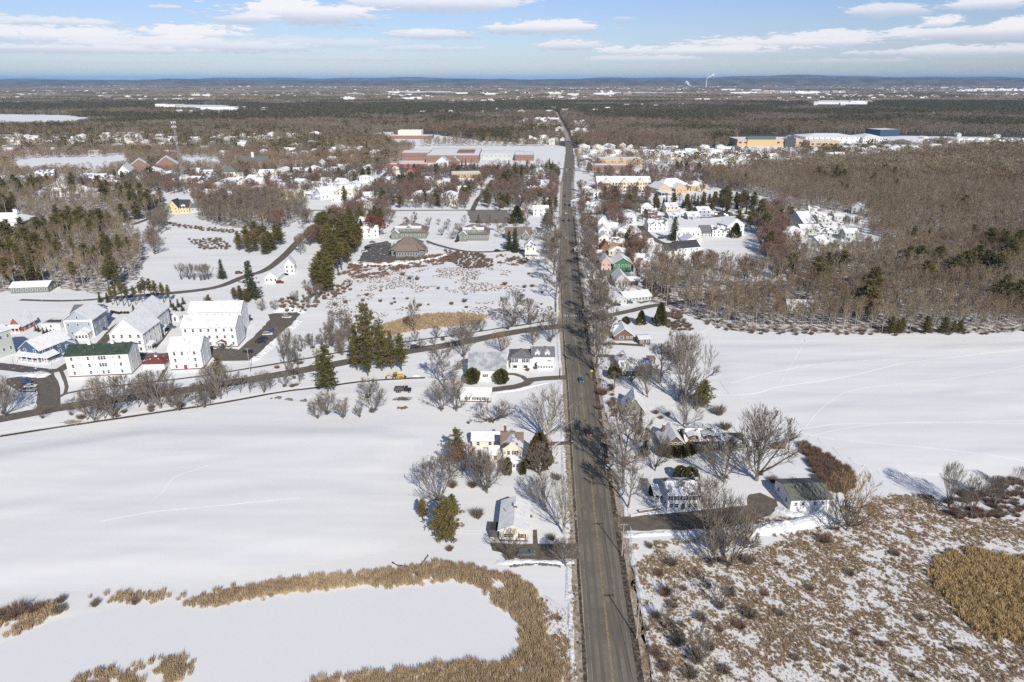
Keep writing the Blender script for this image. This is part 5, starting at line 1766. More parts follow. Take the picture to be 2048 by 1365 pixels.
KN = {'WIDE': (WIDE, 'bare_tree', 'tree'), 'TALL': (TALL, 'bare_tree', 'tree'), 'SMALL': (SMALL, 'bare_tree', 'tree'), 'MULTI': (MULTI, 'bare_tree', 'tree'),
      'GIANT': (GIANT, 'bare_tree', 'tree'), 'ORANGE': (ORANGE, 'bare_tree', 'tree'), 'REDD': (REDD, 'bare_tree', 'tree'), 'RUSSET': (RUSSET, 'bare_tree', 'tree'),
      'WOOD': (WOOD, 'bare_tree', 'tree'), 'PINE': (PINE, 'pine_tree', 'pine tree'), 'TPINE': (TPINE, 'pine_tree', 'pine tree'), 'SPRUCE': (SPRUCE, 'spruce_tree', 'spruce tree'),
      'CONE': (CONE, 'cedar', 'cedar tree'), 'COLUMN': (COLUMN, 'cedar', 'cedar tree'), 'ROUND': (ROUND, 'evergreen_shrub', 'shrub')}
COUNT = {}
PLACED = []


def tree(kn, g, h, label, group=None, wide=1.0, v=None):
    var, nm, cat = KN[kn]
    tm, cm, h0 = var[rng.randrange(len(var)) if v is None else v % len(var)]
    s = h / h0
    t = thing(nm, label, cat, (g[0], g[1], 0), rng.uniform(0, 6.28), group)
    t.scale = (s * wide, s * wide, s)
    link('trunk', tm, t)
    link('crown' if cat != 'shrub' else 'foliage', cm, t)
    COUNT[nm] = COUNT.get(nm, 0) + 1
    PLACED.append((g[0], g[1], 2.5))
    return t


def tp(kn, px, py, top, label, group=None, wide=1.0, v=None):
    g = G(px, py)
    return tree(kn, g, max(1.0, ZH(top, g.y)), label, group, wide, v)


# trees one by one, west side near the road
tp('GIANT', 1097, 885, 772, 'huge pale barked bare tree beside the drive of the cream farmhouse', v=0)
tp('WIDE', 881, 1007, 918, 'broad bare tree on the field side of the cream farmhouse yard, widest crown', wide=1.15, v=0)
tp('WIDE', 974, 986, 900, 'bare spreading tree standing in front of the cream farmhouse porch', v=1)
tp('WIDE', 961, 976, 905, 'bare tree leaning just behind the one in front of the farmhouse porch', v=2, wide=.8)
tp('TALL', 901, 955, 893, 'grey bare tree directly below the dark pine of the farmhouse', v=0, wide=1.3)
tp('REDD', 925, 950, 890, 'reddish twigged tree beside the dark pine of the farmhouse', wide=1.1)
tp('REDD', 1080, 951, 884, 'rounded russet brown tree on the road side of the cream farmhouse', wide=1.2)
tp('WIDE', 1089, 1022, 946, 'bare tree between the cream farmhouse and the cream bungalow', v=3, wide=.75)
tp('GIANT', 1127, 1068, 958, 'tall bare tree on the verge beside the cream bungalow', wide=.62, v=0)
tp('WIDE', 1132, 1133, 1082, 'low spreading bare tree at the mouth of the bungalow driveway', v=2)
tp('SMALL', 1019, 1122, 1070, 'small bent bare tree at the back edge of the bungalow driveway', wide=1.3, v=0)
tp('WIDE', 883, 823, 763, 'bare spreading tree in the snow below the white farm buildings', v=1, wide=1.1)
tp('WIDE', 913, 823, 757, 'bare tree covering the end of the long low outbuilding', v=0)
tp('TALL', 890, 780, 693, 'tall grey bare tree at the corner of the metal roofed barn', wide=1.7, v=1)
tp('WIDE', 928, 717, 655, 'bare tree between the side road and the metal barn roof', v=3, wide=.9)
tp('ORANGE', 1003, 705, 662, 'orange tinted bare tree behind the barn roof', wide=1.0)
tp('WIDE', 1066, 691, 655, 'bare tree on the corner lawn above the white farmhouse', v=2)
tp('WIDE', 1101, 685, 625, 'taller bare tree on the corner where side road meets main road', v=1)
tp('SMALL', 986, 846, 803, 'low wide bare apple tree in the snow before the huge pale tree', wide=1.9, v=1)
for i, (x, y, t_, wd) in enumerate(((635, 838, 798, .9), (655, 830, 784, 1.2), (686, 838, 796, .9), (719, 836, 806, .8), (748, 826, 776, 1.2), (738, 797, 757, 1.2))):
    tp('SMALL', x, y, t_, 'small bare orchard tree standing in open snow below the farm lane', 'orchard trees below the farm lane', wd)
tp('PINE', 914, 927, 858, 'dark pine rising behind the reddish tree of the cream farmhouse', v=1, wide=1.15)
tp('PINE', 846, 1042, 998, 'small ragged pine in the snow west of the bungalow', v=0, wide=1.1)
tp('PINE', 893, 1084, 1000, 'large ragged olive pine west of the cream bungalow', v=3, wide=1.45)
tp('PINE', 905, 1040, 990, 'olive pine touching the large ragged pine from behind', v=2, wide=1.2)
tp('CONE', 1078, 936, 866, 'big dark conical cedar behind the cream farmhouse', wide=1.1, v=0)
tp('COLUMN', 1015, 951, 917, 'columnar cedar on the field side of the glazed porch')
tp('COLUMN', 1046, 950, 924, 'columnar cedar on the road side of the glazed porch')
tp('ROUND', 945, 768, 737, 'round evergreen at the field end of the white barn wall', wide=.85, v=0)
tp('ROUND', 1003, 768, 739, 'round evergreen at the road end of the white barn wall', wide=.85, v=1)
tp('ROUND', 1098, 735, 720, 'small evergreen at the road end of the white farmhouse', v=0)
tp('PINE', 656, 783, 692, 'stout olive pine standing alone beside the side road', v=1, wide=1.2)
for (x, y, t_, l_, k, wd) in ((738, 745, 604, 'tallest of the big pines beside the side road', 0, .72), (764, 742, 640, 'big pine directly right of the tallest roadside pine', 3, .8),
                              (714, 741, 650, 'big pine on the field side of the tallest roadside pine', 1, .75), (803, 742, 668, 'separate dark pine at the right end of the roadside pines', 2, .95),
                              (783, 739, 662, 'pine between the big group and the separate dark pine', 1, .7), (736, 752, 684, 'shorter pine in front of the tallest roadside pine', 2, .9)):
    tp('PINE', x, y, t_, l_, None, wd, k)
# middle lot and corner
tp('TALL', 1027, 654, 583, 'bare oak standing at the corner of the snowy lot beyond the side road', wide=1.5, v=2)
tp('WIDE', 1058, 650, 598, 'bare tree next to the bare oak at the lot corner', v=0, wide=.8)
tp('TALL', 830, 668, 600, 'pale slender bare tree in front of the golden reeds', v=0, wide=.8)
tp('WIDE', 932, 682, 632, 'bare tree beside the side road below the golden reeds', v=1, wide=.9)
tp('WIDE', 575, 748, 655, 'tall thin bare tree beside the lamp post near the parking lot', v=3, wide=.45)
for i, (x, y, t_) in enumerate(((1108, 550, 448), (1103, 520, 455), (1113, 575, 490), (1107, 490, 425), (1100, 470, 420), (1112, 600, 520), (1104, 445, 405), (1098, 640, 605))):
    tp('TALL', x, y, t_ + 8, 'tall bare roadside tree on the west side of the main road', 'bare trees along the west side of the road', 1.3)
tp('RUSSET', 752, 474, 431, 'dark red leaved tree beside the upper office building', wide=1.2)
# side road row
for i, (x, y, t_, k) in enumerate(((225, 836, 748, 'MULTI'), (232, 830, 755, 'TALL'), (190, 842, 775, 'MULTI'), (175, 841, 785, 'TALL'), (256, 812, 750, 'TALL'), (322, 817, 740, 'WIDE'),
                                   (300, 812, 760, 'MULTI'), (359, 822, 778, 'SMALL'), (394, 817, 768, 'TALL'), (409, 816, 765, 'MULTI'), (442, 798, 728, 'WIDE'), (481, 786, 745, 'TALL'),
                                   (500, 786, 750, 'TALL'), (528, 786, 742, 'MULTI'), (540, 780, 745, 'TALL'), (570, 775, 745, 'SMALL'), (600, 768, 735, 'TALL'), (85, 838, 810, 'SMALL'),
                                   (9, 833, 755, 'WIDE'), (-12, 826, 765, 'WIDE'), (343, 815, 770, 'MULTI'), (278, 815, 765, 'TALL'), (210, 838, 780, 'TALL'), (455, 790, 750, 'TALL'), (420, 812, 775, 'TALL'))):
    tp(k, x, y, t_, 'bare tree in the ragged row between side road and farm lane', 'bare trees along the side road', 1.0 if k != 'TALL' else 1.2)
tp('PINE', 438, 752, 716, 'olive pine beside the white building with the red door', v=1, wide=1.6)
# east side near
tp('MULTI', 1428, 1104, 965, 'largest multi stemmed bare tree over the wide driveway', wide=1.1, v=0)
tp('MULTI', 1448, 1102, 985, 'slimmer bare stems just right of the largest multi stemmed tree', v=1, wide=.8)
tp('SMALL', 1487, 1094, 1012, 'leaning bare tree between the driveway and the snowy bank', v=0, wide=1.1)
tp('SMALL', 1457, 1136, 1040, 'thin bare sapling in the marsh edge below the multi stemmed tree', v=1)
tp('SMALL', 1424, 1132, 1062, 'short bare sapling before the multi stemmed tree', v=0, wide=.8)
tp('ORANGE', 1694, 1062, 948, 'large orange twigged willow beside the olive roofed barn', wide=.85)
tp('SMALL', 1672, 1064, 1000, 'bare grey tree leaning into the orange willow', wide=.9, v=1)
tp('WIDE', 1448, 965, 874, 'bare spreading tree above the driveway with limbs from a low fork', v=1, wide=1.05)
tp('WIDE', 1512, 961, 822, 'very large round crowned bare tree beside the dormered cottage', v=2, wide=1.0)
tp('TALL', 1577, 893, 862, 'slim bare tree standing alone at the field edge by two brown boxes')
tp('TALL', 1256, 1016, 905, 'bare tree on the lawn nearest the driveway mouth east of the road', wide=1.1, v=0)
tp('TALL', 1246, 967, 800, 'very tall bare roadside tree before the shingled cottage', wide=1.0, v=1)
tp('TALL', 1249, 938, 830, 'second tall bare tree of the pair before the shingled cottage', wide=1.1, v=2)
tp('WIDE', 1310, 942, 868, 'bare tree directly in front of the shingled cottage gable', v=3, wide=.75)
tp('WIDE', 1295, 795, 728, 'bare tree on the snowy lawn below the dark single storey house', v=2, wide=.7)
tp('SMALL', 1263, 765, 718, 'bare tree before the window wall of the dark house', v=1)
tp('TALL', 1321, 767, 690, 'bare tree right of the dark single storey house', v=0, wide=1.5)
tp('WIDE', 1368, 812, 672, 'big rounded bare tree at the edge of the east snow field', v=3, wide=.8)
tp('GIANT', 1373, 858, 800, 'crooked bare tree with reddish crown behind the shingled cottage', wide=1.0)
tp('WIDE', 1192, 745, 650, 'tall bare tree at the road edge before the brown house', v=0, wide=.6)
tp('REDD', 1349, 722, 659, 'tall brown conical tree beyond the dark house', wide=.7)
tp('PINE', 1404, 815, 762, 'dark blue green pine at the edge of the east snow field', v=3, wide=1.8)
tp('SPRUCE', 1279, 868, 815, 'thin ragged spruce behind the tall roadside trees', wide=.65, v=1)
tp('SPRUCE', 1290, 908, 855, 'dark spruce crowding the cottage wall', wide=.9, v=2)
tp('CONE', 1282, 650, 622, 'egg shaped golden cedar before the wood', wide=1.2, v=0)
tp('CONE', 1320, 652, 606, 'taller pointed cedar right of the egg shaped one', wide=.9, v=1)
tp('ROUND', 1252, 649, 634, 'small dark round shrub above the brown house', v=0)
for (x, y, t_, l_) in ((1360, 960, 933, 'round evergreen nearest the colonial house roof'), (1380, 968, 936, 'round evergreen at the right of the dark evergreen pair'), (1308, 992, 971, 'round evergreen beside the portico')):
    tp('ROUND', x, y, t_, l_, None, .85, 1)
tp('ROUND', 1228, 757, 733, 'dark round evergreen at the end of the dark house', v=0)
for (x, y, t_) in ((1328, 912, 890), (1345, 915, 893), (1362, 914, 892), (1378, 910, 888)):
    tp('ROUND', x, y, t_, 'dark foundation shrub before the shingled cottage', 'foundation shrubs of the shingled cottage', 1.1)
for i, (x, y, t_) in enumerate(((1186, 690, 610), (1200, 700, 620), (1212, 692, 625), (1195, 660, 580), (1206, 650, 590), (1183, 640, 560), (1190, 600, 540), (1180, 575, 510), (1176, 540, 475),
                                (1182, 520, 460), (1172, 500, 450), (1225, 640, 600), (1215, 625, 575), (1185, 560, 505), (1196, 615, 560), (1176, 480, 430), (1220, 665, 630), (1205, 720, 655), (1199, 640, 575))):
    tp('TALL', x, y, t_, 'tall bare tree in the dense strip on the east side of the main road', 'bare trees along the east side of the road', 1.15)
def pine_top(px, top, h, label, kn='PINE', wide=1.1):
    x, y, d = ray(px, top)
    h *= 1.12
    t_ = (H - h) / -d
    return tree(kn, (x * t_, y * t_), h, label, 'pines standing in the east wood', wide * rng.uniform(1.2, 1.6))


for (x, y, h) in ((1742, 560, 17), (1755, 534, 17), (1922, 508, 17), (1962, 490, 18), (1980, 500, 17), (1948, 503, 16), (1988, 455, 17), (2015, 462, 18), (2030, 475, 18), (2044, 460, 17), (1824, 492, 15), (1845, 490, 15), (1885, 492, 15),
                  (2017, 548, 19), (1858, 520, 15), (1748, 575, 16), (2046, 560, 17), (1940, 500, 17), (2005, 505, 17), (1590, 505, 14), (1545, 462, 16), (1660, 505, 14), (1640, 512, 14), (1690, 500, 14), (1645, 585 - 60, 15), (1535, 425, 17),
                  (1676, 330, 18), (1690, 338, 18), (1640, 333, 17), (1750, 345, 17), (1935, 390, 16), (1455, 372, 17), (1480, 420, 15)):
    pine_top(x, y, h, 'olive pine rising above the bare trees of the east wood')
for (x, y, t_) in ((1780, 668, 634), (1800, 667, 636), (1793, 668, 640), (1850, 668, 632), (1886, 668, 634), (1905, 667, 642), (1918, 667, 640)):
    tp('PINE', x, y, t_, 'low bushy pine at the field edge of the east wood', 'low pines at the edge of the east wood', 1.5, 1)
# right edge trees
for (x, y, t_, l_, k) in ((1896, 1018, 930, 'tallest bare tree at the marsh edge casting a long shadow', 'MULTI'), (1943, 1028, 952, 'bare tree second from the tallest at the marsh edge', 'WIDE'),
                          (1915, 1040, 985, 'slim bare tree in front of the marsh edge thicket', 'TALL'), (1987, 1015, 955, 'bare tree near the middle of the marsh edge thicket', 'WIDE'),
                          (2030, 990, 935, 'bare tree at the frame edge of the marsh thicket', 'MULTI')):
    tp(k, x, y, t_, l_, None, .7)
# small spruces and pines of the white housing group
for (x, y, t_) in ((201, 605, 584), (216, 605, 585), (268, 625, 609), (286, 623, 608), (303, 623, 607), (349, 621, 606), (357, 615, 598), (367, 609, 594), (343, 615, 600), (365, 622, 606), (354, 626, 612)):
    tp('SPRUCE', x, y, t_, 'young spruce planted behind the white housing group', 'young spruces behind the white houses', 1.2)
for (x, y, t_) in ((235, 612, 570), (248, 612, 560), (258, 614, 568), (272, 610, 572), (293, 606, 556), (305, 606, 558), (315, 608, 562), (328, 606, 566), (340, 606, 570), (285, 607, 565), (225, 610, 575)):
    tp('TPINE', x, y, t_, 'slender pine in the row behind the white housing group', 'slender pines behind the white houses', 1.0)
for (x, y) in ((224, 626), (228, 627), (233, 628), (238, 629), (243, 628), (250, 628), (256, 628)):
    tp('ROUND', x, y, y - 5, 'small round shrub in a line behind the white houses', 'round shrubs in a line', 1.0)
for (x, y, t_) in ((322, 628, 617), (329, 628, 616), (335, 627, 616)):
    tp('ROUND', x, y, t_, 'round shrub by the tiny white shed', 'round shrubs by the white shed', .8)
for (x, y) in ((78, 664), (88, 668), (95, 667), (103, 671), (110, 671), (118, 672), (72, 662)):
    tp('SPRUCE', x, y, y - 13, 'small evergreen between the white garage and navy house', 'small evergreens by the navy house', 1.2)
for (x, y, t_, l_, k) in ((504, 596, 519, 'dense tall spruce beside the diagonal street', 'SPRUCE'), (482, 604, 572, 'wide olive pine left of the tall spruce', 'PINE'), (470, 601, 575, 'lower olive pine at the spruce group', 'PINE'),
                          (495, 606, 578, 'olive pine in front of the tall spruce', 'PINE'), (445, 557, 518, 'lone conical spruce in the snowy field', 'SPRUCE'), (420, 617, 590, 'small pine at the edge of the rearmost white building', 'PINE')):
    tp(k, x, y, t_, l_, None, 1.2)
for (x, y) in ((378, 560), (388, 561), (402, 562), (410, 561), (417, 560), (363, 560)):
    tp('SMALL', x, y, y - 34, 'thin bare sapling in the snowy field behind the pines', 'thin saplings in the snowy field', .7)
for (x, y, t_, l_, k) in ((1030, 503, 456, 'broad spruce hiding the long office', 'SPRUCE'), (1018, 500, 462, 'second spruce beside the long office', 'SPRUCE'), (1031, 505, 480, 'small spruce at the curved drive', 'SPRUCE'),
                          (1034, 448, 412, 'olive cedar by the empty parking lot', 'CONE'), (957, 447, 430, 'small spruce between the offices', 'SPRUCE'), (1088, 424, 393, 'wide olive pine west of the main road', 'PINE'),
                          (1090, 465, 430, 'slim pine at the west roadside', 'TPINE'), (1470, 476, 447, 'cone shaped evergreen before the rightmost townhouse', 'CONE'), (1347, 481, 432, 'loose spruce between the townhouses', 'SPRUCE'),
                          (1010, 378, 342, 'dark pine near the village school', 'PINE'), (1378, 432, 403, 'broad dark pine behind the townhouses', 'PINE'), (1520, 452, 398, 'massive dark pine at the corner of the wood', 'PINE'),
                          (1500, 455, 412, 'shaded side pine of the massive corner pine', 'PINE'), (1422, 425, 402, 'pine left of the pair behind the townhouses', 'PINE'), (1455, 427, 400, 'rounded pine behind the townhouse dormers', 'PINE')):
    tp(k, x, y, t_, l_, None, 1.3)
tp('PINE', 690, 405, 372, 'dark pine above the diagonal street bend')
# ---- scattered vegetation
def in_poly(X, Y, poly):
    n = len(poly)
    ins = np.zeros(X.shape, bool)
    j = n - 1
    for i in range(n):
        xi, yi, xj, yj = poly[i][0], poly[i][1], poly[j][0], poly[j][1]
        c = ((yi > Y) != (yj > Y)) & (X < (xj - xi) * (Y - yi) / (yj - yi + 1e-12) + xi)
        ins ^= c
        j = i
    return ins


def hash_noise(X, Y, s, seed=0):
    """smooth value noise in 0..1"""
    x, y = X / s + seed * 17.3, Y / s + seed * 5.1
    ix, iy = np.floor(x), np.floor(y)
    fx, fy = x - ix, y - iy
    fx, fy = fx * fx * (3 - 2 * fx), fy * fy * (3 - 2 * fy)

    def hh(a, b):
        v = np.sin(a * 127.1 + b * 311.7 + seed) * 43758.5453
        return v - np.floor(v)
    return (hh(ix, iy) * (1 - fx) + hh(ix + 1, iy) * fx) * (1 - fy) + (hh(ix, iy + 1) * (1 - fx) + hh(ix + 1, iy + 1) * fx) * fy


def clear_mask(P, roads=True, boxes=True, grow=1.0):
    ok = np.ones(len(P), bool)
    if roads:
        for pts, hw in ROADS:
            A = np.array([(p.x, p.y) for p in pts[::2]])
            lo, hi_ = A.min(0) - 30, A.max(0) + 30
            idx = np.where(ok & (P[:, 0] > lo[0]) & (P[:, 0] < hi_[0]) & (P[:, 1] > lo[1]) & (P[:, 1] < hi_[1]))[0]
            for c in range(0, len(idx), 4000):
                q = idx[c:c + 4000]
                d2 = ((P[q, None, :] - A[None]) ** 2).sum(2).min(1)
                ok[q[d2 < (hw + 2.5) ** 2]] = False
    if boxes:
        for (x, y, rr) in BOXES:
            rr = rr * grow
            ok &= ((P[:, 0] - x) ** 2 + (P[:, 1] - y) ** 2) > rr * rr
            # keep the sight line to the near face of a building a little open
            ok &= ~((np.abs(P[:, 0] - x - (y - P[:, 1]) * (-x / max(1, y))) < rr * .55) & (P[:, 1] < y) & (P[:, 1] > y - rr - 7))
    return ok


def grid_points(poly, sp, jit=.9, seed=1, ground=False):
    V = np.array([(p[0], p[1]) if ground else tuple(G(p[0], p[1]))[:2] for p in poly])
    lo, hi_ = V.min(0), V.max(0)
    r = np.random.RandomState(seed)
    gx, gy = np.meshgrid(np.arange(lo[0], hi_[0], sp), np.arange(lo[1], hi_[1], sp))
    P = np.stack([gx.ravel(), gy.ravel()], 1)
    P = P + r.uniform(-.5, .5, P.shape) * sp * jit
    P = P[in_poly(P[:, 0], P[:, 1], V)]
    # only what the lens and a step to the side can see
    return P[np.abs(P[:, 0]) < .86 * P[:, 1] + 30]


def mb_proto(mb, remap=None):
    return mb.v, mb.f, [(remap[m] if remap else m) for m in mb.m]


# past the first three hundred houses: one mass of small far ones
def tiny_house(wd, dp, e, rr, gy):
    q = MB()
    x, y = wd / 2, dp / 2
    q.box(-x, -y, 0, x, y, e, 0)
    if gy:
        q.prof([(-x, e), (x, e), (0, rr)], -y, y, 'y', 0)
        q.prof([(-x - .4, e - .15), (0, rr + .05), (x + .4, e - .15), (x + .4, e + .2), (0, rr + .4), (-x - .4, e + .2)], -y - .4, y + .4, 'y', 1)
    else:
        q.prof([(-y, e), (y, e), (0, rr)], -x, x, 'x', 0)
        q.prof([(-y - .4, e - .15), (0, rr + .05), (y + .4, e - .15), (y + .4, e + .2), (0, rr + .4), (-y - .4, e + .2)], -x - .4, x + .4, 'x', 1)
    for k in (-1, 0, 1):
        q.box(k * wd * .3 - .5, -y - .06, 1.2, k * wd * .3 + .5, -y + .02, 2.5, 2)
    return q


HR = [([(0, 262), (560, 262), (780, 284), (780, 312), (0, 312)], 34, .56), ([(1165, 298), (1470, 298), (1470, 335), (1165, 335)], 27, .40), ([(1470, 300), (1900, 298), (2060, 276), (2060, 296), (1860, 314), (1470, 330)], 29, .40),
      ([(1030, 240), (1118, 238), (1128, 290), (1040, 290)], 34, .35), ([(1146, 246), (1180, 246), (1190, 296), (1152, 296)], 30, .35), ([(-100, 190), (2150, 190), (2150, 250), (-100, 250)], 85, .66),
      ([(-200, 169), (2250, 169), (2250, 192), (-200, 192)], 130, .60), ([(180, 350), (780, 345), (760, 400), (390, 392), (200, 376)], 24, .42), ([(1200, 440), (1285, 440), (1280, 530), (1240, 530)], 22, .35)]
hp = []
for i_, (poly_, sp_, th_) in enumerate(HR):
    P_h = grid_points(poly_, sp_, .9, 90 + i_)
    P_h = P_h[hash_noise(P_h[:, 0], P_h[:, 1], sp_ * 5, 50 + i_) > th_]
    P_h = P_h[clear_mask(P_h, True, True, 1.3)]
    for x, y in P_h:
        sc = rng.uniform(.85, 1.3) * (1.5 if y > 2500 else 1)
        hp.append((x, y, 0, rng.choice([0, .2, -.3, 1.4, .7]), sc * rng.uniform(1, 1.4), sc, sc, rng.randrange(8)))
        BOXES.append((x, y, 9 * sc))
protos_h = []
hm_ = [M_white, R_snow, M_glassd, M_cream, M_greysid, M_brownsid, R_grey]
for k in range(8):
    q = tiny_house(12, 9, 3.2 if k % 3 == 0 else 5.8, (3.2 if k % 3 == 0 else 5.8) + 2.8, k % 2)
    protos_h.append(mb_proto(q, {0: (0, 0, 3, 4, 0, 5, 0, 3)[k], 1: 6 if k == 5 else 1, 2: 2}))
print('far houses', len(hp))
FAR_HOUSES = (protos_h, hm_, hp)

POOL = []          # (distance, kind, x, y, h, wide, label, group)


def zone(poly, sp, mix, label, group, hr=(12, 16), seed=1, noise=0.0, roads=True, nz=60):
    P = grid_points(poly, sp, .95, seed)
    r = random.Random(seed)
    if noise:
        P = P[hash_noise(P[:, 0], P[:, 1], nz, seed) > noise]
    P = P[clear_mask(P, roads)]
    for q_ in CLEAR:
        if min(c_[1] for c_ in q_) > 300 and max(c_[0] for c_ in q_) < 500:
            P = P[~in_poly(P[:, 0], P[:, 1], np.array([tuple(G(a_, b_))[:2] for a_, b_ in q_]))]
    pn = hash_noise(P[:, 0], P[:, 1], 45, seed + 5) if len(P) else []
    ks, ws = list(mix.keys()), list(mix.values())
    tot = sum(ws)
    for (x, y), q in zip(P, pn):
        t = r.random() * .55 + q * .45
        acc = 0
        k = ks[-1]
        for kk, ww in zip(ks, ws):
            acc += ww / tot
            if t < acc:
                k = kk
                break
        h = r.uniform(*hr) * (1.15 if k in ('PINE', 'TPINE') else .85 if k in ('SPRUCE', 'SMALL') else 1)
        if k == 'SMALL':
            h = r.uniform(4, 8)
        POOL.append((math.hypot(x, y), k, x, y, h, r.uniform(.8, 1.25) * (1.35 if sp > 6.8 and k == 'PINE' else 1), label, group))


zone(RW1, 4.7, {'WOOD': 9.2, 'TPINE': .35, 'PINE': .5}, 'slender bare tree at the near edge of the east wood', 'bare trees of the east wood', (11, 15.5), 2)
zone(RW2, 5.8, {'WOOD': 9.5, 'PINE': .4}, 'slender bare tree in the east wood', 'bare trees of the east wood', (13, 17), 3)
zone([(1560, 420), (1660, 424), (1740, 438), (1745, 505), (1600, 520), (1545, 480)], 10.5, {'WOOD': 6, 'SMALL': 2, 'PINE': 1.6}, 'tree among the houses hidden in the wood', 'trees among the hidden houses', (10, 14), 4)
zone([(1255, 470), (1290, 480), (1300, 520), (1400, 530), (1500, 545), (1560, 540), (1560, 562), (1400, 562), (1290, 566), (1262, 560), (1268, 520)], 6.5, {'WOOD': 7, 'REDD': 2, 'SMALL': 1}, 'slender bare tree on the slope below the townhouses', 'bare trees below the townhouses', (10, 15), 5)
zone([(1520, 420), (1560, 425), (1602, 520), (1562, 556), (1536, 540), (1510, 470)], 6.5, {'REDD': 4, 'WOOD': 5, 'PINE': 1}, 'brownish tree at the edge of the townhouse clearing', 'trees at the edge of the clearing', (11, 15), 6)
zone([(1150, 660), (1190, 640), (1260, 615), (1262, 575), (1200, 540), (1160, 540)], 10, {'TALL': 5, 'SMALL': 3, 'REDD': 2}, 'bare tree between the small houses east of the road', 'bare trees between the eastern houses', (9, 14), 7)
zone([(1160, 380), (1300, 395), (1300, 440), (1262, 455), (1270, 540), (1160, 540)], 8.8, {'TALL': 4, 'REDD': 3, 'SMALL': 2, 'PINE': 2}, 'tree among the snowy houses east of the road', 'trees among the eastern houses', (9, 14), 8)
zone([(1165, 395), (1320, 410), (1500, 400), (1520, 430), (1400, 425), (1290, 425), (1165, 415)], 10, {'PINE': 6, 'SPRUCE': 3, 'TALL': 3}, 'dark evergreen in the belt below the inn', 'evergreens below the inn', (10, 14), 9)
zone([(1140, 346), (1190, 350), (1190, 380), (1300, 392), (1500, 380), (1440, 340), (1300, 345)], 11, {'TALL': 5, 'REDD': 3, 'PINE': 2}, 'tree in the grounds around the inn', 'trees around the inn', (9, 13), 10)
zone(LW1, 7.4, {'PINE': 2.6, 'TPINE': 1.0, 'WOOD': 7}, 'tree of the mixed pine wood west of the snowy field', 'trees of the western pine wood', (13, 18), 11, .14, nz=35)
zone(LW2, 8.4, {'WOOD': 7.5, 'PINE': 2, 'TPINE': .7}, 'tree of the western bare wood', 'trees of the western wood', (12, 17), 12, .18, nz=40)
zone(LW3, 7.0, {'TALL': 4, 'WOOD': 4, 'REDD': 2.5}, 'bare tree in the grove before the yellow house', 'bare trees in the grove by the yellow house', (13, 17), 13)
zone([(285, 500), (300, 500), (300, 440), (335, 430), (330, 460), (320, 505), (300, 520)], 9, {'WIDE': 4, 'TALL': 3}, 'bare tree beside the snowy field near the pine wood', 'bare trees by the snowy field', (11, 15), 14)
zone([(628, 478), (690, 452), (725, 462), (722, 492), (690, 535), (664, 592), (636, 594), (628, 560), (648, 520)], 8.6, {'PINE': 8, 'TPINE': .8, 'REDD': 1.2}, 'tall olive pine in the dense row beside the diagonal street', 'pines of the dense row by the diagonal street', (9, 19), 15)
zone([(468, 505), (480, 478), (545, 478), (580, 490), (585, 510), (548, 516)], 9.5, {'PINE': 7, 'REDD': 3}, 'olive pine in the clump north of the tall spruce', 'pines in the clump by the tall spruce', (11, 13), 16)
zone([(585, 475), (620, 440), (690, 430), (740, 420), (780, 425), (780, 452), (720, 456), (640, 480), (600, 520)], 7.6, {'REDD': 5, 'TALL': 4, 'PINE': 1.5}, 'reddish bare tree along the lower diagonal street', 'bare trees along the lower diagonal street', (11, 15), 17)
zone([(662, 648), (705, 645), (712, 700), (700, 722), (640, 728), (650, 690)], 4.2, {'SMALL': 6, 'TALL': 4}, 'thin bare tree in the scrub beside the roadside pines', 'thin trees in the scrub by the pines', (7, 10), 18)
zone([(560, 690), (600, 680), (645, 690), (640, 725), (600, 735), (556, 742)], 6, {'SMALL': 6, 'TALL': 2}, 'thin bare tree between the parking lot and the pines', 'thin trees beside the parking lot', (6, 9), 19)
zone([(700, 722), (830, 700), (900, 688), (1000, 668), (1080, 655), (1080, 640), (1000, 655), (890, 670), (800, 690), (720, 705)], 7.5, {'SMALL': 6, 'REDD': 2, 'TALL': 2}, 'bushy bare tree along the upper edge of the side road', 'bushy trees above the side road', (6, 9), 20, roads=False)
zone([(100, 805), (200, 795), (330, 778), (450, 762), (600, 740), (640, 752), (600, 770), (400, 805), (230, 836), (110, 845)], 7.5, {'SMALL': 8, 'TALL': 2}, 'small bare tree in the brush along the side road', 'small bare trees along the side road', (5, 8), 21)
zone([(600, 590), (620, 570), (640, 560), (640, 612), (600, 620)], 7, {'REDD': 3, 'SMALL': 6}, 'small bare tree below the dense pine row', 'small bare trees below the pine row', (6, 9), 22)
zone([(400, 600), (470, 610), (520, 622), (600, 600), (600, 612), (520, 632), (400, 612)], 13, {'SMALL': 6, 'REDD': 3}, 'small bare tree beside the rearmost white building', 'small trees by the rearmost white building', (5, 8), 23)
zone([(780, 445), (1090, 440), (1090, 500), (1070, 505), (1060, 480), (780, 480)], 17, {'TALL': 5, 'SMALL': 3, 'REDD': 2}, 'bare tree around the brown roofed offices', 'bare trees around the offices', (9, 13), 24)
zone([(640, 445), (780, 422), (1085, 424), (1120, 420), (1118, 345), (900, 350), (780, 345), (700, 400)], 7.5, {'REDD': 4.2, 'TALL': 3.8, 'PINE': 1.5, 'SPRUCE': .6}, 'bare tree between the houses in the middle of the village', 'bare trees in the village middle', (10, 14), 25, .08)
zone([(385, 392), (640, 392), (780, 345), (780, 310), (540, 305), (0, 300), (0, 372), (200, 380)], 8.0, {'REDD': 4, 'TALL': 4, 'PINE': 1.7}, 'bare tree between the village houses', 'bare trees of the village', (10, 14), 26, .12)
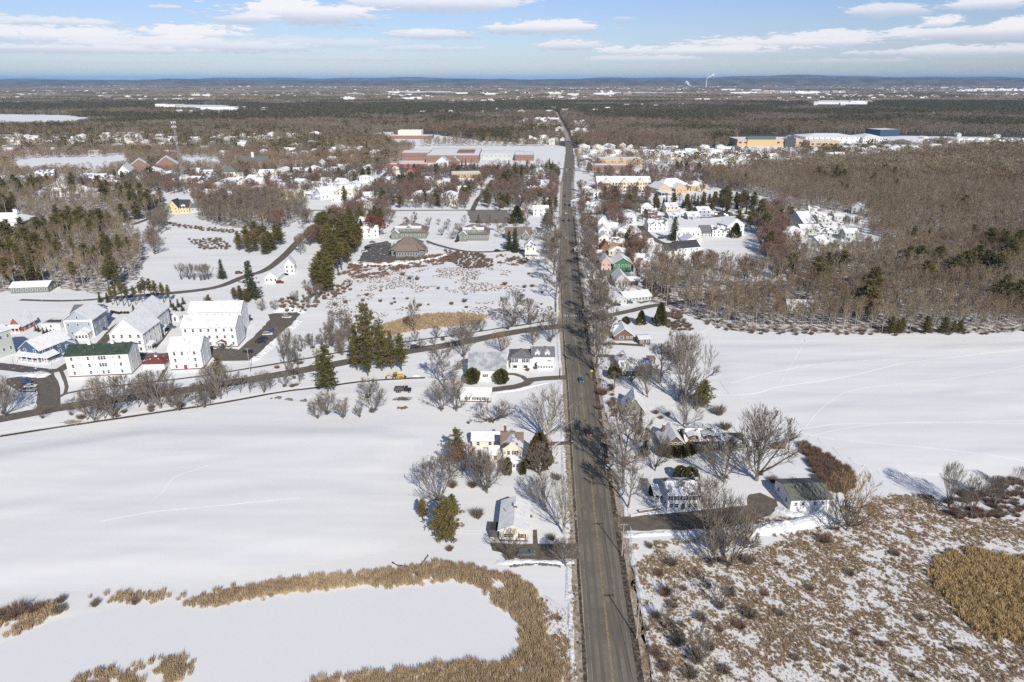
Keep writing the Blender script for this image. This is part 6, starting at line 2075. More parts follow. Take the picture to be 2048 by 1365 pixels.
zone([(-200, 310), (0, 306), (540, 309), (780, 315), (780, 280), (600, 258), (-200, 252)], 10.5, {'WOOD': 6, 'PINE': 2.2, 'REDD': 1}, 'bare tree of the western suburb', 'bare trees of the western suburb', (10, 15), 27, .27, nz=70)
zone([(1140, 300), (1140, 345), (1480, 332), (1700, 330), (1860, 312), (2300, 292), (2300, 272), (1900, 284), (1660, 300), (1470, 312), (1200, 300)], 9.5, {'TALL': 4, 'REDD': 3, 'PINE': 3}, 'tree in the commercial quarter north of the east wood', 'trees in the commercial quarter', (9, 14), 28, .15)
zone([(1150, 560), (1185, 560), (1225, 660), (1225, 740), (1260, 760), (1225, 790), (1190, 740)], 8.5, {'TALL': 5, 'SMALL': 4}, 'bare tree in the strip between road and brown house', 'bare trees between road and brown house', (8, 12), 29)
zone([(1205, 760), (1240, 770), (1255, 900), (1275, 940), (1240, 1000), (1225, 980), (1213, 860)], 11, {'TALL': 4, 'SMALL': 6}, 'bare tree along the lawn edge east of the near road', 'bare trees along the near eastern lawn', (7, 11), 30)
zone([(1300, 690), (1350, 700), (1390, 760), (1420, 820), (1400, 870), (1370, 840), (1330, 760)], 10, {'WIDE': 4, 'SMALL': 5}, 'bare tree in the line at the edge of the east snow field', 'bare trees at the edge of the east field', (7, 11), 31)
zone([(1090, 430), (1122, 430), (1118, 530), (1095, 540)], 8, {'TALL': 6, 'PINE': 1.5, 'REDD': 2}, 'bare tree beside the offices on the west roadside', 'bare trees by the western roadside', (9, 13), 32)

zone([(700, 286), (830, 296), (800, 330), (760, 335), (700, 322)], 9, {'WOOD': 6, 'REDD': 2, 'PINE': 1.5}, 'bare tree west of the brick school', 'bare trees west of the school', (11, 15), 33)
zone([(840, 294), (1120, 294), (1118, 288), (860, 286)], 12, {'WOOD': 6, 'PINE': 2}, 'bare tree behind the brick school', 'bare trees behind the school', (11, 15), 34)
zone([(860, 332), (1120, 330), (1120, 345), (1060, 350), (860, 350)], 14, {'REDD': 4, 'SPRUCE': 3, 'TALL': 3}, 'tree before the brick school front', 'trees before the school', (8, 12), 35)
# the trees nearest the camera become things of their own, the rest of each kind one mass
POOL.sort(key=lambda q: q[0])
LIMIT = {'bare_tree': 292, 'pine_tree': 250, 'spruce_tree': 200}
REST = {'bare_tree': [], 'pine_tree': [], 'spruce_tree': []}
for (d_, k, x, y, h, wd, lb, gr) in POOL:
    nm = KN[k][1]
    if COUNT.get(nm, 0) < LIMIT[nm]:
        if 'bare' in lb or nm == 'bare_tree':
            pass
        if nm == 'pine_tree' and ('bare' in lb):
            lb, gr = lb.replace('slender bare', 'dark').replace('thin bare', 'dark').replace('small bare', 'dark').replace('reddish bare', 'dark').replace('bare', 'dark').replace('tree', 'pine', 1), gr.replace('bare trees', 'pines')
        elif nm == 'pine_tree':
            lb, gr = lb.replace('tree', 'pine', 1), gr + ' (pines)'
        elif nm == 'spruce_tree':
            lb, gr = 'small dark spruce among the trees: ' + gr.replace('bare ', ''), gr + ' (spruces)'
        elif 'pine' in lb or 'evergreen' in lb:
            lb, gr = 'bare ' + lb.replace('olive pine', 'tree').replace('dark evergreen', 'tree').replace('tall tree', 'tall tree'), gr + ' (bare)'
        tree(k, (x, y), h, lb, gr, wd)
    else:
        REST[nm].append((k, x, y, h, wd))


def scatter(name, label, protos, pts, kindname='stuff'):
    """ONE object: its mesh carries the sample plants and one vertex per plant; nodes put a sample on every vertex.
    protos: list of (verts, faces, matidx); pts: array rows x, y, z, rot, sx, sy, sz, variant; materials shared list"""
    plist, mats = protos
    V, Fc, Mi, pid = [], [], [], []
    for k, (vs, fs, ms) in enumerate(plist):
        o = len(V)
        V.extend(vs)
        Fc.extend([tuple(i + o for i in f) for f in fs])
        Mi.extend(ms)
        pid.extend([k + 1] * len(vs))
    n0 = len(V)
    pts = np.asarray(pts, dtype=float)
    V = V + [tuple(p[:3]) for p in pts]
    me = bpy.data.meshes.new(name)
    me.from_pydata(V, [], Fc)
    for m in mats:
        me.materials.append(m)
    me.polygons.foreach_set('material_index', Mi)
    a = me.attributes.new('pid', 'INT', 'POINT')
    a.data.foreach_set('value', np.array(pid + [0] * len(pts), dtype=np.int32))
    a = me.attributes.new('var', 'INT', 'POINT')
    a.data.foreach_set('value', np.concatenate([np.zeros(n0, np.int32), pts[:, 7].astype(np.int32) + 1]))
    a = me.attributes.new('scl', 'FLOAT_VECTOR', 'POINT')
    a.data.foreach_set('vector', np.concatenate([np.zeros((n0, 3)), pts[:, 4:7]]).astype(np.float32).ravel())
    a = me.attributes.new('rot', 'FLOAT_VECTOR', 'POINT')
    R_ = np.zeros((n0 + len(pts), 3), np.float32)
    R_[n0:, 2] = pts[:, 3]
    a.data.foreach_set('vector', R_.ravel())
    ng = bpy.data.node_groups.new(name + '_nodes', 'GeometryNodeTree')
    ng.interface.new_socket(name='Geometry', in_out='INPUT', socket_type='NodeSocketGeometry')
    ng.interface.new_socket(name='Geometry', in_out='OUTPUT', socket_type='NodeSocketGeometry')
    gi, go = ng.nodes.new('NodeGroupInput'), ng.nodes.new('NodeGroupOutput')
    jn = ng.nodes.new('GeometryNodeJoinGeometry')

    def attr(nm, dt):
        n = ng.nodes.new('GeometryNodeInputNamedAttribute')
        n.data_type = dt
        n.inputs['Name'].default_value = nm
        return n.outputs['Attribute']

    def eq(sock, k):
        c = ng.nodes.new('FunctionNodeCompare')
        c.data_type = 'INT'
        c.operation = 'EQUAL'
        ng.links.new(sock, c.inputs[2])
        c.inputs[3].default_value = k
        return c.outputs[0]
    pid_s, var_s = attr('pid', 'INT'), attr('var', 'INT')
    rot_s, scl_s = attr('rot', 'FLOAT_VECTOR'), attr('scl', 'FLOAT_VECTOR')
    for k in range(len(plist)):
        sg = ng.nodes.new('GeometryNodeSeparateGeometry')
        sg.domain = 'POINT'
        ng.links.new(gi.outputs[0], sg.inputs[0])
        ng.links.new(eq(pid_s, k + 1), sg.inputs[1])
        ip = ng.nodes.new('GeometryNodeInstanceOnPoints')
        sg2 = ng.nodes.new('GeometryNodeSeparateGeometry')
        sg2.domain = 'POINT'
        ng.links.new(gi.outputs[0], sg2.inputs[0])
        ng.links.new(eq(var_s, k + 1), sg2.inputs[1])
        ng.links.new(sg2.outputs[0], ip.inputs['Points'])
        ng.links.new(sg.outputs[0], ip.inputs['Instance'])
        ng.links.new(rot_s, ip.inputs['Rotation'])
        ng.links.new(scl_s, ip.inputs['Scale'])
        ng.links.new(ip.outputs[0], jn.inputs[0])
    ng.links.new(jn.outputs[0], go.inputs[0])
    o = link(name, me)
    md = o.modifiers.new('scatter', 'NODES')
    md.node_group = ng
    tag(o, label, None, None, kindname)
    return o


def mesh_proto(parts):
    """parts: list of (mesh, material index) merged into one sample"""
    vs, fs, ms = [], [], []
    for me, mi in parts:
        o = len(vs)
        vs.extend([tuple(v.co) for v in me.vertices])
        fs.extend([tuple(i + o for i in p.vertices) for p in me.polygons])
        ms.extend([mi] * len(me.polygons))
    return vs, fs, ms


def mb_proto(mb, remap=None):
    return mb.v, mb.f, [(remap[m] if remap else m) for m in mb.m]


scatter('distant_houses', 'many small snow roofed houses scattered between the far trees', (FAR_HOUSES[0], FAR_HOUSES[1]), FAR_HOUSES[2])
# middle distance woods: full trees to 900 m, light ones beyond
bw, bm = [], [M_barkpale, M_twig_w, M_bark, M_twig, M_twig_r, M_barkdk]
vi = {}
for kk, lst, a_, b_ in (('WOOD', WOOD, 0, 1), ('TALL', TALL, 2, 3), ('REDD', REDD, 5, 4), ('WIDE', WIDE[:2], 2, 3), ('SMALL', SMALL, 5, 3)):
    vi[kk] = (len(bw), len(lst), lst[0][2])
    for t_, c_, h_ in lst:
        bw.append(mesh_proto([(t_, a_), (c_, b_)]))
ft0 = len(bw)
for i in range(3):
    q = far_tree(300 + i)
    bw.append(mb_proto(q, {0: 0, 1: 1}))
for i in range(2):
    q = far_tree(310 + i, 12, 4.5)
    bw.append(mb_proto(q, {0: 5, 1: 4}))
pts = []
for (k, x, y, h, wd) in REST['bare_tree']:
    far_ = math.hypot(x, y) > 1000
    if far_:
        s = h / 14
        v = ft0 + (rng.randrange(3) if k in ('WOOD', 'TALL', 'SMALL') else 3 + rng.randrange(2))
        pts.append((x, y, 0, rng.uniform(0, 6.28), s * wd, s * wd, s, v))
    else:
        st, n_, h0 = vi[k]
        s = h / h0
        pts.append((x, y, 0, rng.uniform(0, 6.28), s * wd, s * wd, s, st + rng.randrange(n_)))
scatter('bare_woods', 'mass of further grey brown bare trees filling the woods', (bw, bm), pts)
print('bare rest', len(pts))
pw, pm = [], [M_barkdk, M_needle, M_needle_g]
for t_, c_, h_ in PINE:
    pw.append(mesh_proto([(t_, 0), (c_, 1)]))
for t_, c_, h_ in SPRUCE[:2]:
    pw.append(mesh_proto([(t_, 0), (c_, 2)]))
for i in range(3):
    pw.append(mb_proto(far_tree(320 + i, 15, 3.8, True), {0: 0, 1: 1}))
pts = []
for (k, x, y, h, wd) in REST['pine_tree'] + REST['spruce_tree']:
    far_ = math.hypot(x, y) > 1000
    if far_:
        pts.append((x, y, 0, rng.uniform(0, 6.28), h / 15 * wd, h / 15 * wd, h / 15, 6 + rng.randrange(3)))
    elif k == 'SPRUCE':
        pts.append((x, y, 0, rng.uniform(0, 6.28), h / 14 * wd, h / 14 * wd, h / 14, 4 + rng.randrange(2)))
    else:
        pts.append((x, y, 0, rng.uniform(0, 6.28), h / 18 * wd, h / 18 * wd, h / 18, rng.randrange(4)))
print('pine rest', len(pts))
scatter('pine_woods', 'mass of further dark pines among the bare woods', (pw, pm), pts)

# far forest in two depths
def far_zone(poly, sp, seed):
    P = grid_points(poly, sp, .95, seed)
    ok = np.ones(len(P), bool)
    for q in CLEAR:
        V = np.array([tuple(G(a, b))[:2] for a, b in q])
        ok &= ~in_poly(P[:, 0], P[:, 1], V)
    ok &= hash_noise(P[:, 0], P[:, 1] * .8, 150, 31) * .65 + hash_noise(P[:, 0], P[:, 1], 60, 32) * .35 < .80
    A = np.array([(p.x, p.y) for p in ML[::2]])
    for c in range(0, len(P), 20000):
        q = P[c:c + 20000]
        near_ = (np.abs(q[:, 0] - np.interp(q[:, 1], A[:, 1], A[:, 0])) < 10) & (q[:, 1] < ML[-1].y)
        ok[c:c + 20000] &= ~near_
    for (x, y, rr) in BOXES:
        if y > 1100:
            ok &= ((P[:, 0] - x) ** 2 + (P[:, 1] - y) ** 2) > (rr * 1.1) ** 2
        if y > 1100 and rr < 30:
            ok &= ~((np.abs(P[:, 0] - x * P[:, 1] / y) < rr * .5) & (P[:, 1] < y) & (P[:, 1] > y - rr - 25))
        if y > 1100 and rr >= 30:
            ok &= ~((np.abs(P[:, 0] - x * P[:, 1] / y) < rr * .9) & (P[:, 1] < y) & (P[:, 1] > y - rr - max(40, 14 * y / 120)))
    return P[ok]


def conifer_share(P):
    """belts of pine across the plain, as in the view"""
    a = hash_noise(P[:, 0], P[:, 1] * 1.6, 420, 3) * .6 + hash_noise(P[:, 0], P[:, 1], 130, 8) * .4
    # rows of the image: pine belt at rows 205-250
    row = 157.5 + 120 * FPX / P[:, 1] * 1.0 / (CP ** 2)
    belt = np.exp(-((row - 226) / 22) ** 2)
    return np.clip((a - .50) * 4.5 + belt * 1.2 - .15, 0.05, .8)


M_far_b = mat('far_bare_canopy', (0.175, 0.138, 0.098), 0.95, rnd=(0.31, 0.25, 0.175), c2=(0.21, 0.145, 0.095), scale=0.004, lo=0.45, hi=0.6)
M_far_p = mat('far_pine_canopy', (0.075, 0.07, 0.026), 0.95, rnd=(0.125, 0.10, 0.035))
FZ1 = [(-700, 262), (600, 262), (780, 312), (800, 285), (1120, 282), (1165, 298), (1450, 298), (1480, 270), (1900, 268), (2700, 290), (2700, 206), (-700, 206)]
P = far_zone(FZ1, 9.5, 41)
cs = conifer_share(P)
isp = np.random.RandomState(5).uniform(size=len(P)) < cs
print('far near', len(P), isp.sum())
rr_ = np.random.RandomState(9)


def pack(P, v0, nv, s0, s1, wide=(0.85, 1.3)):
    n = len(P)
    s = rr_.uniform(s0, s1, n)
    w_ = rr_.uniform(wide[0], wide[1], n) * s
    return np.stack([P[:, 0], P[:, 1], np.zeros(n), rr_.uniform(0, 6.28, n), w_, w_, s, rr_.randint(0, nv, n) + v0], 1)


fb = [mb_proto(far_tree(330 + i, 14, 4.0), {0: 0, 1: 1}) for i in range(4)]
scatter('distant_bare_forest', 'distant grey brown bare forest beyond the village', (fb, [M_barkpale, M_far_b]), pack(P[~isp], 0, 4, .8, 1.15))
fp = [mb_proto(far_tree(340 + i, 16, 4.2, True), {0: 0, 1: 1}) for i in range(3)]
scatter('distant_pine_forest', 'distant dark pine forest beyond the village', (fp, [M_barkdk, M_far_p]), pack(P[isp], 0, 3, .8, 1.2))
FZ2 = [(-900, 207), (2900, 207), (2900, 171), (-900, 171)]
P = far_zone(FZ2, 27, 43)
cs = conifer_share(P)
isp = np.random.RandomState(6).uniform(size=len(P)) < cs
print('far far', len(P))
cc = [mb_proto(canopy_clump(350 + i, 13)) for i in range(4)]
scatter('horizon_bare_forest', 'grey forest canopy stretching towards the horizon', (cc, [M_far_b]), pack(P[~isp], 0, 4, .8, 1.25))
scatter('horizon_pine_forest', 'dark pine canopy stretching towards the horizon', (cc, [M_far_p]), pack(P[isp], 0, 4, .9, 1.4))
P = far_zone([(-900, 171), (2900, 171), (2900, 163.3), (-900, 163.3)], 75, 44)
print('far far far', len(P))
cc = [mb_proto(canopy_clump(360 + i, 36, 14)) for i in range(3)]
isp = np.random.RandomState(8).uniform(size=len(P)) < conifer_share(P) + .15
scatter('horizon_woodland', 'faint woodland canopy below the horizon hills', (cc, [M_far_b]), pack(P[~isp], 0, 3, 1.0, 1.6, (1.4, 2.2)))
scatter('horizon_pine_belt', 'faint dark pine belts below the horizon hills', (cc, [M_far_p]), pack(P[isp], 0, 3, 1.1, 1.7, (1.4, 2.2)))

# reeds, marsh grass, stubble
REED = [blades(400 + i, 40, 1.3, .55, .035, .28) for i in range(3)]
REEDO = [blades(410 + i, 34, 1.35, .6, .05, .3) for i in range(3)]
GRASS = [blades(420 + i, 30, .55, .45, .05, .6) for i in range(4)]


def clumps(name, label, protos, m, polys, sp, s=(.75, 1.2), noise=0.0, nz=5.0, seed=1, hs=(.7, 1.2), avoid=True, edge=0.0, streak=False):
    if edge:
        protos_ = protos
    L = []
    for i, poly in enumerate(polys):
        P = grid_points(poly, sp, 1.0, seed + i)
        if noise:
            f = hash_noise(P[:, 0], P[:, 1] * .8, nz, seed) * .6 + hash_noise(P[:, 0], P[:, 1], nz * .3, seed + 2) * .4
            if streak:
                u, v = P[:, 0] * .8 + P[:, 1] * .6, -P[:, 0] * .6 + P[:, 1] * .8
                f = hash_noise(u, v * .42, 1.1, seed) * .42 + hash_noise(u, v * .6, .55, seed + 2) * .33 + hash_noise(P[:, 0], P[:, 1], 14, seed + 4) * .25
            P = P[f > noise]
        A = np.array([(p.x, p.y) for p in ML[::2]])
        if avoid:
            P = P[np.abs(P[:, 0] - np.interp(P[:, 1], A[:, 1], A[:, 0])) > 7.6]
        L.append(P + np.random.RandomState(i + 3).normal(0, .45, P.shape))
    P = np.concatenate(L)
    n = len(P)
    r = np.random.RandomState(seed)
    s_ = r.uniform(s[0], s[1], n)
    pts = np.stack([P[:, 0], P[:, 1], np.zeros(n), r.uniform(0, 6.28, n), s_, s_, s_ * r.uniform(hs[0], hs[1], n), r.randint(0, len(protos), n)], 1)
    print(name, n)
    return scatter(name, label, ([mb_proto(q) for q in protos], [m]), pts)


RING = [[(372, 1212), (376, 1203), (430, 1188), (500, 1175), (560, 1163), (640, 1152), (720, 1148), (780, 1142), (850, 1132), (870, 1124), (930, 1130), (985, 1146), (1040, 1158), (1070, 1180),
         (1082, 1215), (1084, 1240), (1098, 1290), (1122, 1345), (1130, 1400), (1040, 1400), (900, 1400), (700, 1400), (600, 1400), (630, 1362), (700, 1352), (780, 1345), (860, 1336), (925, 1322), (985, 1330), (1030, 1318),
         (1044, 1290), (1038, 1252), (1020, 1228), (985, 1205), (975, 1190), (945, 1168), (905, 1160), (860, 1170), (780, 1171), (700, 1175), (640, 1182), (560, 1188), (500, 1198), (440, 1212), (400, 1215)]]
clumps('reeds', 'dense band of dry brown reeds ringing the pond', REED, M_reed, RING, .58, noise=.27, nz=2.4, seed=3, hs=(.45, 1.25))
clumps('reed_island', 'patches of brown reeds standing in the pond', REED, M_reed, [[(140, 1375), (165, 1352), (215, 1338), (235, 1352), (262, 1348), (280, 1362), (300, 1400), (140, 1400)],
       [(262, 1340), (290, 1332), (330, 1312), (345, 1318), (382, 1316), (384, 1332), (372, 1352), (340, 1372), (325, 1355), (300, 1340)]], .62, noise=.36, nz=3, seed=4)
clumps('bank_reeds', 'thin reeds and brush on the far bank of the pond', REED, M_reed, [[(-60, 1250), (0, 1225), (60, 1215), (150, 1195), (260, 1188), (365, 1190), (365, 1200), (260, 1206), (160, 1212), (110, 1230), (60, 1258), (0, 1282), (-60, 1290)]],
       .8, noise=.42, nz=3.5, seed=5)
clumps('golden_reeds', 'round bed of golden reeds in the marsh', REEDO, M_reed_o, [[(1862, 1150), (1870, 1120), (1905, 1104), (1950, 1100), (2000, 1112), (2060, 1120), (2200, 1130), (2200, 1310), (2060, 1290), (2000, 1278), (1950, 1262), (1920, 1235), (1885, 1190)]],
       .55, noise=.30, nz=4, seed=6, hs=(.5, 1.2))
clumps('golden_reeds', 'strip of golden reeds above the side road', REEDO, M_reed, [[(735, 668), (770, 650), (810, 637), (860, 629), (930, 628), (975, 634), (960, 650), (880, 655), (820, 664), (760, 676)]],
       .9, noise=.1, nz=6, seed=7)
MARSH = [[(1262, 1135), (1320, 1100), (1400, 1118), (1500, 1108), (1560, 1085), (1650, 1075), (1700, 1040), (1740, 1000), (1760, 992), (1860, 990), (1900, 1030), (2060, 1045), (2300, 1060), (2300, 1450),
          (1320, 1450), (1300, 1365), (1280, 1230)]]
clumps('marsh_grass', 'flattened brown marsh grass poking through snow', GRASS, M_grass, MARSH, .36, noise=.492, nz=3.2, seed=8, s=(.3, .8), streak=True)
clumps('bank_grass', 'brown grass on the bank between reeds and road', GRASS, M_grass, [[(1070, 1200), (1105, 1205), (1130, 1260), (1150, 1320), (1165, 1400), (1120, 1400), (1095, 1300)]], .6, noise=.52, nz=3, seed=9)
clumps('field_stubble', 'sparse brown stubble over the snowy lot', GRASS, M_stub, [[(640, 620), (690, 560), (760, 545), (1080, 525), (1095, 640), (990, 640), (900, 625), (800, 630), (700, 650)]], 1.6, noise=.58, nz=14, seed=10, s=(.6, 1.1))
clumps('rough_grass', 'reddish brown rough growth below the offices', GRASS, M_stub, [[(686, 540), (700, 528), (760, 522), (900, 507), (920, 515), (900, 528), (800, 540), (760, 556), (705, 558)], [(985, 520), (1000, 510), (1045, 512), (1060, 522), (1040, 532), (1000, 530)]],
       1.05, noise=.50, nz=4, seed=11, s=(1.0, 2.0))
clumps('verge_grass', 'dry grass tufts along the road edges', GRASS, M_grass, [[(1150, 1365), (1170, 1365), (1128, 760), (1120, 760)], [(1290, 1365), (1302, 1365), (1192, 760), (1186, 760)]], .9, noise=.5, nz=4, seed=12, s=(.5, 1.0), avoid=False)
clumps('verge_grass', 'sparse grass tufts on the lawn east of the road', GRASS, M_grass, [[(1262, 1085), (1420, 1078), (1320, 1100), (1262, 1135)], [(1500, 1040), (1640, 1035), (1700, 1010), (1700, 1060), (1560, 1085)]], .8, noise=.52, nz=4, seed=13, s=(.7, 1.3))


# bushes
def bush(px, py, w_px, label, group=None, red=False, hs=1.0):
    g = G(px, py)
    wm = w_px * (g.y / math.cos(PT)) / FPX * .95
    me = rng.choice(BUSHR if red else BUSH)
    o = link('bush', me, None, g, rng.uniform(0, 6.28))
    s = wm / 3.6
    o.scale = (s, s, s * hs)
    tag(o, label, 'bush', group)
    COUNT['bush'] = COUNT.get('bush', 0) + 1
    PLACED.append((g.x, g.y, wm / 2))
    return o


for (x, y, w_, l_, rd) in ((955, 1036, 46, 'wide twiggy bush on the snow behind the cream bungalow', 0), (1115, 960, 28, 'round twiggy bush by the road near the cream farmhouse', 0), (1103, 1080, 30, 'bare bush on the lawn beside the bungalow', 0),
                           (1062, 1035, 12, 'small shrub against the road side wall of the bungalow', 0), (905, 975, 34, 'reddish bush under the farmhouse trees', 1), (945, 975, 30, 'second reddish bush under the farmhouse trees', 1),
                           (900, 1102, 26, 'low straw coloured bush below the ragged pine', 1), (1018, 1118, 34, 'pale bush at the driveway corner of the bungalow', 0), (1055, 742, 14, 'bush before the bay windows of the white farmhouse', 1),
                           (1070, 738, 12, 'smaller bush beside the farmhouse wing', 1), (1344, 1132, 40, 'bare grey bush in the marsh below the driveway', 0), (1300, 1096, 26, 'grey bush nearest the utility pole', 0),
                           (1497, 1128, 46, 'bare grey bush below the leaning tree', 0), (1331, 1192, 46, 'dark reddish bush in the marsh near the road', 1), (1440, 1217, 40, 'bare bush with a taller stem in the marsh', 0),
                           (1392, 1325, 60, 'large grey bush at the bottom of the marsh', 0), (1330, 1340, 46, 'reddish bush near the road at the bottom of the marsh', 1), (1500, 1235, 50, 'wide dark bush in the middle of the marsh', 0),
                           (1293, 1262, 22, 'small dark bush behind the nearest utility pole', 0), (1648, 1085, 44, 'dark reddish bush before the orange willow', 1), (1672, 985, 24, 'round red brown bush behind the barn roof', 1),
                           (1120, 1240, 18, 'small bush on the bank near the mailbox', 0), (613, 1168, 12, 'tiny dark bush at the top of the reeds', 0), (120, 1225, 40, 'dark twiggy bush on the pond bank', 0),
                           (122, 1205, 34, 'taller bare bush behind the dark pond bank bush', 0), (192, 1212, 34, 'round dark bush on the pond bank', 0), (272, 1208, 30, 'bushy plant leaning on the pond bank', 0),
                           (30, 1235, 80, 'broad dark thicket bush at the pond corner', 1), (-10, 1245, 60, 'thicket bush cut by the frame at the pond corner', 1), (70, 1225, 50, 'mixed bush right of the pond corner thicket', 1),
                           (1312, 828, 20, 'round brown bush on the lawn above the cottage', 1), (1322, 838, 16, 'brown bush beside the round one above the cottage', 1), (1336, 832, 18, 'bush at the far end of the cottage lawn', 0),
                           (1438, 830, 44, 'loose bare bush at the field edge', 0), (1451, 860, 36, 'dark rounded bush behind the big bare tree', 0), (1205, 790, 36, 'reddish bush on the bank by the road', 1),
                           (1225, 812, 30, 'brown bush on the bank above the hidden cottage', 1), (1200, 820, 26, 'dark bush at the foot of the road bank', 0), (1565, 985, 30, 'low bush between the huge tree and barn', 0),
                           (1545, 965, 30, 'brown bush on the rough ground beside the huge tree', 1), (1310, 1018, 14, 'bush under the colonial portico', 0), (1160, 870, 8, 'tiny bush on the western verge', 0)):
    bush(x, y, w_, l_, None, bool(rd))
r = random.Random(5)
# red thicket beside the east field
P = grid_points([(1594, 893), (1608, 890), (1650, 912), (1702, 945), (1712, 975), (1690, 990), (1655, 985), (1632, 960), (1618, 930)], 1.6, .9, 7)
L = []
for x, y in P:
    L.append((x, y, 0, r.uniform(0, 6.28), .8, .8, r.uniform(.9, 1.5), r.randrange(3)))
scatter('thicket', 'red brown thicket wedge between the lawn and the east field', ([mesh_proto([(m, 0)]) for m in BUSHR], [M_twig_r]), np.array(L))
TH = [([(1880, 1000), (1930, 985), (2060, 950), (2300, 940), (2300, 1030), (2060, 1030), (1960, 1045), (1900, 1035)], 2.2, 'grey brown thicket between marsh and east field'),
      ([(860, 1135 - 460), (1000, 655), (1090, 642), (1090, 650), (1000, 668), (860, 690)], 2.2, 'brush along the upper edge of the side road'),
      ([(1385, 640), (1460, 668), (1700, 674), (2048, 668), (2300, 664), (2300, 655), (1700, 664), (1470, 656), (1400, 632)], 4.2, 'low brush along the edge of the east wood'),
      ([(1380, 640), (1350, 620), (1300, 640), (1345, 664), (1385, 662)], 2.2, 'brown brush beside the golden cedars'),
      ([(890, 500), (950, 505), (985, 520), (985, 535), (930, 540), (890, 520)], 2.4, 'grey brush below the curved drive'),
      ([(555, 600), (620, 592), (700, 560), (705, 580), (640, 612), (600, 640), (560, 618)], 3.2, 'brown brush below the dense pine row'),
      ([(375, 480), (440, 478), (470, 500), (400, 500)], 3.0, 'brown scrub in the snowy field'),
      ([(300, 440), (400, 455), (560, 470), (560, 476), (400, 462), (300, 446)], 3.0, 'scrub line below the grove'),
      ([(540, 740), (640, 720), (720, 708), (720, 715), (640, 730), (545, 750)], 2.2, 'brush by the path behind the pines'),
      ([(110, 845), (300, 818), (480, 790), (620, 765), (620, 772), (480, 797), (300, 826), (110, 852)], 2.4, 'brush between side road and farm lane'),
      ([(1190, 760), (1235, 775), (1240, 830), (1212, 850), (1196, 800)], 2.4, 'brown brush on the bank east of the road'),
      ([(1250, 460), (1275, 470), (1270, 560), (1300, 600), (1290, 560), (1262, 540)], 3.0, 'brush east of the small houses'),
      ([(1290, 560), (1340, 545), (1340, 600), (1300, 608)], 2.6, 'reddish brush at the corner of the wood')]
for i, (poly, sp, lb) in enumerate(TH):
    P = grid_points(poly, sp, .95, 60 + i)
    P = P[clear_mask(P)]
    L = [(x, y, 0, r.uniform(0, 6.28), r.uniform(.6, 1.1), r.uniform(.6, 1.1), r.uniform(.5, 1.1), r.randrange(6)) for x, y in P if r.random() < .8]
    if L:
        scatter('thicket', lb, ([mesh_proto([(m, 0)]) for m in BUSH] + [mesh_proto([(m, 1)]) for m in BUSHR], [M_twig, M_twig_r]), np.array(L))
# single shrubs in the snowy lot
for i in range(34):
    x, y = r.uniform(660, 1085), r.uniform(548, 626)
    bush(x, y, r.uniform(6, 15), 'small bush sticking out of the snowy lot', 'small bushes in the snowy lot', r.random() < .5, 1.1)
for i, (x, y, w_) in enumerate(((1318, 1150, 34), (1345, 1215, 44), (1312, 1235, 40), (1368, 1180, 30), (1402, 1240, 50), (1460, 1190, 44), (1480, 1255, 50), (1352, 1290, 56), (1420, 1300, 50), (1310, 1310, 50), (1380, 1352, 64), (1450, 1345, 50),
                              (1530, 1190, 34), (1560, 1230, 36), (1700, 1150, 34), (1790, 1110, 36), (1620, 1180, 30), (1840, 1240, 34), (1760, 1290, 34), (1590, 1320, 34), (1690, 1340, 30))):
    bush(x, y, w_, 'wide leafless thicket bush in the road side half of the marsh' if x < 1500 else 'low leafless bush in the open middle of the marsh', 'thicket bushes by the road' if x < 1500 else 'low bushes in the open marsh', i % 3 == 0, .65)
for (x, y, t_) in ((1441, 1215, 1150), (1392, 1330, 1255), (1350, 1205, 1170), (1330, 1260, 1215)):
    tp('SMALL', x, y, t_, 'thin leafless sapling standing in the marsh', 'thin saplings in the marsh', .6)
for i in range(12):
    x, y = r.uniform(1280, 2040), r.uniform(1110, 1360)
    if x > 1850 and y < 1290:
        continue
    bush(x, y, r.uniform(12, 30), 'small bare bush among the flattened marsh grass', 'small bushes in the marsh', r.random() < .5, .8)
for (x, y) in ((900, 1130), (835, 1150), (1016, 1150), (1030, 1158), (560, 1168), (470, 1182)):
    bush(x, y, 16, 'tuft like bush at the outer edge of the reeds', 'tuft bushes beside the reeds', True, 1)

# ------------------------------------------------------------------ vehicles
_cars = {}


def paint(name, col):
    return mat(name, col, 0.35, spec=0.6)


PAINTS = {'black': paint('black_paint', (0.02, 0.02, 0.025)), 'white': paint('white_paint', (0.7, 0.7, 0.7)), 'silver': paint('silver_paint', (0.38, 0.39, 0.40)),
          'grey': paint('grey_paint', (0.13, 0.15, 0.15)), 'red': paint('dark_red_paint', (0.16, 0.03, 0.025)), 'blue': paint('blue_paint', (0.05, 0.09, 0.2)),
          'teal': paint('teal_paint', (0.05, 0.13, 0.14)), 'orange': paint('orange_paint', (0.45, 0.12, 0.03))}


